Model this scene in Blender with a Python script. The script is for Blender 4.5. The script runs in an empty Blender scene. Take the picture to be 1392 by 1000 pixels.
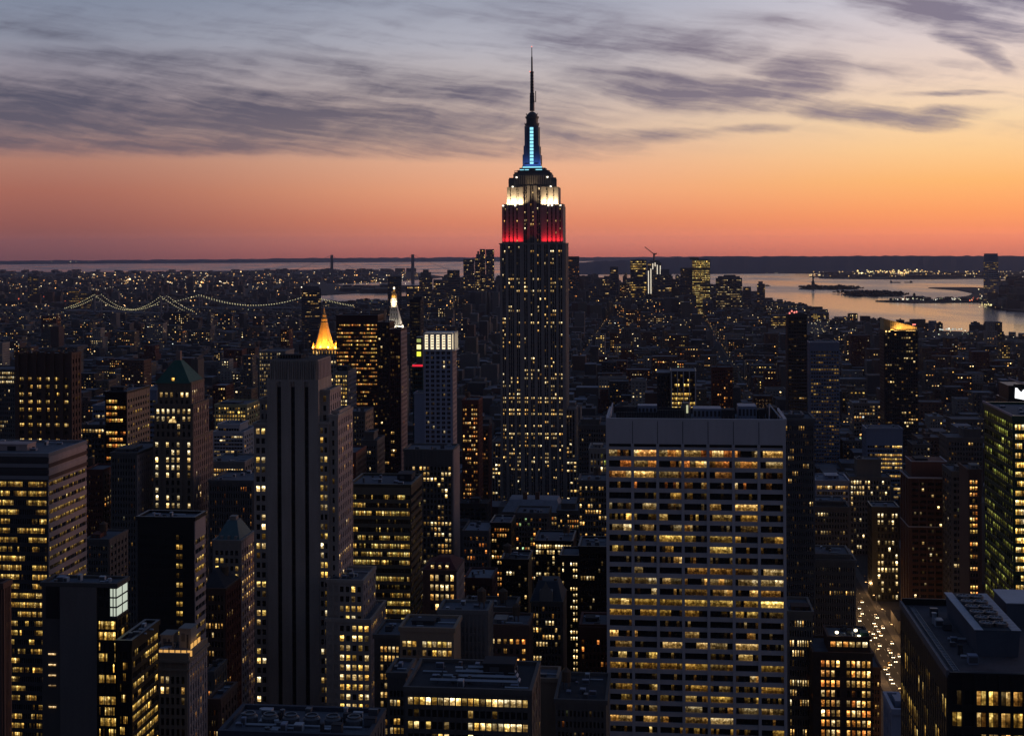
import bpy, math, random
from mathutils import Vector, Matrix, geometry

R = random.Random(7)
SC = bpy.context.scene
COL = SC.collection

# ------------------------------------------------------------------ camera
F, CX, CY, EYE, ROLL = 1880.0, 696.0, 335.0, 260.0, 0.005
RE = 7.43e6                                   # effective earth radius with refraction
TH = math.radians(6.15)                       # avenues run 6.15 degrees to the right of the view
ST, CT = math.sin(TH), math.cos(TH)

cam_d = bpy.data.cameras.new('camera')
cam = bpy.data.objects.new('camera', cam_d)
COL.objects.link(cam)
cam_d.sensor_width = 36.0
cam_d.lens = 36.0 * F / 1392.0
cam_d.shift_y = -(500.0 - CY) / 1392.0
cam_d.clip_start = 1.0
cam_d.clip_end = 150000.0
cr, sr = math.cos(ROLL), math.sin(ROLL)
cam.matrix_world = Matrix(((cr, sr, 0, 0), (0, 0, -1, 0), (-sr, cr, 0, EYE), (0, 0, 0, 1)))
SC.camera = cam

# ------------------------------------------------------------------ render
SC.view_settings.view_transform = 'Standard'
SC.view_settings.look = 'None'
SC.view_settings.gamma = 1.0
SC.view_settings.use_curve_mapping = False
SC.view_settings.exposure = 0.0
SC.render.engine = 'CYCLES'
cy = SC.cycles
cy.max_bounces = 4
cy.diffuse_bounces = 2
cy.glossy_bounces = 2
cy.transmission_bounces = 1
cy.volume_bounces = 0
cy.transparent_max_bounces = 4
cy.sample_clamp_indirect = 0.6
cy.sample_clamp_direct = 0.0
cy.caustics_reflective = False
cy.caustics_refractive = False
cy.use_denoising = True
try:
    cy.denoiser = 'OPENIMAGEDENOISE'
    cy.denoising_input_passes = 'RGB_ALBEDO_NORMAL'
    cy.denoising_prefilter = 'ACCURATE'
except Exception:
    pass
cy.use_adaptive_sampling = False


def lin(c):
    return tuple((x / 255.0 / 12.92) if x <= 10 else ((x / 255.0 + 0.055) / 1.055) ** 2.4 for x in c)


# ------------------------------------------------------------------ node helper
class NT:
    def __init__(self, tree):
        self.t = tree
        tree.nodes.clear()

    def n(self, kind, **kw):
        nd = self.t.nodes.new(kind)
        for k, v in kw.items():
            setattr(nd, k, v)
        return nd

    def put(self, sock, v):
        if hasattr(v, 'is_output'):
            self.t.links.new(v, sock)
        elif v is not None:
            sock.default_value = v

    def m(self, op, a, b=None, c=None, clamp=False):
        nd = self.n('ShaderNodeMath', operation=op, use_clamp=clamp)
        for i, v in enumerate((a, b, c)):
            if v is not None:
                self.put(nd.inputs[i], v)
        return nd.outputs[0]

    def ramp(self, fac, stops, interp='LINEAR'):
        nd = self.n('ShaderNodeValToRGB')
        cr_ = nd.color_ramp
        cr_.interpolation = interp
        while len(cr_.elements) > 1:
            cr_.elements.remove(cr_.elements[-1])
        for i, (p, c) in enumerate(stops):
            e = cr_.elements[0] if i == 0 else cr_.elements.new(p)
            e.position = p
            e.color = (c[0], c[1], c[2], 1.0)
        self.put(nd.inputs[0], fac)
        return nd.outputs[0]

    def mix(self, fac, a, b, mode='MIX'):
        nd = self.n('ShaderNodeMix', data_type='RGBA', blend_type=mode)
        self.put(nd.inputs[0], fac)
        self.put(nd.inputs[6], a if hasattr(a, 'is_output') else (a[0], a[1], a[2], 1.0))
        self.put(nd.inputs[7], b if hasattr(b, 'is_output') else (b[0], b[1], b[2], 1.0))
        return nd.outputs[2]

    def smooth(self, v, lo, hi, a=0.0, b=1.0):
        nd = self.n('ShaderNodeMapRange', interpolation_type='SMOOTHSTEP')
        self.put(nd.inputs[0], v)
        for i, x in enumerate((lo, hi, a, b)):
            nd.inputs[1 + i].default_value = x
        return nd.outputs[0]

    def noise(self, vec, scale, detail=3.0, rough=0.5, dist=0.0):
        nd = self.n('ShaderNodeTexNoise')
        self.put(nd.inputs['Vector'], vec)
        nd.inputs['Scale'].default_value = scale
        nd.inputs['Detail'].default_value = detail
        nd.inputs['Roughness'].default_value = rough
        nd.inputs['Distortion'].default_value = dist
        return nd.outputs[0]

    def comb(self, x, y, z=0.0):
        nd = self.n('ShaderNodeCombineXYZ')
        for i, v in enumerate((x, y, z)):
            self.put(nd.inputs[i], v)
        return nd.outputs[0]


# ------------------------------------------------------------------ world: dusk sky, sunset glow to the right, streaked cirrus
W = bpy.data.worlds.new('World')
SC.world = W
W.use_nodes = True
w = NT(W.node_tree)
tc = w.n('ShaderNodeTexCoord')
sep = w.n('ShaderNodeSeparateXYZ')
w.put(sep.inputs[0], tc.outputs['Generated'])
dx, dy, dz = sep.outputs
hyp = w.m('SQRT', w.m('ADD', w.m('MULTIPLY', dx, dx), w.m('MULTIPLY', dy, dy)))
elev = w.m('DIVIDE', dz, w.m('MAXIMUM', hyp, 0.001))            # tangent of elevation
az = w.m('ARCTAN2', dx, dy)                                     # 0 ahead, positive to the right
ef = w.m('MULTIPLY', w.m('ADD', elev, 0.02), 2.5, clamp=True)   # -0.02..0.38 -> 0..1


def sky_stops(rows):
    out = []
    rows = sorted(rows)
    fine = list(rows)
    for v in (346, 342, 338, 334, 329, 322, 312):
        for (va, ca), (vb, cb) in zip(rows, rows[1:]):
            if va < v < vb:
                t = (v - va) / (vb - va)
                fine.append((v, tuple(a + (b_ - a) * t for a, b_ in zip(ca, cb))))
    for v, c in fine:
        e = max((CY - v) / F, 1e-4)
        k = math.exp(0.95 * 1.5e-5 * min(34500.0, 220.0 / e))    # brightness before the low air dims it
        out.append((max(0.0, min(1.0, ((CY - v) / F + 0.02) * 2.5)), tuple(x * k for x in lin(c))))
    out.sort()
    return out


LEFT = [(356, (96, 60, 64)), (340, (112, 68, 68)), (300, (144, 87, 79)), (260, (166, 104, 89)), (222, (176, 124, 107)),
        (185, (164, 134, 128)), (140, (156, 142, 148)), (60, (140, 144, 160)), (0, (124, 134, 155)), (-150, (92, 112, 148)), (-370, (62, 84, 124))]
MIDC = [(352, (166, 88, 76)), (330, (198, 114, 92)), (300, (223, 135, 100)), (260, (238, 165, 124)), (222, (234, 178, 144)),
        (180, (220, 188, 166)), (120, (198, 184, 180)), (60, (182, 180, 190)), (0, (162, 166, 182)), (-150, (112, 130, 164)), (-370, (70, 92, 132))]
RIGHT = [(352, (196, 104, 80)), (325, (237, 131, 88)), (292, (252, 158, 96)), (252, (254, 184, 112)), (212, (254, 204, 144)),
         (170, (249, 214, 170)), (120, (241, 213, 192)), (60, (224, 208, 206)), (0, (205, 202, 214)), (-150, (140, 152, 178)), (-370, (78, 100, 138))]
cl = w.ramp(ef, sky_stops(LEFT))
cm = w.ramp(ef, sky_stops(MIDC))
cR = w.ramp(ef, sky_stops(RIGHT))
deg = math.pi / 180
glow = w.mix(w.smooth(az, -20 * deg, 3 * deg), cl, cm)
glow = w.mix(w.smooth(az, 0 * deg, 20 * deg), glow, cR)
# gnomonic sky-chart coordinates (degrees-like units about due ahead) for the cloud layer
ysafe = w.m('MAXIMUM', dy, 0.05)
su = w.m('ADD', w.m('MULTIPLY', w.m('DIVIDE', dx, ysafe), F), CX)
sv = w.m('SUBTRACT', CY, w.m('MULTIPLY', w.m('DIVIDE', dz, ysafe), F))
chart = w.comb(su, sv, 0.0)


def cloud_map(loc, rot, scl):
    nd = w.n('ShaderNodeMapping', vector_type='TEXTURE')
    w.put(nd.inputs['Vector'], chart)
    nd.inputs['Location'].default_value = (loc[0], loc[1], 0)
    nd.inputs['Rotation'].default_value = (0, 0, rot)
    nd.inputs['Scale'].default_value = (scl[0], scl[1], 1)
    return nd.outputs[0]


BLOBS = [  # centre, half-width, half-height, tilt, weight
    (60, 150, 520, 72, 0.02, 1.0), (330, 160, 420, 66, 0.05, 1.0), (600, 172, 330, 50, 0.10, 0.95), (640, 130, 300, 50, 0.10, 0.6), (760, 186, 170, 24, 0.10, 0.7),
    (230, 88, 330, 34, 0.08, 0.55), (480, 92, 240, 26, 0.10, 0.5), (40, 36, 200, 20, 0.12, 0.45), (330, 196, 520, 24, 0.03, 0.75),
    (900, 62, 300, 44, 0.06, 0.62), (905, 122, 190, 36, 0.12, 0.95), (1000, 128, 170, 36, 0.05, 0.9), (1085, 108, 110, 52, -0.3, 0.8),
    (1185, 160, 170, 22, 0.10, 1.0), (1290, 158, 90, 16, 0.02, 0.75), (1030, 178, 90, 11, 0.0, 0.6), (880, 184, 180, 16, 0.02, 0.62),
    (1270, 14, 200, 46, 0.22, 1.0), (1310, 58, 110, 22, 0.55, 0.85), (1392, -5, 150, 34, 0.0, 0.9), (1290, 130, 110, 9, 0.0, 0.6),
    (1190, 95, 130, 22, 0.05, 0.35), (760, 20, 260, 50, 0.1, 0.35), (1060, 30, 220, 30, 0.1, 0.3),
    (1560, 90, 220, 40, 0.1, 0.7), (-200, 90, 260, 60, 0.1, 0.8), (300, -150, 500, 60, 0.2, 0.5), (1100, -170, 460, 70, 0.2, 0.5)]
warp = w.noise(cloud_map((0, 0), 0.0, (320, 90)), 1.0, 2.0)
warp2 = w.noise(cloud_map((500, 0), 0.35, (90, 34)), 1.0, 4.0, 0.6)
warp3 = w.noise(cloud_map((900, 300), 0.2, (150, 60)), 1.0, 4.0, 0.6)
wv = w.m('ADD', w.m('MULTIPLY', w.m('SUBTRACT', warp, 0.5), 26.0), w.m('MULTIPLY', w.m('SUBTRACT', warp2, 0.5), 10.0))
wu = w.m('MULTIPLY', w.m('SUBTRACT', warp3, 0.5), 90.0)
chart2 = w.comb(w.m('ADD', su, wu), w.m('ADD', sv, wv), 0.0)
chart = chart2


acc = None
for bx_, by_, rx_, ry_, tl_, wt_ in BLOBS:
    g = w.n('ShaderNodeTexGradient', gradient_type='SPHERICAL')
    w.put(g.inputs[0], cloud_map((bx_, by_), tl_, (rx_, ry_)))
    q = w.m('MULTIPLY', g.outputs[1], wt_ * 1.42)
    acc = q if acc is None else w.m('MAXIMUM', acc, q)
def streak(rot, scl, detail, rough, off):
    nd = w.n('ShaderNodeMapping', vector_type='TEXTURE')
    w.put(nd.inputs['Vector'], chart2)
    nd.inputs['Location'].default_value = (off, off * 0.7, 0)
    nd.inputs['Rotation'].default_value = (0, 0, rot)
    nd.inputs['Scale'].default_value = (scl[0], scl[1], 1)
    return w.noise(nd.outputs[0], 1.0, detail, rough)


s1 = streak(0.10, (260, 26), 6.0, 0.58, 40)
s2 = streak(0.16, (110, 8), 5.0, 0.55, 900)
s3 = streak(-0.35, (80, 22), 6.0, 0.62, 300)
st = w.m('ADD', w.m('MULTIPLY', s1, 0.9), w.m('ADD', w.m('MULTIPLY', s2, 0.35), w.m('MULTIPLY', s3, 0.36)))   # mean ~0.87
dens = w.m('ADD', w.m('POWER', acc, 0.75), w.m('MULTIPLY', w.m('SUBTRACT', st, 0.8), 2.1))
body = w.m('MULTIPLY', w.smooth(dens, -0.2, 1.4), w.smooth(acc, 0.0, 0.5))
body = w.m('MULTIPLY', body, w.smooth(s2, 0.2, 0.62, 0.80, 1.08), clamp=True)
thin = w.m('MULTIPLY', w.smooth(st, 0.72, 1.1), w.smooth(sv, 235, 120, 0.0, 0.42))
alpha = w.m('MULTIPLY', w.m('MAXIMUM', body, thin), w.smooth(sv, 232, 205), clamp=True)
ccol = w.ramp(w.m('MULTIPLY', w.m('ADD', az, 21 * deg), 1 / (42 * deg), clamp=True),
              [(0.0, lin((82, 82, 100))), (0.35, lin((88, 85, 104))), (0.55, lin((108, 102, 120))), (0.8, lin((128, 117, 132))), (1.0, lin((120, 114, 136)))])
clow = w.mix(0.5, ccol, glow)
ccol = w.mix(w.smooth(sv, 120, 215, 0.0, 0.38), ccol, clow)
sky = w.mix(w.m('MULTIPLY', alpha, 0.93), glow, ccol)
# away from the sunset the sky falls to dark dusk blue
daz = w.m('ABSOLUTE', w.m('SUBTRACT', az, 35 * deg))
daz = w.m('MINIMUM', daz, w.m('SUBTRACT', 2 * math.pi, daz))
east = w.ramp(ef, [(0.0, (0.030, 0.033, 0.048)), (0.25, (0.055, 0.056, 0.082)), (1.0, (0.048, 0.066, 0.124))])
sky = w.mix(w.smooth(daz, 58 * deg, 105 * deg), sky, east)
zen = w.smooth(elev, 0.3, 1.2)
sky = w.mix(zen, sky, (0.047, 0.072, 0.142))
sky = w.mix(w.smooth(elev, -0.012, -0.06), sky, (0.012, 0.012, 0.018))
bg = w.n('ShaderNodeBackground')
w.put(bg.inputs[0], sky)
bg.inputs[1].default_value = 1.0
wo = w.n('ShaderNodeOutputWorld')
w.put(wo.inputs[0], bg.outputs[0])
W.cycles.sampling_method = 'MANUAL'
W.cycles.sample_map_resolution = 1024

# last light: a weak broad sun low in the west-south-west
sd = bpy.data.lights.new('sun', 'SUN')
sd.energy = 0.34
sd.angle = math.radians(12)
sd.color = (1.0, 0.50, 0.36)
sun = bpy.data.objects.new('sun', sd)
COL.objects.link(sun)
saz, sel = math.radians(64), math.radians(4)
sdir = Vector((math.sin(saz) * math.cos(sel), math.cos(saz) * math.cos(sel), math.sin(sel)))
sun.rotation_euler = sdir.to_track_quat('Z', 'Y').to_euler()


# ------------------------------------------------------------------ materials
MATS = {}


def out_mat(name):
    m = bpy.data.materials.new(name)
    m.use_nodes = True
    return m, NT(m.node_tree)


def wall(name, col, rough=0.85, grain=0.5, spec=0.2):
    """Masonry, concrete or painted metal with weathering streaks and mottling."""
    if name in MATS:
        return MATS[name]
    m, t = out_mat(name)
    tcn = t.n('ShaderNodeTexCoord').outputs['Object']
    mp = t.n('ShaderNodeMapping')
    t.put(mp.inputs[0], tcn)
    mp.inputs['Scale'].default_value = (1, 1, 0.12)
    a = t.noise(mp.outputs[0], 0.35, 4, 0.6)
    b = t.noise(tcn, 0.045, 2, 0.5)
    c = t.noise(tcn, 1.7, 3, 0.6)
    f = t.m('ADD', t.m('MULTIPLY', t.m('SUBTRACT', a, 0.5), 0.9 * grain), t.m('MULTIPLY', t.m('SUBTRACT', b, 0.5), 0.8 * grain))
    f = t.m('ADD', f, t.m('MULTIPLY', t.m('SUBTRACT', c, 0.5), 0.7 * grain))
    f = t.m('ADD', f, 1.0)
    cc = t.n('ShaderNodeVectorMath', operation='SCALE')
    cc.inputs[0].default_value = col[:3]
    t.put(cc.inputs['Scale'], f)
    bs = t.n('ShaderNodeBsdfPrincipled')
    t.put(bs.inputs['Base Color'], cc.outputs[0])
    bs.inputs['Roughness'].default_value = rough
    bs.inputs['Specular IOR Level'].default_value = spec
    o = t.n('ShaderNodeOutputMaterial')
    t.put(o.inputs[0], bs.outputs[0])
    MATS[name] = m
    return m


def glow_mat(name, col, strength):
    if name in MATS:
        return MATS[name]
    m, t = out_mat(name)
    e = t.n('ShaderNodeEmission')
    e.inputs[0].default_value = (*col, 1)
    e.inputs[1].default_value = strength
    o = t.n('ShaderNodeOutputMaterial')
    t.put(o.inputs[0], e.outputs[0])
    m.cycles.emission_sampling = 'NONE'
    MATS[name] = m
    return m


def window_mat():
    """Dark reflecting glass; a room behind it shows where the face attribute 'lit' is above zero."""
    m, t = out_mat('window_glass')
    at = t.n('ShaderNodeAttribute', attribute_name='lit')
    tcn = t.n('ShaderNodeTexCoord').outputs['Object']
    mp = t.n('ShaderNodeMapping')
    t.put(mp.inputs[0], tcn)
    mp.inputs['Scale'].default_value = (1.0, 1.0, 1.5)
    a = t.noise(mp.outputs[0], 0.8, 4, 0.7, 0.3)
    pat = t.smooth(a, 0.34, 0.64, 0.45, 1.35)
    xs = t.n('ShaderNodeSeparateXYZ')
    t.put(xs.inputs[0], tcn)
    wn = t.n('ShaderNodeTexWhiteNoise', noise_dimensions='2D')
    t.put(wn.inputs['Vector'], t.comb(t.m('FLOOR', t.m('MULTIPLY', t.m('ADD', xs.outputs[0], xs.outputs[1]), 1.1)), t.m('FLOOR', t.m('MULTIPLY', xs.outputs[2], 1.0))))
    wn2 = t.n('ShaderNodeTexWhiteNoise', noise_dimensions='2D')
    t.put(wn2.inputs['Vector'], t.comb(t.m('FLOOR', t.m('MULTIPLY', t.m('ADD', xs.outputs[0], xs.outputs[1]), 2.3)), t.m('FLOOR', t.m('MULTIPLY', xs.outputs[2], 2.1))))
    cell = t.m('MULTIPLY', t.m('ADD', t.m('MULTIPLY', wn.outputs[0], 1.0), 0.35), t.m('ADD', t.m('MULTIPLY', wn2.outputs[0], 0.9), 0.5))
    pat = t.m('MULTIPLY', pat, cell)
    uv = t.n('ShaderNodeUVMap', uv_map='pane')
    sx = t.n('ShaderNodeSeparateXYZ')
    t.put(sx.inputs[0], uv.outputs[0])
    ceil_ = t.smooth(sx.outputs[1], 0.30, 0.85, 0.34, 1.6)
    k = t.m('MULTIPLY', pat, ceil_)
    sc = t.n('ShaderNodeVectorMath', operation='SCALE')
    warm = t.mix(1.0, at.outputs['Color'], (1.0, 0.82, 0.54), 'MULTIPLY')
    t.put(sc.inputs[0], t.mix(t.smooth(k, 0.25, 1.1), warm, at.outputs['Color']))
    t.put(sc.inputs['Scale'], k)
    bs = t.n('ShaderNodeBsdfPrincipled')
    bs.inputs['Base Color'].default_value = (0.012, 0.013, 0.016, 1)
    bs.inputs['Roughness'].default_value = 0.12
    bs.inputs['Specular IOR Level'].default_value = 0.5
    t.put(bs.inputs['Emission Color'], sc.outputs[0])
    bs.inputs['Emission Strength'].default_value = 1.0
    o = t.n('ShaderNodeOutputMaterial')
    t.put(o.inputs[0], bs.outputs[0])
    m.cycles.emission_sampling = 'NONE'
    return m


GLASS = window_mat()


def light_points_mat():
    m, t = out_mat('night_lights')
    at = t.n('ShaderNodeAttribute', attribute_name='lit')
    e = t.n('ShaderNodeEmission')
    t.put(e.inputs[0], at.outputs['Color'])
    o = t.n('ShaderNodeOutputMaterial')
    t.put(o.inputs[0], e.outputs[0])
    m.cycles.emission_sampling = 'NONE'
    return m


POINTS = light_points_mat()

STONE = wall('grey_limestone', (0.24, 0.22, 0.20))
STONE_D = wall('dark_limestone', (0.105, 0.096, 0.09))
CONC = wall('grey_concrete', (0.26, 0.245, 0.235))
BROWN = wall('brown_brick', (0.11, 0.066, 0.052))
REDB = wall('red_brick', (0.12, 0.046, 0.036))
TAN = wall('tan_brick', (0.27, 0.20, 0.145))
DARK = wall('dark_metal_cladding', (0.030, 0.030, 0.034), 0.45, 0.4, 0.4)
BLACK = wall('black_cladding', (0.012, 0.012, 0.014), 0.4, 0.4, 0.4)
TRAV = wall('white_travertine', (0.47, 0.43, 0.43), 0.7, 0.3)
SUNPINK = wall('pale_sunset_pink_panel', (0.38, 0.30, 0.28))  # sunset tint of the west-facing sides, put into the base colour
BANDG = wall('grey_spandrel_panel', (0.20, 0.19, 0.20), 0.6, 0.3)
ROOFM = wall('roof_membrane', (0.105, 0.112, 0.13), 0.9, 0.8)
ROOFD = wall('dark_tar_roof', (0.042, 0.042, 0.047), 0.9, 0.8)
ROOFL = wall('pale_gravel_roof', (0.18, 0.195, 0.225), 0.9, 0.8)
COPPER = wall('green_copper', (0.03, 0.09, 0.066), 0.6, 0.6)
TEAL = wall('teal_slate', (0.06, 0.115, 0.125), 0.6, 0.5)
BLUEG = wall('blue_grey_panel', (0.17, 0.20, 0.27), 0.5, 0.3)
GREENG = wall('green_glass_spandrel', (0.03, 0.065, 0.035), 0.3, 0.4, 0.5)
WOOD = wall('weathered_tank_wood', (0.10, 0.07, 0.05))
GOLD = wall('gilded_tiles', (0.75, 0.42, 0.10), 0.5, 0.35, 0.5)
MARBLE = wall('white_marble', (0.62, 0.60, 0.58), 0.6, 0.2)
STEEL = wall('dark_steel', (0.07, 0.075, 0.085), 0.45, 0.3, 0.5)
EQUIP = wall('galvanised_equipment', (0.30, 0.33, 0.37), 0.5, 0.5, 0.4)


# ------------------------------------------------------------------ projection helpers (pixel coordinates of the 1392 x 1000 photograph)
def ray(u, v):
    x, y = u - CX, v - CY
    return (x - ROLL * y) / F, (y + ROLL * x) / F          # right, down per metre ahead


def drop(d):
    return d * d / (2 * RE)


def ground_at(u, v):
    """Point on the curved ground seen at a pixel."""
    k, d = ray(u, v)
    s = math.sqrt(1 + k * k)
    d = max(d / s, 0.00838)
    r = RE * (d - math.sqrt(max(d * d - 2 * EYE / RE, 0.0)))
    return Vector((k * r / s, r / s, -drop(r)))


def project(p):
    if p[1] < 1:
        return None
    x, y = p[0] / p[1] * F, (EYE - p[2]) / p[1] * F
    return CX + x + ROLL * y, CY + y - ROLL * x


# ------------------------------------------------------------------ mesh accumulator
class MB:
    def __init__(self):
        self.v, self.f, self.fm, self.lit, self.uv, self.mats = [], [], [], [], [], []
        self.haslit = False

    def mi(self, m):
        if m not in self.mats:
            self.mats.append(m)
        return self.mats.index(m)

    def quad(self, pts, m, lit=None):
        i = len(self.v)
        self.v.extend(tuple(p) for p in pts)
        self.f.append(tuple(range(i, i + len(pts))))
        self.fm.append(self.mi(m))
        if lit is not None:
            self.haslit = True
        self.lit.append(lit or (0, 0, 0))

    def box(self, x0, x1, y0, y1, z0, z1, m, top=True, bottom=False, lit=None):
        P = [(x0, y0), (x1, y0), (x1, y1), (x0, y1)]
        for a in range(4):
            p, q = P[a], P[(a + 1) % 4]
            self.quad([(p[0], p[1], z0), (q[0], q[1], z0), (q[0], q[1], z1), (p[0], p[1], z1)], m, lit)
        if top:
            self.quad([(x, y, z1) for x, y in P], m, lit)
        if bottom:
            self.quad([(x, y, z0) for x, y in reversed(P)], m, lit)

    def frustum(self, x0, x1, y0, y1, z0, X0, X1, Y0, Y1, z1, m, top=True):
        a = [(x0, y0, z0), (x1, y0, z0), (x1, y1, z0), (x0, y1, z0)]
        b = [(X0, Y0, z1), (X1, Y0, z1), (X1, Y1, z1), (X0, Y1, z1)]
        for i in range(4):
            j = (i + 1) % 4
            self.quad([a[i], a[j], b[j], b[i]], m)
        if top:
            self.quad(b, m)

    def lathe(self, cx, cyy, prof, m, n=12, lit=None):
        for (r0, z0), (r1, z1) in zip(prof, prof[1:]):
            for i in range(n):
                a, b = 2 * math.pi * i / n, 2 * math.pi * (i + 1) / n
                pts = [(cx + r0 * math.cos(a), cyy + r0 * math.sin(a), z0), (cx + r0 * math.cos(b), cyy + r0 * math.sin(b), z0),
                       (cx + r1 * math.cos(b), cyy + r1 * math.sin(b), z1), (cx + r1 * math.cos(a), cyy + r1 * math.sin(a), z1)]
                if r1 < 1e-6:
                    pts = pts[:3]
                elif r0 < 1e-6:
                    pts = [pts[0], pts[2], pts[3]]
                self.quad(pts, m, lit)

    def beam(self, a, b, r, m, lit=None):
        a, b = Vector(a), Vector(b)
        d = (b - a).normalized()
        u_ = d.orthogonal().normalized() * r
        w_ = d.cross(u_)
        c = [u_ + w_, -u_ + w_, -u_ - w_, u_ - w_]
        for i in range(4):
            j = (i + 1) % 4
            self.quad([a + c[i], a + c[j], b + c[j], b + c[i]], m, lit)
        self.quad([a + x for x in reversed(c)], m, lit)
        self.quad([b + x for x in c], m, lit)

    def build(self, name, parent=None):
        me = bpy.data.meshes.new(name)
        me.from_pydata(self.v, [], self.f)
        for m in self.mats:
            me.materials.append(m)
        me.polygons.foreach_set('material_index', self.fm)
        if self.haslit:
            at = me.attributes.new('lit', 'FLOAT_COLOR', 'FACE')
            flat = []
            for c in self.lit:
                flat.extend((c[0], c[1], c[2], 1.0))
            at.data.foreach_set('color', flat)
            uvl = me.uv_layers.new(name='pane')
            flat = []
            Q = (0.0, 0.0, 1.0, 0.0, 1.0, 1.0, 0.0, 1.0)
            for f in self.f:
                flat.extend(Q if len(f) == 4 else Q[:6] if len(f) == 3 else (0.5,) * (2 * len(f)))
            uvl.data.foreach_set('uv', flat)
        me.update()
        o = bpy.data.objects.new(name, me)
        COL.objects.link(o)
        if parent is not None:
            o.parent = parent
        return o


def tag(o, label=None, cat=None, group=None, kind=None):
    if label:
        o['label'] = label
    if cat:
        o['category'] = cat
    if group:
        o['group'] = group
    if kind:
        o['kind'] = kind
    return o


def empty(name, loc, rz=0.0):
    o = bpy.data.objects.new(name, None)
    COL.objects.link(o)
    o.location = loc
    o.rotation_euler = (0, 0, rz)
    o.empty_display_size = 5
    return o


# window light colours (linear); strength is multiplied in
WARM = [(1.0, 0.62, 0.20), (1.0, 0.70, 0.30), (1.0, 0.55, 0.15), (1.0, 0.78, 0.42)]
YEL = [(1.0, 0.66, 0.16), (0.95, 0.68, 0.20), (1.0, 0.60, 0.14), (1.0, 0.72, 0.27)]
WHITE = [(1.0, 0.78, 0.42), (1.0, 0.86, 0.56), (1.0, 0.72, 0.32)]
ORANGE = [(1.0, 0.42, 0.10), (1.0, 0.50, 0.16), (1.0, 0.34, 0.08)]
MIXED = WARM * 3 + WHITE * 3 + ORANGE * 2 + [(0.72, 0.95, 0.62), (0.80, 0.92, 1.0), (0.95, 1.0, 0.85)]
GREENY = [(0.62, 0.75, 0.16), (0.75, 0.80, 0.22), (0.50, 0.62, 0.14)]
GY = [(1.0, 0.78, 0.24), (0.95, 0.80, 0.28), (1.0, 0.84, 0.40)]


def glow_of(pal, gain, rnd):
    c = rnd.choice(pal)
    s = gain * math.exp(rnd.gauss(-0.42, 0.68))
    t = min(1.0, s / 0.8)
    return (c[0] * s, c[1] * s * (0.86 + 0.13 * t), c[2] * s * (0.60 + 0.36 * t))


HEROES = []      # screen rectangles kept clear by the filler blocks: u0, u1, lowest visible row, depth
FOOT = []        # footprints in street-grid coordinates


def to_grid(x, y):
    return x * CT - y * ST, x * ST + y * CT


def from_grid(p, q):
    return p * CT + q * ST, -p * ST + q * CT


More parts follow.
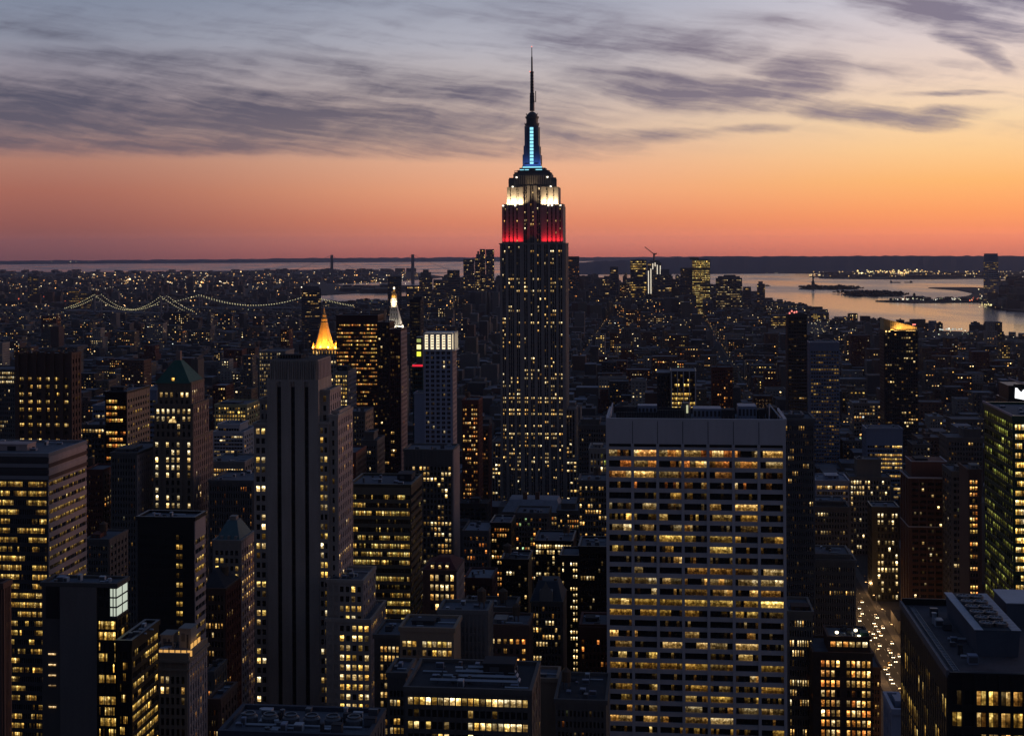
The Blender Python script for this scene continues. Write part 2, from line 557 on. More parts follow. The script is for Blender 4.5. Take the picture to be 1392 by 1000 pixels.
class B:
    """One building. Local x runs along the street to the right, y away along the avenue, z up; origin at pixel column uref on the front plane."""

    def __init__(self, name, label, cat, uref, Y, vref=600, seed=None, group=None, indiv=False, rot=0.0):
        k, _ = ray(uref, vref)
        self.O = Vector((k * Y, Y, -drop(math.hypot(k * Y, Y))))
        self.name, self.label, self.cat, self.group, self.indiv = name, label, cat, group, indiv
        self.th = TH + rot
        self.s_, self.c_ = math.sin(self.th), math.cos(self.th)
        self.parts = {}
        self.props = {}
        self.wins = []
        self.rnd = random.Random(seed if seed is not None else int(uref * 7 + Y))
        self.vref = vref

    def world(self, x, y, z):
        return Vector((self.O.x + x * self.c_ + y * self.s_, self.O.y - x * self.s_ + y * self.c_, self.O.z + z))

    def x(self, u, yo=0.0, v=None):
        k, _ = ray(u, v or self.vref)
        X, Y = self.O.x + yo * self.s_, self.O.y + yo * self.c_
        return (k * Y - X) / (self.c_ + k * self.s_)

    def y(self, u, x, v=None):
        """distance back along side plane at local x seen at column u"""
        k, _ = ray(u, v or self.vref)
        X, Y = self.O.x + x * self.c_, self.O.y - x * self.s_
        return (k * Y - X) / (self.s_ - k * self.c_)

    def z(self, v, x=0.0, yo=0.0):
        p = self.world(x, yo, 0)
        u = CX + p.x / p.y * F
        _, d = ray(u, v)
        return EYE - d * p.y - self.O.z

    def part(self, key, **props):
        """key: 'name' or ('name', index) or ('name', index, parent key)"""
        k = key if isinstance(key, tuple) else (key, 0)
        if k not in self.parts:
            self.parts[k] = MB()
        if props:
            self.props.setdefault(k, {}).update(props)
        return self.parts[k]

    # ---- facade relief: continuous piers and spandrels in front of the core wall, glass between them
    def facade(self, face, x0, x1, y0, y1, z0, z1, m, n=8, rows=None, fh=3.7, wr=0.55, hr=0.55, top=2.0, bot=0.0, mg=0.6, pd=0.45, sd=0.3,
               lit=0.3, pal=MIXED, gain=0.55, run=0.5, panes=1, skip=(), skiprow=(), rowlit=None, pier=True, spand=True, pm=None, sm=None, dim=0.12, collit=None, part='wall', key=('wall', 0)):
        rnd = self.rnd
        if face == 'front':
            L = x1 - x0
            P = lambda p, z, q: (x0 + p, y0 - q, z)
        elif face == 'right':
            L = y1 - y0
            P = lambda p, z, q: (x1 + q, y0 + p, z)
        else:
            L = y1 - y0
            P = lambda p, z, q: (x0 - q, y1 - p, z)
        W_ = self.part(key)
        zt = z1 - top
        if rows is None:
            rows = max(1, int((zt - z0 - bot) / fh))
        else:
            fh = (zt - z0 - bot) / rows
        cw = (L - 2 * mg) / n

        def relief(p0, p1, a, b, d, mat):
            if p1 - p0 < 0.02 or b - a < 0.02:
                return
            W_.quad([P(p0, a, d), P(p1, a, d), P(p1, b, d), P(p0, b, d)], mat)
            W_.quad([P(p0, a, 0), P(p0, a, d), P(p0, b, d), P(p0, b, 0)], mat)
            W_.quad([P(p1, a, d), P(p1, a, 0), P(p1, b, 0), P(p1, b, d)], mat)
            W_.quad([P(p0, b, d), P(p1, b, d), P(p1, b, 0), P(p0, b, 0)], mat)
            W_.quad([P(p0, a, 0), P(p1, a, 0), P(p1, a, d), P(p0, a, d)], mat)

        pw = cw * (1 - wr)
        edges = []
        if pier:
            for i in range(n + 1):
                c = mg + i * cw
                a = 0.0 if i == 0 else c - pw / 2
                b = L if i == n else c + pw / 2
                relief(a, b, z0, z1, pd, pm or m)
        sh = fh * (1 - hr)
        zb = zt - rows * fh
        if spand:
            for r in range(rows + 1):
                zc = zt - r * fh
                a, b = zc - sh / 2, zc + sh / 2
                if r == 0:
                    b = z1 - 0.004
                if r == rows:
                    a = z0 + 0.004
                relief(0.003, L - 0.003, a, b, sd, sm or m)
        for r in range(rows):
            if r in skiprow:
                continue
            za, zb_ = zt - (r + 1) * fh + sh / 2, zt - r * fh - sh / 2
            pr = rowlit(r) if rowlit else lit * (0.35 + 1.3 * rnd.random())
            on = rnd.random() < pr
            for i in range(n):
                if i in skip:
                    continue
                a = mg + i * cw + pw / 2
                b = a + cw - pw
                pi_ = pr * (collit(i) if collit else 1.0)
                qs = []
                for k in range(panes):
                    if rnd.random() > run:
                        on = rnd.random() < pi_
                    if on:
                        c = glow_of(pal, gain, rnd)
                    elif rnd.random() < dim:
                        c = glow_of(pal, gain * 0.12, rnd)
                    else:
                        c = (0, 0, 0)
                    pa, pb = a + (b - a) * k / panes, a + (b - a) * (k + 1) / panes
                    g_ = 0.07 if panes > 1 else 0.0
                    qs.append(([P(pa + g_, za, 0.05), P(pb - g_, za, 0.05), P(pb - g_, zb_, 0.05), P(pa + g_, zb_, 0.05)], c))
                self.wins.append(qs)

    def tier(self, x0, x1, y0, y1, z0, z1, m, front=None, right=None, left=None, roof=ROOFM, par=1.0, key=('wall', 0), back=True):
        W_ = self.part(key)
        W_.box(x0, x1, y0, y1, z0, z1, m, top=False)
        for nm, f in (('front', front), ('right', right), ('left', left)):
            if f:
                f = dict(f)
                mm = f.pop('m', m)
                self.facade(nm, x0, x1, y0, y1, z0, z1, mm, key=key, **f)
        if roof is not None:
            self.nt = getattr(self, 'nt', 0) + 1
            self.part(('roof', self.nt)).quad([(x0, y0, z1), (x1, y0, z1), (x1, y1, z1), (x0, y1, z1)], roof)
        if par and roof is not None:
            t = 0.45
            Q = self.part(('parapet', self.nt))
            e = 0.55
            Q.box(x0 - e, x1 + e, y0 - e, y0 + t, z1 - 0.5, z1 + par, m, bottom=True)
            Q.box(x0 - e, x1 + e, y1 - t, y1 + e, z1 - 0.5, z1 + par, m, bottom=True)
            Q.box(x0 - e + 0.01, x0 + t, y0 + t, y1 - t, z1 - 0.5, z1 + par - 0.01, m, bottom=True)
            Q.box(x1 - t, x1 + e - 0.01, y0 + t, y1 - t, z1 - 0.5, z1 + par - 0.01, m, bottom=True)
        p, q = to_grid(self.O.x, self.O.y)
        FOOT.append((p + x0 - 2, p + x1 + 2, q + y0 - 2, q + y1 + 2))

    def tank(self, x, y, z, r=2.0, idx=[0]):
        idx[0] += 1
        k = ('water_tank', idx[0])
        T = self.part(k)
        for a in (0.8, 2.4, 3.9, 5.5):
            T.beam((x + r * .7 * math.cos(a), y + r * .7 * math.sin(a), z), (x + r * .7 * math.cos(a), y + r * .7 * math.sin(a), z + 2.6), 0.14, STEEL)
        T.lathe(x, y, [(0, z + 2.6), (r, z + 2.6), (r, z + 6.2), (r * 1.08, z + 6.2), (0, z + 7.7)], WOOD, 10)

    def hut(self, x0, x1, y0, y1, z, h, m, key='penthouse'):
        """roof bulkhead with a coping, door and louvre"""
        n_ = sum(1 for k in self.parts if k[0] == key)
        H = self.part((key, n_))
        H.box(x0, x1, y0, y1, z, z + h, m)
        H.box(x0 - .2, x1 + .2, y0 - .2, y1 + .2, z + h - .35, z + h + .12, m, bottom=True)
        H.box(x0 + .2 * (x1 - x0), x0 + .5 * (x1 - x0), y0 - .12, y0, z + .35 * h, z + .75 * h, STEEL)
        H.box(x0 + .65 * (x1 - x0), x0 + .8 * (x1 - x0), y0 - .1, y0, z, z + .7 * h, ROOFD)
        return H

    def clutter(self, x0, x1, y0, y1, z, n=8, key='roof_equipment'):
        rnd = self.rnd
        for i in range(n):
            a, b = rnd.uniform(x0, x1), rnd.uniform(y0, y1)
            sx, sy, h = rnd.uniform(.8, 2.6), rnd.uniform(.8, 2.6), rnd.uniform(.7, 2.2)
            k_ = sum(1 for k in self.parts if k[0] == key)
            E = self.part((key, k_))
            t = rnd.random()
            mm = rnd.choice((EQUIP, STEEL, ROOFD, BLUEG))
            if t < .6:
                E.box(a, a + sx, b, b + sy, z, z + h, mm)
                E.box(a + .1, a + sx - .1, b - .05, b, z + .2 * h, z + .85 * h, STEEL)
            elif t < .8:
                E.lathe(a, b, [(.5, z), (.5, z + h), (.62, z + h), (.62, z + h + .25), (0, z + h + .3)], mm, 8)
            else:
                E.beam((a, b, z + .4), (a + rnd.uniform(2, 8), b, z + .4), .22, EQUIP)

    def done(self, vbot=None, u0=None, u1=None):
        rz = -self.th
        root = empty(self.name, self.O, rz)
        tag(root, self.label, self.cat, self.group)
        objs = {}
        M = Matrix.Translation(self.O) @ Matrix.Rotation(rz, 4, 'Z')
        us, vs = [], []
        for k in sorted(self.parts, key=lambda k: len(k)):
            mb = self.parts[k]
            if not mb.f:
                continue
            par = objs.get(k[2], root) if len(k) > 2 else root
            o = mb.build(k[0], par)
            objs[k] = o
            for a, b in self.props.get(k, {}).items():
                o[a] = b
            for p in mb.v[::5]:
                q = project(M @ Vector(p))
                if q:
                    us.append(q[0])
                    vs.append(q[1])
        # glass
        scored = []
        for qs in self.wins:
            a = [project(M @ Vector(p)) for p in (qs[0][0][0], qs[-1][0][1], qs[-1][0][2], qs[0][0][3])]
            ar = 0.0
            if all(a):
                cu, cv = sum(p[0] for p in a) / 4, sum(p[1] for p in a) / 4
                if -3 < cu < 1395 and -3 < cv < 1003:
                    ar = abs((a[0][0] - a[2][0]) * (a[1][1] - a[3][1]) - (a[0][1] - a[2][1]) * (a[1][0] - a[3][0])) / 2
                    if vbot and cv > vbot:
                        ar *= 0.2
                    ar *= 1.0 + 0.6 * min(1.0, sum(sum(c) for _, c in qs) / len(qs))
            scored.append((ar, qs))
        scored.sort(key=lambda t: -t[0])
        ind = scored[:100] if self.indiv and len(scored) > 0 else []
        rest = scored[len(ind):]
        if self.indiv and len(scored) <= 110:
            ind, rest = scored[:100], scored[100:]
        for _, qs in ind:
            mb = MB()
            for pts, c in qs:
                mb.quad(pts, GLASS, c)
            mb.build('window', root)
        if rest:
            mb = MB()
            for _, qs in rest:
                for pts, c in qs:
                    mb.quad(pts, GLASS, c)
            o = mb.build('window', root)
            o['kind'] = 'stuff'
        self.root, self.objs = root, objs
        if us:
            HEROES.append((u0 if u0 is not None else min(us), u1 if u1 is not None else max(us), vbot if vbot else max(vs), self.O.y, min(vs), self.label))
        return root


# ================================================================== GROUND AND WATER
def sheet(name, pts, m, z, kind='structure', skirt=4.0, label=None):
    """Closed outline on the curved ground -> slab with a quay edge."""
    P = [Vector(p) for p in pts]
    tri = geometry.tessellate_polygon([[Vector((p.x, p.y, 0)) for p in P]])
    mb = MB()
    top = [(p.x, p.y, z - drop(math.hypot(p.x, p.y))) for p in P]
    for t in tri:
        a = [top[i] for i in t]
        n = (Vector(a[1]) - Vector(a[0])).cross(Vector(a[2]) - Vector(a[0]))
        mb.quad(a if n.z > 0 else a[::-1], m)
    for i in range(len(top)):
        a, b = top[i], top[(i + 1) % len(top)]
        mb.quad([(a[0], a[1], a[2] - skirt), (b[0], b[1], b[2] - skirt), b, a], m)
    o = mb.build(name)
    o['kind'] = kind
    if label:
        o['label'] = label
    return o


def water_mat():
    m, t = out_mat('river_water')
    tcn = t.n('ShaderNodeTexCoord').outputs['Object']
    mp = t.n('ShaderNodeMapping')
    t.put(mp.inputs[0], tcn)
    mp.inputs['Scale'].default_value = (1, 0.35, 1)
    a = t.noise(mp.outputs[0], 0.012, 4, 0.6)
    b = t.noise(mp.outputs[0], 0.0016, 3, 0.55)
    bs = t.n('ShaderNodeBsdfPrincipled')
    bs.inputs['Base Color'].default_value = (0.03, 0.036, 0.05, 1)
    t.put(bs.inputs['Roughness'], t.smooth(b, 0.35, 0.65, 0.12, 0.26))
    bs.inputs['IOR'].default_value = 1.33
    bp = t.n('ShaderNodeBump')
    bp.inputs['Strength'].default_value = 0.22
    bp.inputs['Distance'].default_value = 1.2
    t.put(bp.inputs['Height'], a)
    t.put(bs.inputs['Normal'], bp.outputs[0])
    o = t.n('ShaderNodeOutputMaterial')
    t.put(o.inputs[0], bs.outputs[0])
    return m


WATER = water_mat()
LAND = wall('city_ground', (0.055, 0.052, 0.052), 0.95, 0.8)
ASPH = wall('asphalt', (0.04, 0.04, 0.042), 0.9, 0.5)
PAVE = wall('pavement_concrete', (0.10, 0.095, 0.09), 0.9, 0.4)
HILL = wall('wooded_hills', (0.12, 0.115, 0.135), 1.0, 0.8, 0.0)
ISLE = wall('island_ground', (0.05, 0.052, 0.045), 0.95, 0.8)
LEAF = wall('bare_tree_crowns', (0.045, 0.042, 0.036), 1.0, 0.9, 0.0)

mb = MB()
rad = [0, 400, 1000, 2000, 3500, 5000, 7000, 9000, 11500, 14500, 18000, 22000, 27000, 34500]
for r0, r1 in zip(rad, rad[1:]):
    for i in range(48):
        a, b = 2 * math.pi * i / 48, 2 * math.pi * (i + 1) / 48
        pts = [(r * math.sin(t), r * math.cos(t), -drop(r)) for r, t in ((r0, b), (r1, b), (r1, a), (r0, a))]
        if r0 == 0:
            pts = pts[1:]
        mb.quad(pts, WATER)
o = mb.build('water')
o['kind'] = 'structure'


def G(*uv):
    return [ground_at(u, v) for u, v in uv]


MANH = [Vector((-6000, -400, 0)), Vector((2400, -400, 0))] + [Vector((from_grid(1120, q)[0], from_grid(1120, q)[1], 0)) for q in (1000, 2500, 3600)] + \
    G((1330, 453), (1290, 451), (1240, 450), (1200, 448), (1160, 443), (1140, 439), (1110, 430), (1090, 424), (1060, 420), (1048, 417), (1036, 408), (1015, 403), (960, 400), (860, 398), (780, 398), (700, 398), (640, 398), (590, 402), (556, 412), (535, 416), (500, 416), (470, 417), (440, 419), (405, 423), (360, 427), (300, 428), (150, 428)) + [Vector((-6000, 5200, 0))]
sheet('ground', MANH, LAND, 3.0)
BKLYN = [Vector((-6500, 5350, 0))] + G((150, 423), (300, 422), (360, 421), (405, 415), (430, 402), (470, 399.5), (520, 396), (548, 391), (556, 388.5), (520, 388), (470, 389), (452, 386.5), (480, 384), (528, 383.5), (560, 381), (590, 378.5), (606, 376.5), (590, 374.5), (560, 370), (470, 367.5), (430, 367), (350, 368), (250, 369.5), (120, 370), (0, 370)) + [Vector((-13000, 17500, 0)), Vector((-13000, 5350, 0))]
sheet('shore_land', BKLYN, LAND, 4.0)
ISL = G((1100, 376.5), (1130, 379), (1220, 380), (1330, 379), (1420, 381), (1560, 384), (1560, 371), (1330, 373), (1240, 375), (1150, 374.5))
sheet('pier_land', ISL, LAND, 4.0)
JC = G((1190, 409.6), (1240, 411.8), (1330, 411), (1345, 418), (1372, 422.5), (1440, 428), (1700, 440), (1700, 384), (1420, 383), (1340, 392), (1320, 391), (1278, 391.2), (1262, 391.6), (1302, 394.5), (1324, 399), (1316, 403), (1290, 406.5), (1240, 408))
sheet('harbour_land', JC, LAND, 4.0)


def ridge(name, prof, d0, depth, seed):
    """Rolling hill range: prof = (column, crest row); rises from the shore at distance d0 and falls away behind."""
    rnd = random.Random(seed)
    mb = MB()
    cols = []
    us = []
    for (ua, va), (ub, vb) in zip(prof, prof[1:]):
        n_ = max(2, int((ub - ua) / 7))
        for i in range(n_):
            t = i / n_
            us.append((ua + (ub - ua) * t, va + (vb - va) * t + rnd.uniform(-.35, .35)))
    us.append(prof[-1])
    for u, v in us:
        row = []
        for j, (f, h) in enumerate(((0, 0), (.25, .35), (.6, .8), (1, 1), (1.4, .75), (2.2, -.2))):
            d = d0 + depth * f
            k, dn = ray(u, v)
            dc = d0 + depth
            crest = EYE - dn * dc + drop(dc)
            crest = max(crest, 4.0)
            h_ = crest * h + (rnd.uniform(-6, 6) if 0 < j < 5 and crest > 25 else 0)
            row.append((k * d, d, (h_ if j else 2.0) - drop(math.hypot(k * d, d))))
        cols.append(row)
    for a, b in zip(cols, cols[1:]):
        for j in range(len(a) - 1):
            mb.quad([a[j], b[j], b[j + 1], a[j + 1]], HILL)
    o = mb.build(name)
    for p in o.data.polygons:
        p.use_smooth = True
    o['kind'] = 'structure'
    return o


ridge('hills', [(690, 358), (780, 357), (830, 354.5), (900, 351), (960, 348.8), (1040, 348.2), (1130, 347.8), (1240, 347.6), (1330, 347.6), (1420, 347.2), (1560, 346.5)], 13200, 3600, 3)
ridge('hills', [(-260, 355.4), (-60, 354.0), (60, 353.6), (150, 353.4), (300, 352.2), (420, 350.9), (560, 350.2), (690, 349.4), (820, 349.4), (930, 348.6), (1000, 348.2)], 29500, 2000, 4)

# avenues (asphalt sheet, kerbed pavements, lane lines) in the street grid
AVES = [-2330, -2070, -1800, -1560, -1340, -1130, -920, -720, -590, -460, -320, -175, 140, 415, 690, 970]
Z_RD = 3.004


def strip(mbx, p0, p1, q0, q1, z, m, n=8):
    for i in range(n):
        a, b = q0 + (q1 - q0) * i / n, q0 + (q1 - q0) * (i + 1) / n
        pts = []
        for p, q in ((p0, a), (p1, a), (p1, b), (p0, b)):
            x, y = from_grid(p, q)
            pts.append((x, y, z - drop(math.hypot(x, y))))
        mbx.quad(pts, m)


PAINT = wall('road_paint', (0.6, 0.6, 0.56), 0.8, 0.3)
for p in AVES:
    rd, pv, mk = MB(), MB(), MB()
    qmax = 4200 if -1000 < p < 700 else 2600
    strip(rd, p - 9, p + 9, -200, qmax, 3.05, ASPH, 12)
    for a, b in ((p - 14, p - 9), (p + 9, p + 14)):
        strip(pv, a, b, -200, qmax, 3.18, PAVE, 12)
    if p in (-175, 140):
        for ln in (-4.5, 0, 4.5):
            for q in range(500, 1500, 12):
                strip(mk, p + ln - .1, p + ln + .1, q, q + 4, 3.058, PAINT, 1)
    o = rd.build('road')
    o['kind'] = 'structure'
    o = pv.build('pavement')
    o['kind'] = 'structure'
    if mk.f:
        o = mk.build('road_markings')
        o['kind'] = 'structure'


# ================================================================== EMPIRE STATE-LIKE CENTRAL TOWER
def central_tower():
    b = B('skyscraper', 'tallest tower, with blue lit mast and antenna above white and red floodlit setbacks', 'skyscraper', 680, 1322, 400, 11, indiv=True)
    X = lambda u, yo=0: b.x(u, yo, 400)
    Z = lambda v, yo=0: b.z(v, X(724), yo)
    LIME = wall('pale_limestone', (0.27, 0.235, 0.215))
    ALU = wall('dark_aluminium_spandrel', (0.05, 0.05, 0.055), 0.5, 0.3)
    fa = dict(wr=.62, hr=.5, pd=.7, sd=.25, top=1.2, mg=.5, sm=ALU, pm=LIME, pal=WHITE + WARM, gain=1.15, lit=.16, fh=3.78, run=.3, dim=.05)
    ztop = Z(332)
    # main shaft, three groups of bays; the pier gaps between window groups are the broad piers

    def bays(xa, xb, y0, z0, z1, spans, litf, yb=41.0, k='wall', topm=1.2):
        """a slab with window groups: spans = (column u0, u1, n windows)"""
        W_ = b.part(k)
        W_.box(xa, xb, y0, yb, z0, z1, LIME, top=False)
        edges = [xa]
        for ua, ub, n in spans:
            x0, x1 = X(ua, y0), X(ub, y0)
            edges += [x0, x1]
        edges.append(xb)
        for i in range(0, len(edges), 2):           # broad piers
            if edges[i + 1] - edges[i] > .05:
                W_.box(edges[i], edges[i + 1], y0 - .9, y0, z0, z1, LIME)
        f = dict(fa)
        f['top'] = topm
        for ua, ub, n in spans:
            f2 = dict(f)
            f2.update(n=n, mg=0, pd=.5, wr=.56)
            f2['rowlit'] = litf
            b.facade('front', X(ua, y0), X(ub, y0), y0, yb, z0, z1, LIME, **f2)

    SH = [(682.8, 687.6, 2), (691, 699, 3), (702, 707, 2), (712.3, 717.5, 2), (721, 726.5, 2), (730, 736, 2), (739.6, 745.2, 2), (748, 756.2, 3), (759, 764.6, 2)]
    rr = random.Random(5)
    rowv = {}

    def lf(zt):
        def f(r):
            v = 335 + (EYE - (zt - 1.2 - r * 3.78)) / 1322 * F
            base = .36 if v < 545 else .56 if v < 600 else .38
            if v > 515 and v < 545:
                base = .62
            kk = int(v / 5.4)
            if kk not in rowv:
                rowv[kk] = rr.choice((.05, .15, .4, .6, .9, 1.4, 2.0, .3))
            return min(.95, base * rowv[kk])
        return f
    bays(0, X(768.3), 0, 0, ztop, SH, lf(ztop))
    b.facade('right', 0, X(768.3), 1, 40, 0, ztop, LIME, **dict(fa, n=12, lit=.1, wr=.5))
    b.part('parapet').box(-.8, X(768.3) + .8, -.9, 41.6, ztop - .2, ztop + 1.2, LIME)
    # red-lit stage: two wings and a recessed middle
    z2, z3 = Z(280), Z(254)
    bays(X(683, 2), X(712, 2), 2, ztop, z2, [(685.5, 688.5, 2), (691.5, 694, 1), (697, 699.5, 1), (702.3, 704.6, 1)], lambda r: .16, 39)
    bays(X(736, 2), X(765.8, 2), 2, ztop, z2, [(743.5, 746, 1), (749.3, 752, 1), (755, 757.4, 1), (760.8, 763.2, 1)], lambda r: .16, 39)
    bays(X(712, 6), X(736, 6), 6, ztop, Z(252), [(713, 717.3, 2), (721, 726.4, 2), (730.2, 734.8, 2)], lambda r: .25, 36)
    # white-lit stage
    for ua, ub, wn in ((690, 712, [(694, 695.4, 1), (702.6, 705.6, 2)]), (736, 759.5, [(742.6, 746.2, 2), (752.6, 754.2, 1)])):
        bays(X(ua, 4), X(ub, 4), 4, z2, z3, wn, lambda r: .0, 37)
    for ua, ub, vz, y0, y1 in ((683.5, 690, 277, 8, 33), (759.5, 766, 277, 8, 33), (684.5, 691, 279, 2.6, 8), (759, 765.5, 279, 2.6, 8)):
        b.part('wall').box(X(ua, y0), X(ub, y0), y0, y1, z2, Z(vz), LIME)
    # dark upper stages
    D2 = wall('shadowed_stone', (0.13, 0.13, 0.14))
    cap = b.part('crown')
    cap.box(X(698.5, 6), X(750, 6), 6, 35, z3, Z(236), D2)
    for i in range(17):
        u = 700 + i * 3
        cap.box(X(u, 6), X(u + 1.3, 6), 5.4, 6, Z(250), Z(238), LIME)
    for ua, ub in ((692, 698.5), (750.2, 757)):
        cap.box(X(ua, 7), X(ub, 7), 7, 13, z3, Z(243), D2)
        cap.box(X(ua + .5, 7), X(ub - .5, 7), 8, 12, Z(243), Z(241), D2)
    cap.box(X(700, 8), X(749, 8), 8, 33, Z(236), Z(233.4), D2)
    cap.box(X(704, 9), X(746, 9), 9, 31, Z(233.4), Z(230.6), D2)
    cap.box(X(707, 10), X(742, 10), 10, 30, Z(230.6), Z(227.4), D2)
    for i in range(22):                                # rail of the open deck
        u = 700.5 + i * 2.25
        cap.beam((X(u, 8), 8.1, Z(233.4)), (X(u, 8), 8.1, Z(231.4)), .12, STEEL)
    cap.beam((X(700, 8), 8.1, Z(231.5)), (X(749, 8), 8.1, Z(231.5)), .12, STEEL)
    # mast
    MET = wall('mast_metal', (0.16, 0.18, 0.22), 0.4, 0.3, 0.5)
    mast = b.part('mast')
    cx, cyy = X(724.6, 20), 20.0
    px = 1322 / F
    mast.frustum(cx - 13.3 * px, cx + 13.3 * px, 11, 29, Z(227.4), cx - 12 * px, cx + 12 * px, 12, 28, Z(222), MET)
    mast.frustum(cx - 10.4 * px, cx + 10.4 * px, 13, 27, Z(222), cx - 8.8 * px, cx + 8.8 * px, 14.5, 25.5, Z(197), MET)
    mast.frustum(cx - 8.8 * px, cx + 8.8 * px, 14.5, 25.5, Z(197), cx - 8.2 * px, cx + 8.2 * px, 14.8, 25.2, Z(169), MET)
    for sx in (-1, 1):                                 # winged buttresses
        for dy in (-6.4, 6.4):
            for w0, v0, v1 in ((12.4, 222, 209), (11.0, 209, 197), (9.6, 197, 170)):
                a, c = cx + sx * (w0 - 2.6) * px, cx + sx * w0 * px
                mast.box(min(a, c), max(a, c), cyy + dy - 1.6, cyy + dy + 1.6, Z(v0), Z(v1), MET)
    mast.lathe(cx, cyy, [(9.3 * px, Z(169)), (9.3 * px, Z(165.5)), (8.2 * px, Z(165.5)), (8.2 * px, Z(159)), (9.4 * px, Z(158.5)), (9.4 * px, Z(156)), (7.4 * px, Z(156)), (7.2 * px, Z(153.5)), (5.2 * px, Z(151.4)), (2.8 * px, Z(149.5)), (0, Z(148.6))], STEEL, 16)
    for sx in (-1, 1):
        mast.beam((cx + sx * 6.8 * px, cyy - 3, Z(156)), (cx + sx * 7.6 * px, cyy - 3, Z(151.8)), .25, STEEL)
        mast.beam((cx + sx * 9.0 * px, cyy - 3, Z(169)), (cx + sx * 9.9 * px, cyy - 3, Z(165)), .25, STEEL)
    # lit glass strip up the mast and the lit ring below it
    BL = glow_mat('blue_white_glass', (0.30, 0.80, 1.0), 1.25)
    sp = b.part(('light_strip', 0, ('mast', 0)))
    for i in range(11):
        v0 = 222.5 - i * 4.75
        yy = 12.75 + (i / 10) * 1.75
        sp.box(cx - 2.4 * px, cx + 2.4 * px, yy - .25, yy + 1.5, Z(v0), Z(v0 - 3.5), BL)
    fr = b.part('mast')
    fr.box(cx - 3.4 * px, cx - 2.5 * px, 12.3, 15, Z(222.5), Z(170), MET)
    fr.box(cx + 2.5 * px, cx + 3.4 * px, 12.3, 15, Z(222.5), Z(170), MET)
    rg = b.part('light_ring')
    for ua, ub, v0, v1, yo in ((711.5, 737.5, 227.2, 225.7, 10.8), (707.5, 713, 231.0, 229.6, 9.6), (714.3, 719.6, 231, 229.6, 9.6), (729, 737.6, 231, 229.6, 9.6)):
        rg.box(X(ua, yo), X(ub, yo), yo - .3, yo + .3, Z(v0), Z(v1), BL)
    an = b.part('antenna')
    zz = lambda v: Z(v, 20)
    an.lathe(cx, cyy, [(3.4 * px, zz(151)), (3.2 * px, zz(130)), (2.5 * px, zz(126)), (2.2 * px, zz(100)), (2.6 * px, zz(99.5)), (2.6 * px, zz(97.6)), (1.3 * px, zz(97)), (1.05 * px, zz(78)), (0.65 * px, zz(77)), (0.5 * px, zz(64.8)), (0, zz(64.6))], STEEL, 8)
    for v in range(100, 150, 4):
        an.lathe(cx, cyy, [(0, zz(v)), (3.3 * px if v > 126 else 2.5 * px, zz(v)), (3.3 * px if v > 126 else 2.5 * px, zz(v - 1)), (0, zz(v - 1))], ROOFD, 8)
    an.beam((cx + 2 * px, cyy, zz(138)), (cx + 5 * px, cyy, zz(138)), .25, STEEL)
    an.beam((cx + 5 * px, cyy, zz(139)), (cx + 5 * px, cyy, zz(124)), .3, STEEL)
    RD = glow_mat('red_beacon', (1.0, 0.25, 0.2), 1.5)
    for k, (du, v) in enumerate(((-2.6, 98.5), (0, 64.6))):
        b.part(('beacon', k, ('antenna', 0))).lathe(cx + du * px, cyy - 1, [(0, zz(v)), (.7, zz(v) + .4), (0, zz(v) + 1.4)], RD, 6)
    WL = glow_mat('floodlight_lens', (1.0, 0.9, 0.7), 3.0)
    k = 0
    for u, v, yo in ((703, 240.5, 5.4), (745, 240.5, 5.4), (697.6, 253.4, 3.4), (749.3, 253.4, 3.4), (684.5, 279.2, 1), (762.5, 279.2, 1), (701, 279.4, 1.5), (746, 279.4, 1.5), (751, 279.4, 1.5)):
        L_ = b.part(('floodlight', k))
        L_.lathe(X(u, yo), yo, [(0, Z(v) - .7), (.8, Z(v) - .5), (.8, Z(v) + .4), (0, Z(v) + .6)], WL, 8)
        k += 1
    # lower setbacks
    fl = dict(fa, lit=.33, n=8)
    for ua, ub, vt, y0, yb, n in ((668.5, 680, 601, 4, 37, 3), (652, 680, 623, -4, 40, 7), (768.3, 781.5, 556, 6, 36, 3), (768.3, 797.5, 624, -2, 40, 6)):
        fl['n'] = n
        b.tier(X(ua, y0), X(ub, y0), y0, yb, 0, Z(vt, y0), LIME, front=fl, right=dict(fl, n=10, lit=.2) if ua > 700 else None, par=1)
    b.tier(X(634, -12), X(815, -12), -12, 46, 0, Z(693, -12), LIME, front=dict(fl, n=42))
    root = b.done(vbot=690, u0=640, u1=815)
    # flood lamps standing on the setbacks
    def lamp(x0, x1, y, z, col, e, tiltdeg=24):
        ld = bpy.data.lights.new('floodlight_lamp', 'AREA')
        ld.shape = 'RECTANGLE'
        ld.size = x1 - x0
        ld.size_y = 0.8
        ld.energy = e
        ld.color = col
        ld.spread = math.radians(120)
        lo = bpy.data.objects.new('floodlight_lamp', ld)
        COL.objects.link(lo)
        lo.parent = root
        lo.location = ((x0 + x1) / 2, y, z)
        lo.rotation_euler = (math.radians(180 - tiltdeg), 0, 0)
    for ua, ub in ((684, 711), (737, 765)):
        lamp(X(ua), X(ub), -1.5, ztop + 1.7, (1.0, .02, .035), 2700, 20)
    for ua, ub in ((691, 711), (737, 758.5)):
        lamp(X(ua), X(ub), .8, z2 + 1.0, (1.0, .76, .42), 10500, 24)
    for ua, ub in ((684, 690), (760, 765.5)):
        lamp(X(ua), X(ub), 1.0, z2 + .8, (1.0, .78, .45), 1800, 20)
    lamp(X(712), X(737), 9.0, Z(227), (.10, .26, 1.0), 1300, 16)
    return root


central_tower()


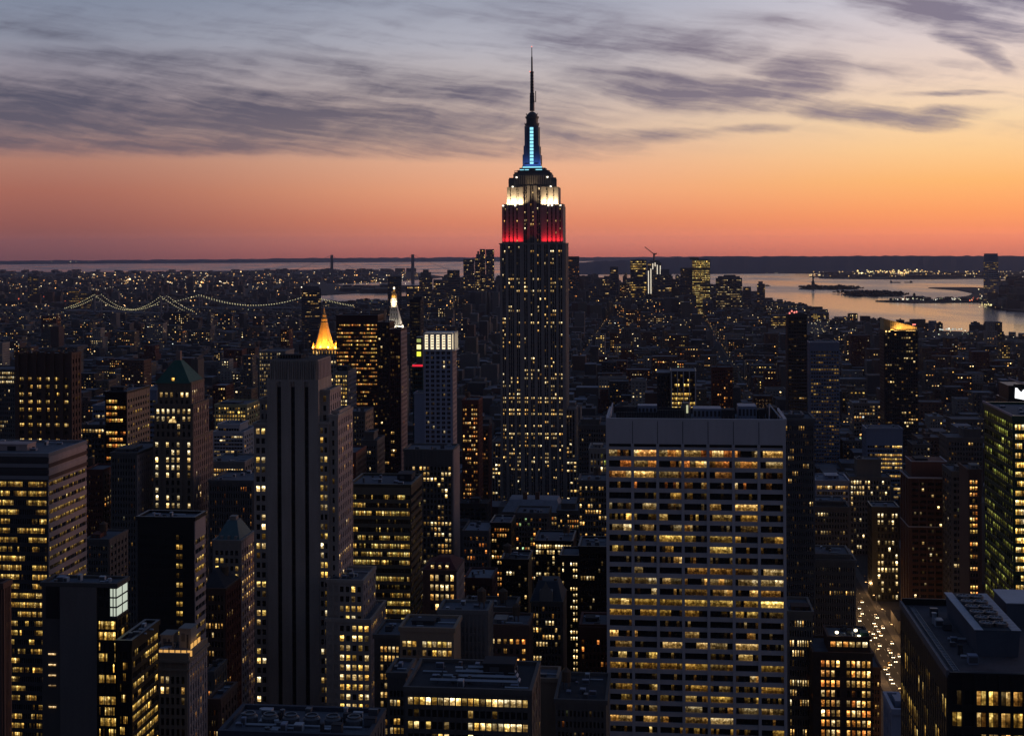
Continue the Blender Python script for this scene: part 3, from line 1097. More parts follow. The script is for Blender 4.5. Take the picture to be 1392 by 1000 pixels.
# ================================================================== TRAVERTINE SLAB (right of centre)
def travertine_slab():
    b = B('office_tower', 'broad pale travertine office slab with seven wide window bays, half of them lit', 'office tower', 826, 560, 590, 21, indiv=True)
    X = lambda u: b.x(u, 0, 590)
    x1 = X(1066)
    zt = b.z(571)
    D_ = 38
    per = 14.37 * 560 / F
    cw = x1 / 7
    W_ = b.part('wall')
    W_.box(0, x1, 0, D_, 0, zt, BLACK, top=False)
    zb = b.z(602)
    pw = 3.6 * 560 / F
    for i in range(8):                                  # piers
        c = i * cw
        a, e = (c - pw * .6, c + pw * .5)
        W_.box(a, e, -1.5, 0, 0, zb, TRAV)
        if 0 < i < 7:
            W_.box(c - .12, c + .12, -1.36, -1.29, zb + .1, zt, STEEL)
    W_.box(-pw * .6, x1 + pw * .5, -1.3, 0, zb, zt + 1.0, TRAV, bottom=True)       # blank parapet band
    z0 = b.z(606.3)
    W_.box(.02, x1 - .02, -1.05, 0, b.z(610.3), z0, TRAV, bottom=True)
    rows = int((b.z(610.3)) / per)
    rnd = b.rnd
    tops = b.z(610.3)
    for r in range(rows):
        za = tops - (r + 1) * per
        wb, wt = za + 5.5 * 560 / F, za + per
        W_.box(.02, x1 - .02, -1.05, 0, za, wb, TRAV, bottom=True)
        row = rnd.choice((.5, .42, .26, .16, .12, .4, .9, .3)) if r > 2 else .6
        pal = rnd.choice((WARM, YEL, YEL, WARM + WHITE)) if r > 3 else WARM + ORANGE
        rg = rnd.choice((.8, 1.0, .6, .45))
        for i in range(7):
            xa, xb = i * cw + pw * .5, (i + 1) * cw - pw * .5
            qs = []
            n = 8
            on = rnd.random() < row
            c = glow_of(pal, .66 * rg, rnd)
            for k in range(n):
                if rnd.random() < .2:
                    on = rnd.random() < row
                    c = glow_of(pal, .66 * rg, rnd)
                f = rnd.uniform(.6, 1.35)
                cc = tuple(q * f for q in c) if on else (0, 0, 0) if rnd.random() < .8 else glow_of(pal, .07, rnd)
                pa, pb = xa + (xb - xa) * k / n, xa + (xb - xa) * (k + 1) / n
                qs.append(([(pa + .03, -.05, wb), (pb - .03, -.05, wb), (pb - .03, -.05, wt), (pa + .03, -.05, wt)], cc))
            b.wins.append(qs)
    b.part('roof').quad([(0, 0, zt - 1.5), (x1, 0, zt - 1.5), (x1, D_, zt - 1.5), (0, D_, zt - 1.5)], ROOFM)
    for i, xa in enumerate((-pw * .6, x1 - .3)):
        P = b.part(('parapet', i))
        P.box(xa, xa + 1.3, 0, D_, zt - 1.5, zt + 1.2, TRAV)
    P = b.part(('parapet', 2))
    P.box(0, x1, D_ - .6, D_, zt - 1.5, zt + 1.0, ROOFD)
    # plant on the roof
    zr = zt - 1.5
    def RX(u): return b.x(u, 20, 563)
    for i in range(2):
        Q = b.part(('louvre_screen', i))
        a, c = ((RX(838), RX(893)), (RX(893), RX(934)))[i]
        Q.box(a, c, 14 + i, 15 + i, zr, zr + 3.2 + .8 * i, ROOFD)
        n = int((c - a) / .7)
        for j in range(n):
            Q.box(a + j * .7, a + j * .7 + .25, 13.7 + i, 14 + i, zr, zr + 3.3 + .8 * i, STEEL)
    for i, (ua, ub, y0, y1, h, mm) in enumerate(((867, 893, 20, 27, 5.2, BLUEG), (942, 980, 16, 26, 4.6, BLUEG), (1003, 1028, 17, 28, 5.6, BLUEG), (1030, 1040, 20, 26, 4, ROOFD), (1043, 1056, 18, 28, 5, ROOFD), (980, 998, 14, 22, 4.4, ROOFD))):
        Q = b.part(('roof_equipment', i))
        Q.box(RX(ua), RX(ub), y0, y1, zr, zr + h, mm)
        n = max(2, int((ub - ua) / 5))
        for j in range(n):
            Q.box(RX(ua + (ub - ua) * (j + .2) / n), RX(ua + (ub - ua) * (j + .75) / n), y0 - .15, y0, zr + h * .3, zr + h * .8, ROOFD)
    Q = b.part(('cooling_tower', 0))
    Q.lathe(RX(932), 17, [(2.2, zr), (2.2, zr + 5), (1.7, zr + 6.2), (1.7, zr + 7), (0, zr + 7)], STEEL, 12)
    Q = b.part(('roof_lamp', 0))
    Q.box(RX(932.5), RX(935), 12.2, 12.6, zr + 3.2, zr + 6.4, glow_mat('pale_roof_lamp', (.75, .75, .45), .7))
    Q = b.part(('roof_rail', 0))
    for i in range(40):
        x = x1 * (i + .5) / 40
        Q.beam((x, .8, zr), (x, .8, zt + 2), .06, STEEL)
    for sx, u in ((0, 824), (1, 1066)):
        Q = b.part(('window_washing_davit', sx))
        xx = (0.2, x1 - .2)[sx]
        Q.beam((xx, 1, zt), (xx + (1.4, -4.6)[sx], 14, zt + 5.4), .22, EQUIP)
        Q.beam((xx + (1.4, -4.6)[sx], 14, zr), (xx + (1.4, -4.6)[sx], 14, zt + 5.4), .18, EQUIP)
    b.done(u0=820, u1=1074)


travertine_slab()


# ================================================================== CONCRETE TOWER WITH THREE DARK STRIPES (left of centre)
def striped_tower():
    b = B('art_deco_tower', 'grey art deco stone tower with three tall dark vertical slots and a fluted crown', 'skyscraper', 433, 582, 600, 31, indiv=True)
    X = lambda u, yo=0: b.x(u, yo, 600)
    Z = lambda v, yo=0: b.z(v, X(400, yo), yo)
    px = 582 / F
    m = wall('pale_grey_stone', (0.33, 0.275, 0.235), .85, .65)
    pm = SUNPINK
    D_ = 24
    x0 = X(363)
    W_ = b.part('wall')
    ztop = Z(516)
    # shaft: solid strips around three recessed slots
    slots = [(376.5, 382.3), (395.5, 401), (414, 419.5)]
    W_.box(x0, 0, 1.6, D_, 0, ztop, m, top=False)
    e = [363] + [q for s in slots for q in s] + [433]
    for i in range(0, len(e), 2):
        W_.box(X(e[i]), X(e[i + 1]), 0, 1.6, 0, ztop, m)
    for i, (a, c) in enumerate(slots):
        zz = Z(526)
        W_.box(X(a), X(c), 0.004, 1.6, zz + 2.2, ztop - .004, m, bottom=True)
        W_.box(X(a) , X(c), 0.7, 1.6, zz, zz + 2.2, m, bottom=True)
        S = b.part(('window_slot', i))
        S.box(X(a), X(c), 1.3, 1.55, 0, zz, BLACK)
        n = int(zz / 3.9)
        for r in range(n):
            S.box(X(a), X(c), 1.15, 1.3, r * 3.9, r * 3.9 + 1.1, DARK, bottom=True)
        S.box((X(a) + X(c)) / 2 - .08, (X(a) + X(c)) / 2 + .08, 1.05, 1.15, 0, zz, DARK)
    # fluted crown
    zc = Z(489)
    C_ = b.part('crown')
    C_.box(X(367.5), X(432), .8, D_ - 1, ztop, zc, m)
    n = 26
    for i in range(n):
        u = 367.5 + (432 - 367.5) * i / n
        h = Z(489.5 + (2.5 if i % 4 in (0,) else 0) + (1.0 if i % 2 else 0))
        C_.box(X(u), X(u + 1.35), .3 if i % 2 else .05, .8, ztop + (0 if i % 2 else -2.4), h, m, bottom=True)
    for i in range(4):
        u = 372.5 + i * 18.4
        C_.frustum(X(u), X(u + 2.6), -.25, .3, ztop - 3.4, X(u + .8), X(u + 1.8), .0, .3, ztop + 4.5, m)
    for i in range(9):                                   # right side pilasters, western glow put into their lighter colour
        y = 1.6 + i * 2.4
        C_.box(X(432), X(432) + .5, y, y + 1.1, ztop, zc - .6, pm)
    C_.box(X(432), X(432) + .25, 1.0, D_ - 1.2, ztop, zc - .8, pm)
    b.part('roof').quad([(X(367.5), .8, zc + .01), (X(432), .8, zc + .01), (X(432), D_ - 1, zc + .01), (X(367.5), D_ - 1, zc + .01)], ROOFD)
    for i in range(2):
        H = b.part(('penthouse', i))
        ua, ub, v = ((382, 411, 482.5), (376, 386, 486))[i]
        H.box(X(ua, 9), X(ub, 9), 8 + 4 * i, 16 + 2 * i, zc, Z(v, 9), ROOFD)
        for j in range(9):
            xx = X(ua + (ub - ua) * j / 8, 9)
            H.beam((xx, 8 + 4 * i - .2, zc), (xx, 8 + 4 * i - .2, Z(v - 1, 9)), .13, STEEL)
        H.beam((X(ua, 9), 7.7 + 4 * i, Z(v - 1, 9)), (X(ub, 9), 7.7 + 4 * i, Z(v - 1, 9)), .16, STEEL)
    for i in range(2):
        A = b.part(('antenna', i))
        A.beam((X(413 + 5 * i, 9), 10, zc), (X(413.6 + 5 * i, 9), 10, Z(458 + 10 * i, 9)), .14, STEEL)
    # side wings with paired windows
    f = dict(fh=13.05 * px, wr=.66, hr=.58, pd=.35, sd=.25, pal=WHITE + YEL, gain=1.25, run=.35, top=1.0, mg=.25, dim=.25)
    z1 = Z(533)
    b.tier(X(433.05), X(446.5), .6, D_, 0, Z(575), m, front=dict(f, n=2, lit=.3, mg=.4), par=.6)
    b.tier(X(433.05), X(445), 3.6, D_, Z(575) - 1, z1, m, front=dict(f, n=1, lit=.1, wr=.4), right=dict(f, n=5, lit=.05, m=pm, wr=.4), par=.8)
    b.tier(X(445), X(455), 7, D_ + 3, 0, Z(560, 7), m, front=dict(f, n=1, lit=.1, wr=.4), right=dict(f, n=6, lit=.05, m=pm, wr=.45), par=.8)
    b.tier(X(446.6), X(457.6), 1.6, D_ + 5, 0, Z(566), m, right=dict(f, n=8, lit=.16, m=pm, wr=.5, pal=WARM), front=dict(f, n=1, lit=0, wr=.3), par=.8)
    b.tier(X(344.5), X(362.95), .8, D_, 0, Z(577), m, front=dict(f, n=2, lit=.5, mg=.6), par=.6)
    b.tier(X(350), X(362.95), 4, D_, Z(577) - 1, Z(545), m, front=dict(f, n=2, lit=.04, wr=.5), par=.6)
    # lower right block
    b.tier(X(447.5), X(495.5), -5, 20, 0, Z(789, -5), m, front=dict(f, n=6, lit=.42, skip=(0, 1), wr=.62), right=dict(f, n=6, lit=.12, m=pm, wr=.5), par=1)
    b.tier(X(447.5), X(507), -7, 24, 0, Z(842, -7), m, front=dict(f, n=7, lit=.48, skip=(0, 1), wr=.62), right=dict(f, n=10, lit=.3, m=pm, wr=.5, pal=YEL), par=1)
    b.clutter(X(452), X(488), -3, 14, Z(789, -5), 7)
    b.done(vbot=975, u0=343, u1=508)


striped_tower()
for (ua, ub, Y, dp) in ((640, 815, 1310, 60), (824, 1070, 560, 42), (343, 508, 575, 34)):
    for u in range(ua, ub, 6):
        k, _ = ray(u, 600)
        p, q = to_grid(k * Y, Y)
        FOOT.append((p - 2, p + 6 * Y / F + 2, q - 4, q + dp))


# ================================================================== OTHER NAMED TOWERS
def tower(name, label, cat, u0, u1, vt, Y, depth, m, front=None, side=None, vbot=None, roof=ROOFM, par=1.0, indiv=False, huts=(), tanks=(), clutter=0, upper=(), seed=None, finish=True, uref=None, rot=0.0):
    """Straight tower: front from column u0 to u1, top row vt at its visible corner, tanks / huts / upper setbacks on the roof."""
    uref = uref if uref is not None else (u1 if u1 < 898 else u0)
    b = B(name, label, cat, uref, Y, max(vt, 400), seed, indiv=indiv, rot=rot)
    x0, x1 = b.x(u0), b.x(u1)
    zt = b.z(vt)
    right = u1 < 905
    b.tier(x0, x1, 0, depth, 0, zt, m, front=front, right=side if right else None, left=None if right else side, roof=roof, par=par)
    zr = zt
    px = Y / F
    for (ua, ub, v, y0, y1, f2, s2) in upper:
        xa, xb = b.x(ua, y0), b.x(ub, y0)
        z = b.z(v, xa, y0)
        b.tier(xa, xb, y0, y1, zr - 0.5, z, m, front=f2, right=s2 if right else None, left=None if right else s2, roof=roof, par=par * .8)
        zr = z
    for (ua, ub, v, y0, y1, mm) in huts:
        xa, xb = b.x(ua, y0), b.x(ub, y0)
        b.hut(xa, xb, y0, y1, zr, max(1.5, b.z(v, xa, y0) - zr), mm)
    for (u, y, r) in tanks:
        b.tank(b.x(u, y), y, zr, r)
    if clutter:
        if upper:
            b.clutter(b.x(upper[-1][0], 5) + 1, b.x(upper[-1][1], 5) - 4, upper[-1][3] + 1, upper[-1][4] - 3, zr, clutter)
        else:
            b.clutter(x0 + 2, x1 - 5, 2, depth - 3, zr, clutter)
    if finish:
        b.done(vbot=vbot)
    return b


def fd(n, fh, lit, **k):
    d = dict(n=n, fh=fh, lit=lit)
    d.update(k)
    return d


PX = lambda v, Y: v * Y / F

# A: banded office block, far left
Y = 560
b = tower('office_tower', 'broad dark office block with bright yellow window bands cut by the left edge', 'office tower', -75, 65, 619, Y, 37, BANDG,
          front=fd(11, PX(12.62, Y), .93, top=PX(33, Y), wr=.97, hr=.55, pal=YEL, gain=.56, panes=5, run=.7, pd=.2, sd=.32, mg=.6, rowlit=lambda r: (.95, .9, .95, .97, .8, .9, .75, .7, .95, .9, .97, .95, .97, .9, .35, .3)[r] if r < 16 else .6, sm=wall('dark_bronze_band', (.055, .05, .052), .5, .3), m=wall('dark_bronze_band', (.055, .05, .052), .5, .3), collit=lambda i: .45 if i == 8 else 1),
          side=fd(9, PX(12.62, Y), .6, top=PX(33, Y), wr=.97, hr=.45, pal=YEL, gain=.26, panes=5, run=.3, pd=.2, sd=.4, sm=SUNPINK, m=SUNPINK), indiv=True, vbot=960,
          huts=((-40, 37, 603, 12, 20, SUNPINK),), clutter=9, finish=False)
for i in range(4):
    q = b.part(('cornice', i))
    z = b.z(622 + i * 8.2)
    q.box(b.x(-75) - .5, .55, -.55, -.3, z - 1.5, z, BANDG if i % 2 else wall('dark_bronze_band', (.055, .05, .052)), bottom=True)
    q.box(.41, .75, -.5, 37.2, z - 1.5, z, SUNPINK if i % 2 == 0 else BROWN, bottom=True)
b.done(vbot=960)

# far-left sliver of a nearer tower
tower('apartment_tower', 'sliver of brown stepped apartment tower at the bottom left corner', 'apartment tower', -60, 3, 797, 350, 4, BROWN, front=fd(7, 3.4, .25, pal=WHITE, gain=.8), side=fd(4, 3.4, .2, pal=WARM), vbot=1000, indiv=True, clutter=4)

# B: blank slab with a glazed end, bright white lantern at its top corner
Y = 420
b = B('office_tower', 'dark slab tower with blank grey wall and brightly lit white glass corner on top', 'office tower', 158, Y, 800, 5, indiv=True)
x0, x1 = b.x(57), 0.0
zt = b.z(796)
b.tier(x0, x1, 0, 9, 0, zt, wall('blank_grey_wall', (.085, .075, .07), .8, .4), roof=ROOFM, par=.8)
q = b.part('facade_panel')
q.box(b.x(63), b.x(81), -.25, 0, b.z(842), zt - .3, BLACK)
q.box(b.x(82), b.x(132), -.5, 0, 0, zt + .3, wall('blank_grey_panel', (.15, .13, .12), .8, .4))
xg = b.x(133)
b.facade('front', xg, x1 - .01, 0, 9, 0, b.z(840), BLACK, n=3, fh=PX(14.6, Y), wr=.93, hr=.74, lit=.6, pal=YEL, gain=.9, panes=4, run=.6, top=.5, mg=.2, pd=.25, sd=.2, rowlit=lambda r: (.9, .95, .3, .35, .2, .95, .1, .8, .6, .95, .7)[r] if r < 11 else .4)
b.facade('right', xg, x1, 0, 9, 0, b.z(840), BLACK, n=3, fh=PX(14.6, Y), wr=.93, hr=.74, lit=.3, pal=YEL, gain=.7, panes=3, run=.5, top=.5, mg=.2, pd=.25, sd=.2)
b.facade('front', xg, b.x(149), 0, 9, b.z(840), zt, BLACK, n=2, fh=PX(14.6, Y), wr=.9, hr=.7, lit=.03, top=.5, mg=.2, pd=.25, sd=.2)
LAN = glow_mat('lantern_glass', (.86, .95, .78), .62)
ln = b.part('lantern')
ln.box(b.x(149.5), .12, -.12, 8.7, b.z(838), zt - .6, LAN)
fr = b.part('lantern_frame')
for i in range(4):
    z = b.z(838) + (zt - .6 - b.z(838)) * i / 3
    fr.box(b.x(149.2), .3, -.32, 8.9, z - .22, z + .22, STEEL, bottom=True)
for xx, yy in ((b.x(149.5), -.2), (0.0, -.2), (0.15, 4.2), (.15, 8.6), (b.x(154), -.2)):
    fr.box(xx - .12, xx + .14, yy - .12, yy + .12, b.z(838), zt, STEEL)
for i, v in enumerate((892, 906.5, 921, 935, 964)):
    k = b.part(('window', 900 + i))
    k.quad([(b.x(66), -.3, b.z(v)), (b.x(76), -.3, b.z(v)), (b.x(76), -.3, b.z(v - 2.4)), (b.x(66), -.3, b.z(v - 2.4))], GLASS, (1.0, .7, .35) if i != 3 else (.3, .2, .1))
b.clutter(x0 + 2, -3, 1, 6, zt, 9)
b.done(vbot=1000)
# its lower glazed wing
tower('office_building', 'low glass wing with slanting yellow lit floors beside the white lantern corner tower', 'office building', 160, 178, 874, 405, 22, BLACK, front=fd(3, PX(14.6, 405), .35, wr=.93, hr=.7, pal=YEL, gain=.8, panes=2, pd=.2, sd=.2), side=fd(6, PX(14.6, 405), .6, wr=.95, hr=.6, pal=YEL, gain=.75, panes=3, run=.7, pd=.2, sd=.25), vbot=1000, indiv=True, clutter=5)

# D: black slab with one lit window column
Y = 520
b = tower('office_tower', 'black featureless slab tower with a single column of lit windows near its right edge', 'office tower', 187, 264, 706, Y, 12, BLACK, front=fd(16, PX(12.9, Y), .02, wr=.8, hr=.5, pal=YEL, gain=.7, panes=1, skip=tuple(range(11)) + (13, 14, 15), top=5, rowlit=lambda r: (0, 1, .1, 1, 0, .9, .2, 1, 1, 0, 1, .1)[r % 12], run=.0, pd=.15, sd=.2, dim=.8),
          side=fd(3, PX(12.9, Y), .4, wr=.96, hr=.5, pal=YEL, gain=.4, panes=3, top=PX(25, Y), sd=.35, pd=.15, sm=SUNPINK, m=SUNPINK), vbot=875, roof=ROOFM, indiv=True, clutter=6)

# E: ornate low block in front
Y = 450
b = tower('office_building', 'ornate stone block with heavy cornice, orange lit roof edge and paired windows', 'office building', 201, 255, 893, Y, 18, TAN, front=fd(7, PX(14.2, Y), .38, wr=.62, hr=.66, pal=WHITE + WARM, gain=.95, top=PX(24, Y), pd=.5, sd=.3), side=fd(7, PX(14.2, Y), .2, wr=.55, hr=.62, pal=WARM, gain=.7, top=PX(24, Y), pd=.5, sd=.3, m=SUNPINK), vbot=1000, indiv=True, par=1.3, clutter=8, finish=False)
xx0, xx1 = b.x(201), b.x(255)
zt = b.z(893)
q = b.part('cornice')
q.box(xx0 - 1.1, 1.1, -1.1, 19, zt - 1.6, zt - .6, TAN, bottom=True)
q.box(xx0 - .7, .7, -.7, 18.6, zt - 4.4, zt - 3.7, TAN, bottom=True)
OR = glow_mat('orange_roof_light', (1.0, .52, .14), .8)
for i in range(7):
    q = b.part(('roof_light', i))
    x = xx0 + 1 + i * 2.0
    q.box(x, x + 1.5, .9, 1.2, zt + .1, zt + 1.9, OR)
for i in range(3):
    q = b.part(('roof_light', 20 + i))
    q.box(-1.4, -1.2, 7 + i * 3.4, 9.2 + i * 3.4, zt + .1, zt + 2.2, OR)
b.hut(xx0 + 1, xx0 + 5, 9, 15, zt, 4.5, STONE)
b.hut(xx0 + 7, xx0 + 11, 10, 16, zt, 6.5, STONE)
b.done(vbot=1000)
tower('office_building', 'narrow grey building tucked right of the ornate corniced block, tiny white rooftop lamp', 'office building', 279, 290, 915, 520, 15, STONE_D, front=fd(3, 3.7, .15), side=fd(5, 3.7, .12), vbot=1000, clutter=2)
tower('apartment_building', 'dark brick building with flat pale roof behind the narrow grey one', 'apartment building', 282, 299, 953, 470, 18, BROWN, front=fd(4, 3.6, .1), side=fd(5, 3.6, .05), vbot=1000, clutter=2)

# F: teal hipped roof
Y = 650
b = tower('apartment_tower', 'pale stone tower with teal hipped roof and large warm lit windows', 'apartment tower', 290, 327, 736, Y, 22, STONE, front=fd(5, PX(10.6, Y), .35, wr=.6, hr=.6, pal=WHITE + YEL, gain=1.0, top=PX(10, Y), rowlit=lambda r: (0, .1, .5, .1, .5, .9, .8, .3, .6, .5, .6, .4, .5)[r] if r < 13 else .4), side=fd(6, PX(10.6, Y), .3, wr=.6, hr=.6, pal=WARM, gain=.8, top=PX(10, Y), m=SUNPINK), vbot=880, roof=ROOFM, par=.8, finish=False)
x0 = b.x(290)
z0, z1 = b.z(735), b.z(712)
rf = b.part('hipped_roof')
c = (x0 + 0) / 2
rf.frustum(x0 + .8, -.8, .8, 21, z0, c - 2.4, c + 2.4, 8, 14, z1, TEAL)
q = b.part('lantern')
q.box(c - 1.6, c + 1.6, 9, 13, z1, z1 + 1.8, STONE)
for i in range(3):
    d_ = b.part(('dormer', i))
    xx = x0 + 3 + i * 3.4
    d_.box(xx, xx + 1.2, 1.2, 3, z0 + .2, z0 + 2.0, STONE)
b.done(vbot=880)
b = tower('apartment_building', 'brown gabled building with a row of orange windows below the teal roofed tower', 'apartment building', 277, 306, 800, 560, 20, BROWN, front=fd(6, PX(12.5, 560), .08, rowlit=lambda r: (0, .05, .05, .85, .1, .1, .7, .05)[r] if r < 8 else .2, pal=WARM, gain=1.0, run=.2), side=fd(6, 3.8, .1, m=REDB), vbot=1000, par=.3, finish=False)
q = b.part('gable_roof')
x0 = b.x(277)
z0 = b.z(800)
q.frustum(x0, 0, 0, 20, z0, x0 + 1.5, x0 + 2.6, 7, 12, z0 + 6, ROOFD)
b.tank(x0 + 5, 12, z0, 1.6)
b.done(vbot=1000)

# G: green pyramid tower
Y = 800
b = B('art_deco_tower', 'brick tower with green copper pyramid roof, tall chimney and lit window columns', 'skyscraper', 258, Y, 560, 17, indiv=True)
X = lambda u, yo=0: b.x(u, yo, 560)
Z = lambda v, yo=0: b.z(v, X(235, yo), yo)
gb = wall('dark_tan_brick', (.16, .12, .09), .85)
gs = wall('sunset_tan_brick', (.25, .175, .15), .85)  # same brick, lighter and pinker: low western light painted into its colour
f = dict(fh=PX(10.3, Y), wr=.5, hr=.62, pal=WHITE, gain=1.15, lit=.45, run=.25, pd=.5, sd=.25, top=1.2, mg=.6)
b.tier(X(213), X(258), 2, 24, 0, Z(522, 2), gb, front=dict(f, n=6, lit=.4, top=4), right=dict(f, n=6, lit=.06, m=gs, top=3), par=1.2)
b.tier(X(210), X(262), 0, 27, 0, Z(551), gb, front=dict(f, n=7, lit=.55, rowlit=lambda r: (.9, .6, .3, .35, .25, .6, .85, .8, .25, .2, .3, .45, .15, .6, .4)[r] if r < 15 else .3), right=dict(f, n=8, lit=.16, m=gs), par=.9)
b.tier(X(209), X(262.5), -1, 34, 0, Z(596), gb, front=dict(f, n=7, lit=.5, skip=(1, 5)), right=dict(f, n=10, lit=.2, m=gs), par=.7)
rf = b.part('pyramid_roof')
zt = Z(522, 2) + .6
rf.frustum(X(211.5, 2), X(259.5, 2), 1, 25, zt, X(237.5, 11), X(246, 11), 11, 15, Z(489.5, 11), COPPER)
ch = b.part('chimney')
ch.box(X(239, 11), X(245, 11), 11.4, 14.4, Z(490, 11), Z(477, 11), gs)
ch.beam((X(240, 11), 12.5, Z(477, 11)), (X(240, 11), 12.5, Z(470, 11)), .25, STEEL)
dm = b.part('dormer')
dm.box(X(232.5, 2), X(238, 2), 2.2, 7, zt, Z(511.5, 2), COPPER)
dw = b.part(('window', 0, ('dormer', 0)))
dw.quad([(X(233.3, 2), 2.1, Z(518, 2)), (X(237.3, 2), 2.1, Z(518, 2)), (X(237.3, 2), 2.1, Z(513.5, 2)), (X(233.3, 2), 2.1, Z(513.5, 2))], GLASS, (1.2, .7, .15))
aw = b.part('arched_window')
n = 12
ctr, rr_ = (X(235), 0), PX(5.4, Y)
pts = [(X(235) + rr_ * math.cos(math.pi * i / n), -.62, Z(574) + rr_ * math.sin(math.pi * i / n)) for i in range(n + 1)]
aw.quad(pts[::-1][::-1], GLASS, (1.1, .8, .35))
b.done(vbot=705)

# H: brown ribbed tower at left
Y = 850
b = tower('office_tower', 'dark brown tower with broad vertical ribs and scattered yellow lit floors', 'office tower', 24, 96, 482, Y, 14, BROWN, front=fd(18, PX(10.4, Y), .5, wr=.8, hr=.42, panes=2, pal=YEL + WARM, gain=.85, run=.7, top=PX(28, Y), pd=.25, sd=.2, rowlit=lambda r: (.6, .55, .5, .65, .55, .2, .7, .15, .6, .8, .4, .7, .75)[r % 13]), side=fd(3, PX(10.4, Y), .02, pd=.6), vbot=606, finish=False)
q = b.part('rib')
x0 = b.x(24)
for i in range(7):
    xx = x0 + (0 - x0) * i / 6
    q = b.part(('rib', i))
    q.box(xx - 1.25, xx + 1.25, -1.3, 0, 0, b.z(482) + 1.6, BROWN)
b.clutter(x0 + 3, -6, 3, 10, b.z(482), 8)
b.done(vbot=606)

# I and its neighbours
tower('office_building', 'mid-rise office with orange lit front and tan ribbed side beside the brown ribbed tower', 'office building', 143, 172, 534, 900, 40, BLACK, front=fd(7, PX(8.6, 900), .55, wr=.8, hr=.5, pal=ORANGE + YEL, gain=.95, run=.6, top=3.5, pd=.2, sd=.25, rowlit=lambda r: (.9, .7, .6, .6, .2, .6, .5, .55, .4, 1.0, .1, .4)[r] if r < 12 else .3), side=fd(9, PX(8.6, 900), .28, wr=.6, hr=.5, pal=YEL, gain=.4, top=3.5, m=TAN), vbot=610, huts=((150, 168, 526, 10, 18, ROOFD),), clutter=5)
tower('office_building', 'blue grey glass block with faint floors left of the green pyramid tower', 'office building', 190, 213, 531, 1000, 30, BLUEG, front=fd(5, PX(7, 1000), .1, wr=.9, hr=.5, pal=WHITE, gain=.4, top=6), side=fd(4, 4, .1), vbot=600)
tower('office_building', 'small blue roofed block with one lit floor left of the orange lit office', 'office building', 126, 143, 552, 1080, 30, BLUEG, front=fd(5, 4.0, .1, rowlit=lambda r: .9 if r == 1 else .05, wr=.9, pal=WARM), side=None, vbot=575)
tower('apartment_building', 'low block with one row of bright arched windows under the small blue roofed block', 'apartment building', 107, 143, 579, 930, 26, STONE_D, front=fd(8, PX(7, 930), .2, wr=.7, hr=.6, pal=WARM, gain=1.2, top=1.5, rowlit=lambda r: .95 if r == 0 else .5 if r == 1 else .04, run=.2), side=fd(4, 4, .1), vbot=600, clutter=3)
tower('office_tower', 'dark tower with pinkish finely windowed right side left of the green pyramid tower', 'office tower', 151, 186, 617, 800, 44, STONE_D, front=fd(9, 3.7, .03, wr=.5, pd=.6), side=fd(14, 3.7, .02, wr=.5, hr=.5, m=SUNPINK), vbot=720, huts=((156, 180, 610, 8, 24, STONE_D),), clutter=3)
tower('apartment_tower', 'dim brown brick apartment tower with few lit windows behind the banded left block', 'apartment tower', 113, 140, 640, 830, 22, REDB, front=fd(8, 3.4, .04, wr=.45, hr=.5), side=fd(5, 3.4, .05, m=BROWN), vbot=760, tanks=((124, 10, 2.2),))
tower('apartment_building', 'grey stepped block at the foot of the pinkish sided dark tower', 'apartment building', 116, 148, 735, 700, 24, STONE_D, front=fd(9, 3.6, .03), side=fd(5, 3.6, .03), vbot=800, huts=((124, 136, 726, 6, 14, REDB),), tanks=((141, 12, 2),))
tower('office_building', 'far left block with two rows of white lit windows behind the brown ribbed tower', 'office building', -40, 23, 503, 1350, 40, STONE_D, front=fd(22, PX(6, 1350), .3, pal=WHITE, gain=.9, rowlit=lambda r: .95 if r < 3 else .06, run=.4, top=1), vbot=530)
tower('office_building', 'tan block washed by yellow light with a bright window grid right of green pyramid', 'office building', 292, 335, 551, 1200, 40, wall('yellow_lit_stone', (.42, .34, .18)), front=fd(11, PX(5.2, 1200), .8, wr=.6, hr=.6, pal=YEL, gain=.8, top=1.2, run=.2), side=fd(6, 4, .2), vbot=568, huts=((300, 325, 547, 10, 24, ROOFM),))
tower('office_building', 'white and grey stepped block with ribbon windows right of the green pyramid tower', 'office building', 290, 331, 588, 1060, 36, TRAV, front=fd(10, PX(5, 1060), .3, wr=.9, hr=.5, pal=WHITE, gain=.5), side=fd(6, 3.6, .1), vbot=622, upper=((296, 326, 577, 8, 30, fd(8, 3.6, .15, wr=.9), None),), clutter=4)
tower('office_building', 'curved brow block with two rows of orange lit windows beside the stone striped tower', 'office building', 283, 332, 629, 900, 34, STONE, front=fd(14, PX(6.8, 900), .05, wr=.62, hr=.6, pal=WARM, gain=1.2, top=PX(7, 900), rowlit=lambda r: .97 if r < 2 else .04, run=.15), side=fd(6, 3.8, .05), vbot=655, clutter=6)
tower('office_building', 'dark pilastered block with sparse orange windows under the two lit window rows', 'office building', 284, 344, 655, 780, 34, STONE_D, front=fd(18, 3.9, .10, wr=.5, hr=.6, pal=ORANGE, collit=lambda i: .2 if i < 10 else 2.4, pd=.7, gain=.8), side=fd(6, 3.8, .1), vbot=710, clutter=7)

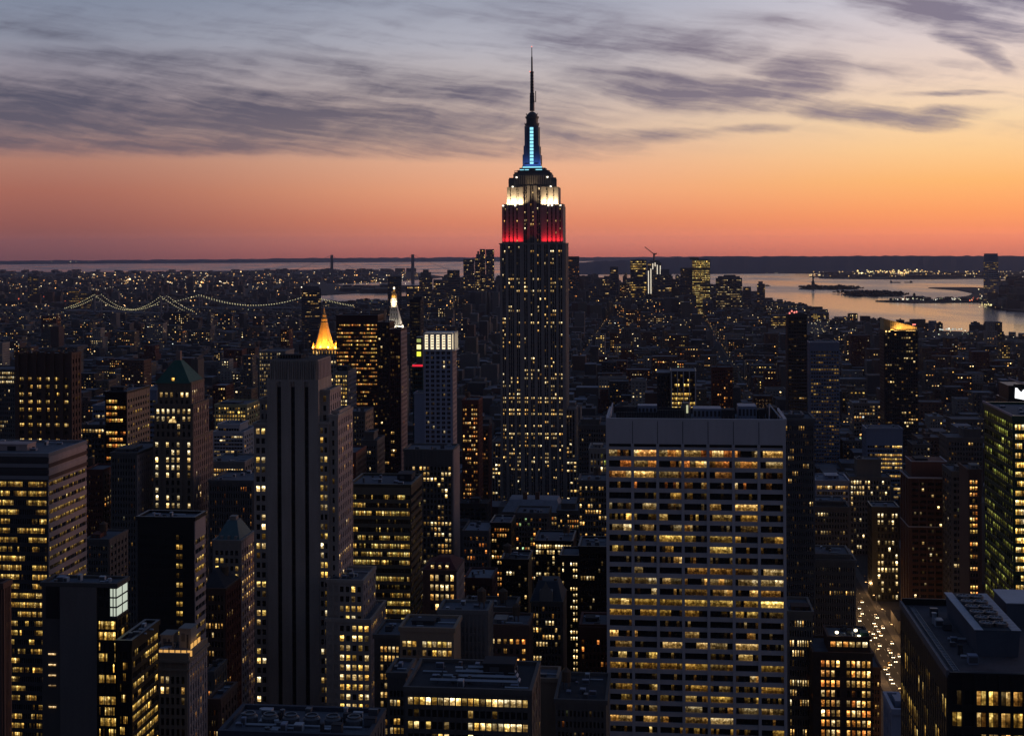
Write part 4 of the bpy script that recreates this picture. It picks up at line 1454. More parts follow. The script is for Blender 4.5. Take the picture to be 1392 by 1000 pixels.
# window-grid blocks around the stone striped tower
tower('office_building', 'long low block with a dim grid of lit windows left of the gold pyramid', 'office building', 352, 388, 478, 1700, 40, STONE, front=fd(12, PX(5, 1700), .5, wr=.6, hr=.62, pal=WHITE, gain=.4, run=.2, top=1), vbot=520)
tower('office_building', 'slim tower with bright white window grid right of the striped stone tower', 'office building', 455, 473, 506, 1150, 30, STONE, front=fd(5, PX(5.6, 1150), .7, wr=.6, hr=.62, pal=WHITE + YEL, gain=1.1, run=.3, top=2, rowlit=lambda r: .75 if r < 14 else .2), side=fd(6, 3.8, .02, m=BLUEG), vbot=562, huts=((458, 472, 498, 8, 20, ROOFD),))
tower('office_building', 'plain dark box with four lit windows in front of the orange lit slab', 'office building', 463, 496, 561, 950, 26, STONE_D, front=fd(9, PX(6, 950), .08, wr=.45, pal=WHITE, gain=1.1), side=fd(5, 3.6, .02, m=TAN), vbot=630, clutter=5)
tower('apartment_tower', 'reddish brown tower with dim windows just right of the striped stone tower', 'apartment tower', 462, 483, 617, 860, 30, REDB, front=fd(6, 3.5, .05), side=fd(8, 3.5, .04, m=BROWN), vbot=700, tanks=((470, 12, 2.2),))
tower('apartment_tower', 'grey pointed topped tower with one bright window pair before the tall dark twin towers', 'apartment tower', 491, 512, 600, 900, 24, STONE_D, front=fd(6, 3.5, .1, pal=WHITE), side=fd(6, 3.5, .05), vbot=650, upper=((496, 508, 588, 5, 18, None, None),))

# L: gilded pyramid
Y = 1950
b = B('landmark_tower', 'stone tower with floodlit golden pyramid roof and spire', 'tower', 458, Y, 480, 3)
X = lambda u, yo=0: b.x(u, yo, 480)
Z = lambda v, yo=0: b.z(v, X(440, yo), yo)
f = dict(fh=PX(6.0, Y), wr=.5, hr=.6, pal=WHITE, gain=1.0, lit=.25, pd=.5, sd=.3, top=2)
b.tier(X(424), X(458), 0, 38, 0, Z(475.5), STONE, front=dict(f, n=8), right=dict(f, n=7, lit=.06, m=SUNPINK), par=0)
b.tier(X(412), X(466), -6, 60, 0, Z(536), STONE, front=dict(f, n=13), right=dict(f, n=10, lit=.1), par=1)
c, cyy, px = X(441, 17), 17.0, Y / F
rf = b.part('pyramid_roof')
n = 8
rf.lathe(c, cyy, [(15.4 * px, Z(473)), (12.2 * px, Z(467)), (8.2 * px, Z(453)), (5.3 * px, Z(441)), (5.0 * px, Z(439))], GOLD, 8)
rf.frustum(X(424.5), X(457.5), .8, 36, Z(475.5), X(426), X(456), 2.5, 34, Z(472.8), GOLD)
sp = b.part('spire')
sp.lathe(c, cyy, [(5.0 * px, Z(439)), (4.2 * px, Z(438)), (4.2 * px, Z(434.5)), (3.0 * px, Z(434)), (2.8 * px, Z(429)), (2.0 * px, Z(428)), (.9 * px, Z(423)), (.25 * px, Z(418.5)), (0, Z(418))], GOLD, 10)
for i, (ux, yy) in enumerate(((426, 1.5), (436, 1.5), (446, 1.5), (455.5, 1.5), (456.5, 18), (456.5, 34))):
    t = b.part(('turret', i))
    t.lathe(X(ux, yy), yy, [(1.9 * px, Z(475.5)), (1.7 * px, Z(470.5)), (.9 * px, Z(468.5)), (.2 * px, Z(465.5)), (0, Z(465.3))], GOLD, 8)
for i in range(9):
    t = b.part(('arched_opening', i))
    xx = X(424) + (X(458) - X(424)) * (i + .5) / 9
    t.box(xx - 1.1, xx + 1.1, -.35, 0, Z(480.5), Z(476.3), glow_mat('amber_arcade_light', (1.0, .50, .10), .9), bottom=True)
root = b.done(vbot=560)


def flood(root, loc, col, e, size, target, spread=150):
    ld = bpy.data.lights.new('floodlight_lamp', 'AREA')
    ld.shape = 'RECTANGLE'
    ld.size, ld.size_y = size
    ld.energy = e
    ld.color = col
    ld.spread = math.radians(spread)
    lo = bpy.data.objects.new('floodlight_lamp', ld)
    COL.objects.link(lo)
    lo.parent = root
    lo.location = loc
    d = Vector(target) - Vector(loc)
    lo.rotation_euler = d.to_track_quat('-Z', 'Y').to_euler()


zb = Z(472.5)
for ux in (426, 434, 448, 456):
    flood(root, (X(ux), -2.2, zb - .5), (1.0, .50, .11), 5500, (7, 1), (c, 12, Z(446)))
flood(root, (X(441), -2.2, zb), (1.0, .50, .12), 15000, (16, 1), (c, 14, Z(440)))
flood(root, (X(459.5), 18, zb), (1.0, .50, .12), 14000, (20, 1), (c, 17, Z(446)))

# M: dark slab with orange floors
tower('office_tower', 'wide dark reddish slab tower with many orange lit floors right of the gold pyramid', 'office tower', 457, 513, 429.5, 1400, 30, wall('dark_red_granite', (.055, .025, .022), .5), front=fd(34, PX(5.35, 1400), .5, wr=.8, hr=.42, pal=ORANGE * 2 + YEL, gain=.8, run=.6, top=PX(10, 1400), pd=.2, sd=.25, rowlit=lambda r: (.55, .3, .9, .75, .6, .5, .35, .65, .7, .45, .55, .6, .3, .5, .25, .6, .3, .5, .15, .1, .4, .55, .1, .05, .1)[r % 25]), side=fd(8, 4, .05), vbot=600, clutter=4)
# N: pair of thin dark towers
tower('apartment_tower', 'thin dark tower with a dotted strip of lights and red roof lamps', 'apartment tower', 513.5, 529, 439, 1250, 24, wall('dark_brown_glass', (.05, .03, .03), .4), front=fd(5, 3.6, .08, wr=.8, collit=lambda i: 3 if i == 1 else .3, pal=WARM), side=fd(5, 3.6, .03), vbot=610, clutter=3)
tower('apartment_tower', 'thin reddish dark tower standing in front of the white lit clock tower', 'apartment tower', 529.6, 544.5, 449, 1120, 26, wall('maroon_glass', (.06, .025, .028), .35), front=fd(5, 3.6, .05, wr=.7, pd=.6, pal=WARM), side=fd(6, 3.6, .03, m=SUNPINK), vbot=625, clutter=3)

# O: white clock tower
Y = 2050
b = B('landmark_tower', 'white marble campanile with floodlit pyramid top and gold lantern', 'tower', 546, Y, 450, 3)
X = lambda u, yo=0: b.x(u, yo, 450)
Z = lambda v, yo=0: b.z(v, X(536, yo), yo)
px = Y / F
b.tier(X(527.5), X(544.6), 0, 20, 0, Z(444), MARBLE, front=fd(4, 3.9, .1, wr=.4), right=fd(4, 3.9, .12, wr=.4, pal=WHITE), par=1.2, roof=ROOFM)
c, cyy = X(536, 10), 10.0
rf = b.part('pyramid_roof')
rf.frustum(X(528), X(544.2), .5, 19.5, Z(444) + 1, c - 4.2 * px, c + 4.2 * px, cyy - 4.4, cyy + 4.4, Z(417), wall('grey_marble', (.40, .40, .40), .6))
for r in range(4):
    for i in range(4 - (r > 1)):
        q = b.part(('roof_window', r * 10 + i))
        v = 441 - r * 6.2
        t = (444 - v) / 27
        hw = (8.3 * (1 - t) + 4.2 * t)
        ux = 536 - hw * .62 + hw * 1.24 * (i / (3 - (r > 1)))
        yy = .5 + t * 5.1
        q.box(X(ux - .55, yy), X(ux + .55, yy), yy - .6, yy + 1, Z(v, yy), Z(v - 2.6, yy), ROOFD)
lt = b.part('lantern')
lt.lathe(c, cyy, [(4.7 * px, Z(417)), (4.7 * px, Z(415.4)), (3.3 * px, Z(415.2)), (3.3 * px, Z(407)), (4.1 * px, Z(406.6)), (4.1 * px, Z(405.2)), (0, Z(405))], MARBLE, 12)
for i in range(8):
    a = i * math.pi / 4 + .2
    lt.lathe(c + 3.9 * px * math.cos(a), cyy + 3.9 * px * math.sin(a), [(.5 * px, Z(415)), (.5 * px, Z(407))], MARBLE, 6)
cu = b.part('cupola')
cu.lathe(c, cyy, [(3.7 * px, Z(405.2)), (3.9 * px, Z(402.5)), (3.0 * px, Z(399.5)), (1.5 * px, Z(397.5)), (1.4 * px, Z(395)), (.8 * px, Z(394)), (0, Z(393.5))], GOLD, 12)
bl = b.part('beacon')
bl.lathe(c, cyy, [(0, Z(394)), (1.2 * px, Z(392.8)), (1.2 * px, Z(391.2)), (0, Z(389.8))], glow_mat('white_beacon', (1.0, .85, .62), 2.2), 8)
root = b.done(vbot=470)
for ux in (530, 542):
    flood(root, (X(ux), -3.5, Z(447)), (1.0, .85, .62), 3600, (6, 1), (c, 4, Z(428)))
flood(root, (X(548.5), 10, Z(449)), (1.0, .85, .6), 11000, (12, 1), (c, 10, Z(430)))
flood(root, (c, -1.5, Z(415.6)), (1.0, .75, .42), 6500, (6, 1), (c, 8, Z(404)))
flood(root, (X(548), 10, Z(470)), (1.0, .88, .65), 11000, (10, 1), (X(544.6), 10, Z(455)))

# P: tower with lit white crown
Y = 1100
b = B('apartment_tower', 'slim blue grey tower with brightly lit white crown of tall openings', 'apartment tower', 615, Y, 520, 9, indiv=True)
X = lambda u, yo=0: b.x(u, yo, 520)
Z = lambda v, yo=0: b.z(v, X(600, yo), yo)
PALEB = wall('pale_blue_stone', (.27, .29, .36), .6, .3)
f = dict(fh=PX(6.3, Y), hr=.6, wr=.62, pal=WHITE, gain=.7, lit=.012, pd=.35, sd=.3, top=1.0, mg=.8, run=0, dim=.03)
b.tier(X(576), X(615), 0, 21, 0, Z(475), PALEB, front=dict(f, n=5, panes=2), right=dict(f, n=5, m=SUNPINK, wr=.4), par=0, roof=ROOFM)
b.tier(X(562), X(576) - .01, 3, 20, 0, Z(535, 3), PALEB, front=None, par=.8)
cr_ = b.part('crown')
z0, z1 = Z(475), Z(454.5)
W1 = MARBLE
xa, xb = X(576), X(615)
nb = 5
xw = (xb - xa) / nb
for i in range(nb + 1):
    xx = xa + i * xw
    cr_.box(max(xa, xx - .95), min(xb, xx + .95), -.5, 20.5, z0, z1, W1) if i in (0, nb) else cr_.box(xx - .95, xx + .95, -.5, 2.2, z0, z1, W1)
cr_.box(xa - .3, xb + .4, -.9, -.45, z1 - .3, z1 + .8, W1, bottom=True)
cr_.box(xa - .3, xb + .4, 4.0, 21, z0, z1 + 1.2, W1)
LG = glow_mat('crown_glow_glass', (1.0, .82, .54), 1.35)
for i in range(nb):
    q = b.part(('lit_opening', i))
    xx = xa + i * xw
    q.box(xx + .95, xx + xw - .95, 1.4, 1.7, z0 + .2, z1 - .4, LG)
    g = b.part(('opening_grille', i))
    for j in range(1, 6):
        zz = z0 + (z1 - z0) * j / 6
        g.box(xx + 1.4, xx + xw - 1.4, 1.0, 1.3, zz - .16, zz + .55, STEEL, bottom=True)
q = b.part(('lit_opening', 9))
q.box(xb + .5, xb + .8, .2, 19.6, z0 + .2, z1 + .4, LG)
for i in range(7):
    g = b.part(('crown_fin', i))
    g.box(xb + .8, xb + 1.9, .2 + i * 3.1, .7 + i * 3.1, z0 - .6, z1 + 1.6, W1)
lg = b.part('cornice')
lg.box(xa - .4, xb + 2.6, -.9, 21.4, z0 - 1.1, z0 - .2, W1, bottom=True)
b.done(vbot=612)
# tan ribbed tower below it, with long pinkish right side
Y = 880
b = tower('office_tower', 'dark ribbed tower with one bright top row of windows below the white crowned tower', 'office tower', 549, 615, 613, Y, 26, STONE_D, front=fd(13, PX(7.5, Y), .25, wr=.6, hr=.62, pal=WARM + WHITE, gain=1.0, top=PX(20, Y), pd=.7, run=.4, rowlit=lambda r: (.95, .7, .15, .2, .2, .25, .1, .3, .1, .15, .4, .2, .35, .3, .3, .6, .35)[r] if r < 17 else .4, collit=lambda i: .7 if i < 9 else 1.5), side=fd(5, PX(7.5, Y), .05, wr=.45, m=SUNPINK, pd=.8), vbot=765, indiv=True, clutter=8)

# Q: teal tower with red sign line and yellow lit openings
Y = 1180
b = tower('apartment_tower', 'dark teal glass tower with red light line, yellow lit shaft and small blue sign', 'apartment tower', 561, 574.5, 497, Y, 24, wall('teal_glass', (.02, .06, .065), .3), front=fd(4, 3.6, .05, wr=.9, hr=.6, pal=WARM), side=fd(4, 3.6, .03), vbot=600, finish=False)
x0 = b.x(561)
q = b.part('light_line')
q.box(x0 - .2, .2, -.8, -.4, b.z(498), b.z(495.4), glow_mat('red_light_line', (1.0, .03, .06), .85))
q = b.part('upper_shaft')
q.box(b.x(566, 6), b.x(574.5, 6), 6, 16, b.z(497), b.z(458, 0, 6), STEEL)
for i, (v0, v1, c_) in enumerate(((484, 478, (.75, .80, .06)), (474.5, 468.5, (1.0, .85, .35)), (465, 460.5, (.22, .24, .07)))):
    q = b.part(('lit_opening', i))
    q.box(b.x(566.8, 6), b.x(572.3, 6), 5.6, 6, b.z(v0, 0, 6), b.z(v1, 0, 6), glow_mat('lit_opening_%d' % i, c_, 1.6))
q = b.part('sign')
q.box(b.x(565), b.x(576.5), -1.2, -.8, b.z(536), b.z(532.8), glow_mat('blue_sign_glow', (.05, .28, .42), .7))
q = b.part(('sign_lamp', 0))
q.box(b.x(565), b.x(568), -1.4, -1.2, b.z(535.6), b.z(532.4), glow_mat('white_sign_glow', (.6, .8, 1.0), 1.2))
b.done(vbot=600)
tower('apartment_tower', 'plain dark tower with pale construction floors behind the yellow lit shaft', 'apartment tower', 557, 571, 408, 1750, 24, wall('dark_steel_skin', (.05, .05, .06)), front=fd(5, 4, .12, wr=.85, pal=WHITE, gain=.15, dim=.5), side=fd(4, 4, .02), vbot=460, upper=((562, 573, 404.5, 3, 18, None, None),))

# S: yellow lit office with bent front
Y = 650
b = B('office_tower', 'glass office block with yellow lit floors on its front and black right side', 'office tower', 558, Y, 700, 77, indiv=True)
x0, x1 = b.x(475), 0.0
zt = b.z(661)
gl = wall('bronze_mullion', (.06, .055, .04), .5)
f = dict(fh=PX(11.1, Y), wr=.95, hr=.55, pal=GY + YEL, gain=.6, panes=3, run=.75, pd=.2, sd=.4, top=3.2, mg=.3, m=gl, sm=wall('olive_spandrel', (.13, .125, .10), .5, .3))
rl = [.2, .45, .85, .15, .35, .5, .95, .8, .75, .15, .55, .3, .35, .55, .8, .8, .5, .45, .7, .3, .4]
b.tier(x0, x1, 0, 30, 0, zt, gl, front=dict(f, n=13, rowlit=lambda r: rl[r % len(rl)]), right=dict(f, n=10, rowlit=lambda r: .12 if r in (2, 9, 11, 14) else .01, m=BLACK, sm=BLACK), roof=ROOFM, par=1.0)
b.clutter(x0 + 4, -6, 4, 24, zt, 10)
b.hut(-9, -2, 14, 24, zt, 3.4, ROOFD)
b.done(vbot=850)

# T: dark gabled block
Y = 600
b = tower('apartment_building', 'dark red gabled block with three rows of lit windows beside the yellow lit office', 'apartment building', 575, 620, 775, Y, 22, BROWN, front=fd(6, PX(13.2, Y), .3, wr=.6, hr=.62, pal=WARM + WHITE, gain=1.0, top=1.2, rowlit=lambda r: (.5, .95, .9, .5, .05, .4, .05)[r] if r < 7 else .2, run=.15, skip=(0,)), side=fd(6, PX(13.2, Y), .05, m=SUNPINK), vbot=850, par=.2, finish=False)
x0 = b.x(575)
z0 = b.z(775)
q = b.part('gable_roof')
q.frustum(x0 - .3, .3, -.3, 22.3, z0, x0 + 6, -4, 8, 14, b.z(757, -5, 8), wall('dark_red_tiles', (.10, .03, .03)))
for i in range(3):
    q = b.part(('dormer', i))
    xx = x0 + 3.3 + i * 3.2
    q.box(xx, xx + 1.6, .6, 4, z0, z0 + 2.6, BROWN)
    q = b.part(('window', i, ('dormer', i)))
    q.quad([(xx + .2, .5, z0 + .6), (xx + 1.4, .5, z0 + .6), (xx + 1.4, .5, z0 + 2), (xx + .2, .5, z0 + 2)], GLASS, (1.0, .7, .3))
b.done(vbot=850)

# U: beige block with blank tall rear wall
Y = 470
tower('office_building', 'beige block with a grid of bright windows left of a blank windowless wall', 'office building', 544, 617, 857, Y, 16, TAN, front=fd(10, PX(11.9, Y), .8, wr=.74, hr=.66, pal=WHITE + YEL, gain=1.0, top=PX(13, Y), run=.3, pd=.4, sd=.3, rowlit=lambda r: (.95, .75, .7, .35, .7, .05, .9, .5)[r] if r < 8 else .5, skip=(3,)), side=None, vbot=950, indiv=True, huts=((560, 590, 846, 6, 12, ROOFD),), clutter=4)
tower('office_building', 'tall blank grey party wall block with two lit windows at its left edge', 'office building', 596, 662, 833, 490, 14, wall('blank_party_wall', (.15, .145, .14), .9, .5), front=fd(11, PX(11.9, 490), .5, wr=.6, hr=.6, pal=WHITE, gain=1.2, top=PX(18, 490), skip=tuple(range(2, 11)), rowlit=lambda r: .95 if r == 0 else .1), side=fd(4, 3.6, .02), vbot=930, tanks=((655, 7, 1.6),), clutter=6)
tower('office_building', 'narrow dim block with scattered warm windows right of the stone striped tower foot', 'office building', 509, 545, 866, 500, 20, STONE_D, front=fd(6, PX(12.4, 500), .6, wr=.6, hr=.62, pal=WARM, gain=.9, top=PX(10, 500), run=.3, skip=(0,), pd=.3), side=None, vbot=960, indiv=True, clutter=6)
tower('office_building', 'dark brick block with a red and yellow window column right of the blank grey wall', 'office building', 664, 718, 852, 560, 18, BROWN, front=fd(6, PX(13, 560), .22, wr=.5, hr=.5, pal=ORANGE + WARM, gain=1.0, top=4), side=fd(5, 3.8, .1), vbot=950, huts=((672, 688, 842, 5, 12, STONE),), tanks=((702, 8, 1.6),), clutter=5)
# V: front lit block
Y = 380
b = tower('office_building', 'long low block with a continuous bright top window strip, pipes on its dark roof', 'office building', 551, 721, 942, Y, 26, STONE_D, front=fd(20, PX(16.5, Y), .6, wr=.78, hr=.62, pal=WHITE + YEL, gain=1.1, top=PX(6, Y), run=.5, pd=.3, sd=.3, rowlit=lambda r: (.97, .12, .93, .55, .6)[r] if r < 5 else .5), side=fd(5, PX(16.5, Y), .3), vbot=1000, indiv=True, roof=ROOFD, clutter=26, finish=False)
x0 = b.x(551)
zt = b.z(942)
for i in range(4):
    q = b.part(('roof_pipe', i))
    ya = 6 + i * 4.2
    q.beam((x0 + 6 + i * 3, ya, zt + 1.1), (-4 - i, ya, zt + 1.1), .35, EQUIP)
    q.beam((-4 - i, ya, zt + 1.1), (-4 - i, ya + 3, zt + 1.1), .35, EQUIP)
    for j in range(4):
        q.box(x0 + 8 + j * 6, x0 + 8.3 + j * 6, ya - .2, ya + .2, zt, zt + 1.1, STEEL)
b.hut(x0 + 20, x0 + 29, 14, 21, zt, 3.6, ROOFD)
b.done(vbot=1000)
tower('office_building', 'small lit stair block stepping up at the left end of the long low block', 'office building', 527, 552, 918, 410, 14, STONE_D, front=fd(4, PX(12.6, 410), .7, wr=.7, hr=.66, pal=WHITE + YEL, gain=1.0, top=PX(18, 410), run=.3), side=None, vbot=1000, indiv=True, clutter=3)
# foreground roof, bottom
Y = 300
b = tower('office_building', 'flat blue grey foreground roof with round tanks and pipes at the bottom edge', 'office building', 300, 500, 1004, Y, 17, wall('dark_blue_parapet', (.05, .058, .075)), front=fd(24, 3.8, .05), side=fd(5, 3.8, .05), vbot=1000, roof=ROOFM, finish=False)
x0 = b.x(300)
zt = b.z(1004)
for i in range(6):
    q = b.part(('cooling_tower', i))
    xx = x0 + 4 + i * 4.8
    q.lathe(xx, 8, [(1.9, zt), (1.9, zt + 1.4), (1.5, zt + 1.8), (1.5, zt + 2.2), (1.2, zt + 2.2), (1.2, zt + 1.9), (0, zt + 1.9)], STEEL, 14)
    q.beam((xx - 2.4, 5.5, zt + .5), (xx + 2.4, 5.5, zt + .5), .18, EQUIP)
b.clutter(x0 + 1, -2, 2, 14, zt, 30)
b.done(vbot=1000)

# W, X, Y: block in the dark middle
Y = 640
b = tower('apartment_building', 'ornate dark stone building with steep slate roof, gable and bright windows', 'apartment building', 722, 764, 818, Y, 24, STONE_D, front=fd(9, PX(9.6, Y), .25, wr=.55, hr=.62, pal=WARM + WHITE, gain=.9, top=1.6, rowlit=lambda r: (.35, .3, .05, .4, .55, .4, .08, .5, .05)[r] if r < 9 else .2, run=.3), side=fd(6, 3.6, .1), vbot=930, par=.3, finish=False)
x0 = b.x(722)
z0 = b.z(818)
q = b.part('slate_roof')
q.frustum(x0 - .2, .2, -.2, 24, z0, x0 + 2.5, -2.5, 7, 17, b.z(790, -6, 6), wall('dark_slate', (.045, .055, .068)))
q = b.part('gable')
xm = (x0) * .52
q.quad([(xm - 3, -.4, z0), (xm + 3, -.4, z0), (xm + 3, -.4, z0 + 5), (xm + 1.2, -.4, z0 + 7), (xm, -.4, z0 + 9.5), (xm - 1.2, -.4, z0 + 7), (xm - 3, -.4, z0 + 5)], STONE)
q.box(xm - 3, xm + 3, -.39, 4, z0, z0 + 5, STONE)
for i in range(2):
    q = b.part(('chimney', i))
    q.box(x0 + 3 + i * 7, x0 + 4.4 + i * 7, 8, 9.4, z0 + 3, b.z(783 + 3 * i, -6, 8), BROWN)
b.done(vbot=930)
Y = 700
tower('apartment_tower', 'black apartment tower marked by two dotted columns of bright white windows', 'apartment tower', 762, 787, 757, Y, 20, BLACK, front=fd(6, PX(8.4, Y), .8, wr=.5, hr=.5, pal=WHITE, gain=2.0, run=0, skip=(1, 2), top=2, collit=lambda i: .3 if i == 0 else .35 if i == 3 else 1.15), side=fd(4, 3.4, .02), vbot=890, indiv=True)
tower('apartment_building', 'red brick building with pale cornice and arched windows beside the travertine slab', 'apartment building', 788, 828, 855, 600, 24, REDB, front=fd(7, PX(10, 600), .06, wr=.55, hr=.62, pal=ORANGE, top=4, pd=.5), side=fd(5, 3.7, .02), vbot=960, huts=((796, 812, 848, 8, 14, ROOFD),), upper=((789, 826, 850, 1, 20, None, None),), clutter=4)
tower('apartment_building', 'plain grey shed roofed block at the foot of the travertine slab', 'apartment building', 755, 824, 955, 470, 30, STONE_D, front=fd(12, 3.7, .03), side=None, vbot=1000, roof=ROOFD, clutter=12, tanks=((770, 14, 1.6),))
tower('apartment_building', 'tan windowless corner block left of the red brick building', 'apartment building', 722, 757, 925, 500, 14, TAN, front=None, side=fd(4, 3.6, .3, pal=YEL), vbot=1000, clutter=3)
b = tower('office_building', 'wide block with long pale mansard roof in front of the tall central tower', 'office building', 683, 762, 697, 1000, 30, STONE_D, front=fd(20, 3.8, .12, pal=WARM + ORANGE, gain=.8), side=fd(6, 3.8, .1), vbot=735, par=.3, finish=False)
x0, z0 = b.x(683), b.z(697)
b.part('mansard_roof').frustum(x0 - .2, .2, -.2, 30, z0, x0 + 4, -3, 9, 28, b.z(679, -20, 9), ROOFL)
for i in range(2):
    q = b.part(('chimney', i))
    q.box(x0 + 14 + 9 * i, x0 + 17 + 9 * i, 10, 13, z0 + 2, z0 + 13, BROWN)
b.done(vbot=735)
tower('office_building', 'dark hip roofed block with orange windows right of the long pale mansard roof', 'office building', 757, 788, 694, 940, 26, STONE_D, front=fd(9, PX(7, 940), .5, pal=WARM + ORANGE, gain=.9, rowlit=lambda r: (.1, .7, .9)[r] if r < 3 else .05), side=fd(5, 3.8, .05), vbot=730, par=.2, upper=((763, 782, 684, 5, 22, None, None),))
tower('office_building', 'black roofed block with one brilliant row of white windows in the dark middle ground', 'office building', 727, 778, 737, 820, 30, BLACK, front=fd(13, PX(7.6, 820), .1, wr=.7, hr=.66, pal=WHITE, gain=1.2, top=1, rowlit=lambda r: (.97, .85)[r] if r < 2 else .05, run=.1), side=fd(5, 3.8, .05), vbot=760, clutter=6, tanks=((770, 16, 2.2),))
tower('office_building', 'small block with green and orange lit windows above the brilliant white row', 'office building', 700, 745, 699, 900, 24, STONE_D, front=fd(11, PX(6.6, 900), .35, wr=.62, hr=.6, pal=ORANGE + WARM + [(.5, .9, .5)], gain=.9), side=fd(5, 3.8, .1), vbot=737, clutter=5)
tower('office_building', 'dim block with clustered orange and white windows left of the brilliant white row', 'office building', 667, 694, 712, 860, 24, BLACK, front=fd(7, PX(7.4, 860), .4, wr=.6, hr=.55, pal=WARM + ORANGE, gain=.8), side=fd(5, 3.8, .05), vbot=755, clutter=4)
tower('office_building', 'flat blue roofed block with two red windows below the white crowned tower', 'office building', 629, 664, 723, 850, 30, STONE_D, front=fd(8, 4, .3, pal=ORANGE, gain=.7), side=fd(4, 4, .1), vbot=755, roof=ROOFL, clutter=6)
tower('office_building', 'dark flat roofed block with four bright windows under the mansard roofed block', 'office building', 682, 718, 762, 730, 22, BLACK, front=fd(8, PX(8, 730), .15, wr=.6, hr=.6, pal=WHITE, gain=1.1), side=None, vbot=850, roof=ROOFD, clutter=6, tanks=((690, 8, 2.2),))
tower('office_building', 'dark block with a faded red painted side wall left of the ornate slate roofed building', 'office building', 632, 668, 788, 680, 22, wall('dim_red_wall', (.08, .035, .035)), front=fd(8, 3.8, .03), side=fd(4, 3.8, .03), vbot=845, roof=ROOFL, clutter=6)
tower('apartment_building', 'low dark block with roof tanks under the faded red wall', 'apartment building', 628, 700, 828, 600, 18, STONE_D, front=fd(12, 3.7, .02), side=None, vbot=850, roof=ROOFD, clutter=10, tanks=((684, 7, 2),))
tower('office_tower', 'tan tower speckled with orange windows just left of the tall central tower', 'office tower', 628, 650, 545, 1180, 26, REDB, front=fd(7, PX(6, 1180), .42, wr=.6, hr=.5, pal=ORANGE + WARM, gain=.9), side=fd(6, 3.6, .06), vbot=690, tanks=((636, 10, 2.2),))
tower('apartment_tower', 'slim brown tower with few lit windows close by the left foot of the central tower', 'apartment tower', 651, 664, 580, 1240, 20, BROWN, front=fd(4, 3.5, .15, pal=ORANGE), side=fd(4, 3.5, .05, m=REDB), vbot=690)
tower('office_building', 'grey tower with arched top windows between the central tower and the travertine slab', 'office building', 801, 826, 611, 900, 24, STONE, front=fd(5, PX(9, 900), .15, wr=.55, hr=.68, pal=GREENY + WHITE, gain=1.2, pd=.5), side=None, vbot=700, huts=((806, 818, 604, 6, 14, STONE),), clutter=2)
tower('office_building', 'dark stepped block with bluish flat roof above the arched grey tower', 'office building', 786, 824, 579, 1120, 30, STONE_D, front=fd(11, 3.8, .06, pal=WARM), side=None, vbot=612, upper=((790, 815, 571, 6, 26, None, None),), clutter=3)
tower('office_building', 'low block with two clusters of lit windows left foot of the travertine slab', 'office building', 786, 826, 655, 800, 24, STONE_D, front=fd(10, PX(8, 800), .22, wr=.6, hr=.6, pal=WARM, gain=1.0), side=None, vbot=760, clutter=5, tanks=((812, 12, 2.2),))
tower('apartment_building', 'plain dark loft block with one bright window left of the travertine slab', 'apartment building', 787, 826, 745, 690, 24, BLACK, front=fd(9, 3.7, .08, pal=WHITE, gain=.9), side=None, vbot=850, clutter=6)

# ---- right of the travertine slab
tower('office_tower', 'dim stone tower with fine vertical piers directly right of the travertine slab', 'office tower', 1060, 1107, 571, 680, 26, wall('dim_stone_pier', (.12, .115, .12)), front=fd(15, 3.7, .03, wr=.5, hr=.55, pd=.6, pal=WARM), side=None, vbot=830, upper=((1066, 1092, 565, 6, 20, None, None),), clutter=3)
b = tower('apartment_tower', 'slender dark tower with red lamps on top rising over the travertine slab', 'apartment tower', 1071, 1097, 428, 1400, 22, wall('dark_grey_balconies', (.05, .05, .055), .5), front=fd(7, PX(4.7, 1400), .035, wr=.85, hr=.5, pal=WARM, gain=.8, sd=.9), side=fd(6, 3.5, .03), vbot=566, finish=False)
for i, (u, v) in enumerate(((1073.5, 427), (1077, 424.5), (1081, 426.5), (1084.5, 426))):
    q = b.part(('beacon', i))
    q.beam((b.x(u), 1 + i * 4, b.z(428)), (b.x(u), 1 + i * 4, b.z(v)), .25, STEEL)
    q.lathe(b.x(u), 1 + i * 4, [(0, b.z(v)), (1.1, b.z(v) + .8), (0, b.z(v) + 2.2)], glow_mat('red_beacon', (1.0, .25, .2), 1.5), 8)
b.done(vbot=566)
tower('office_tower', 'pale topped tower with faint lights right of the slender dark tower', 'office tower', 1101, 1141, 466, 1500, 30, BLUEG, front=fd(11, PX(4.8, 1500), .25, wr=.7, hr=.5, pal=YEL, gain=.22, top=PX(10, 1500), run=.6, dim=.4, rowlit=lambda r: .3 if r < 15 else .95 if r == 17 else .12), side=fd(6, 4, .02), vbot=640, par=.6)
# tower with tilted lit crown
Y = 1500
b = tower('apartment_tower', 'broad dark tower with sloping gold lit crown near the river', 'apartment tower', 1202, 1248, 450, Y, 30, wall('dark_bronze_glass', (.045, .042, .045), .4), front=fd(14, PX(4.6, Y), .10, wr=.7, hr=.5, pal=WARM + WHITE, gain=.8, pd=.6), side=fd(6, 3.6, .04), vbot=600, finish=False)
xb = b.x(1247)
q = b.part('crown')
z0 = b.z(450)
zl, zr = b.z(433.5), b.z(445)
AM = wall('warm_crown_panel', (.55, .40, .20))
for i in range(16):
    a, c_ = i / 16, (i + 1) / 16
    za, zc = zl + (zr - zl) * a, zl + (zr - zl) * c_
    q.quad([(xb * a, 1.5, z0), (xb * c_, 1.5, z0), (xb * c_, 1.5, zc), (xb * a, 1.5, za)], AM)
    q.quad([(xb * a, 1.5, za), (xb * c_, 1.5, zc), (xb * c_, 28, zc), (xb * a, 28, za)], ROOFD)
    q.box(xb * a - .25, xb * a + .25, 1.0, 1.5, z0, za + .6, AM)
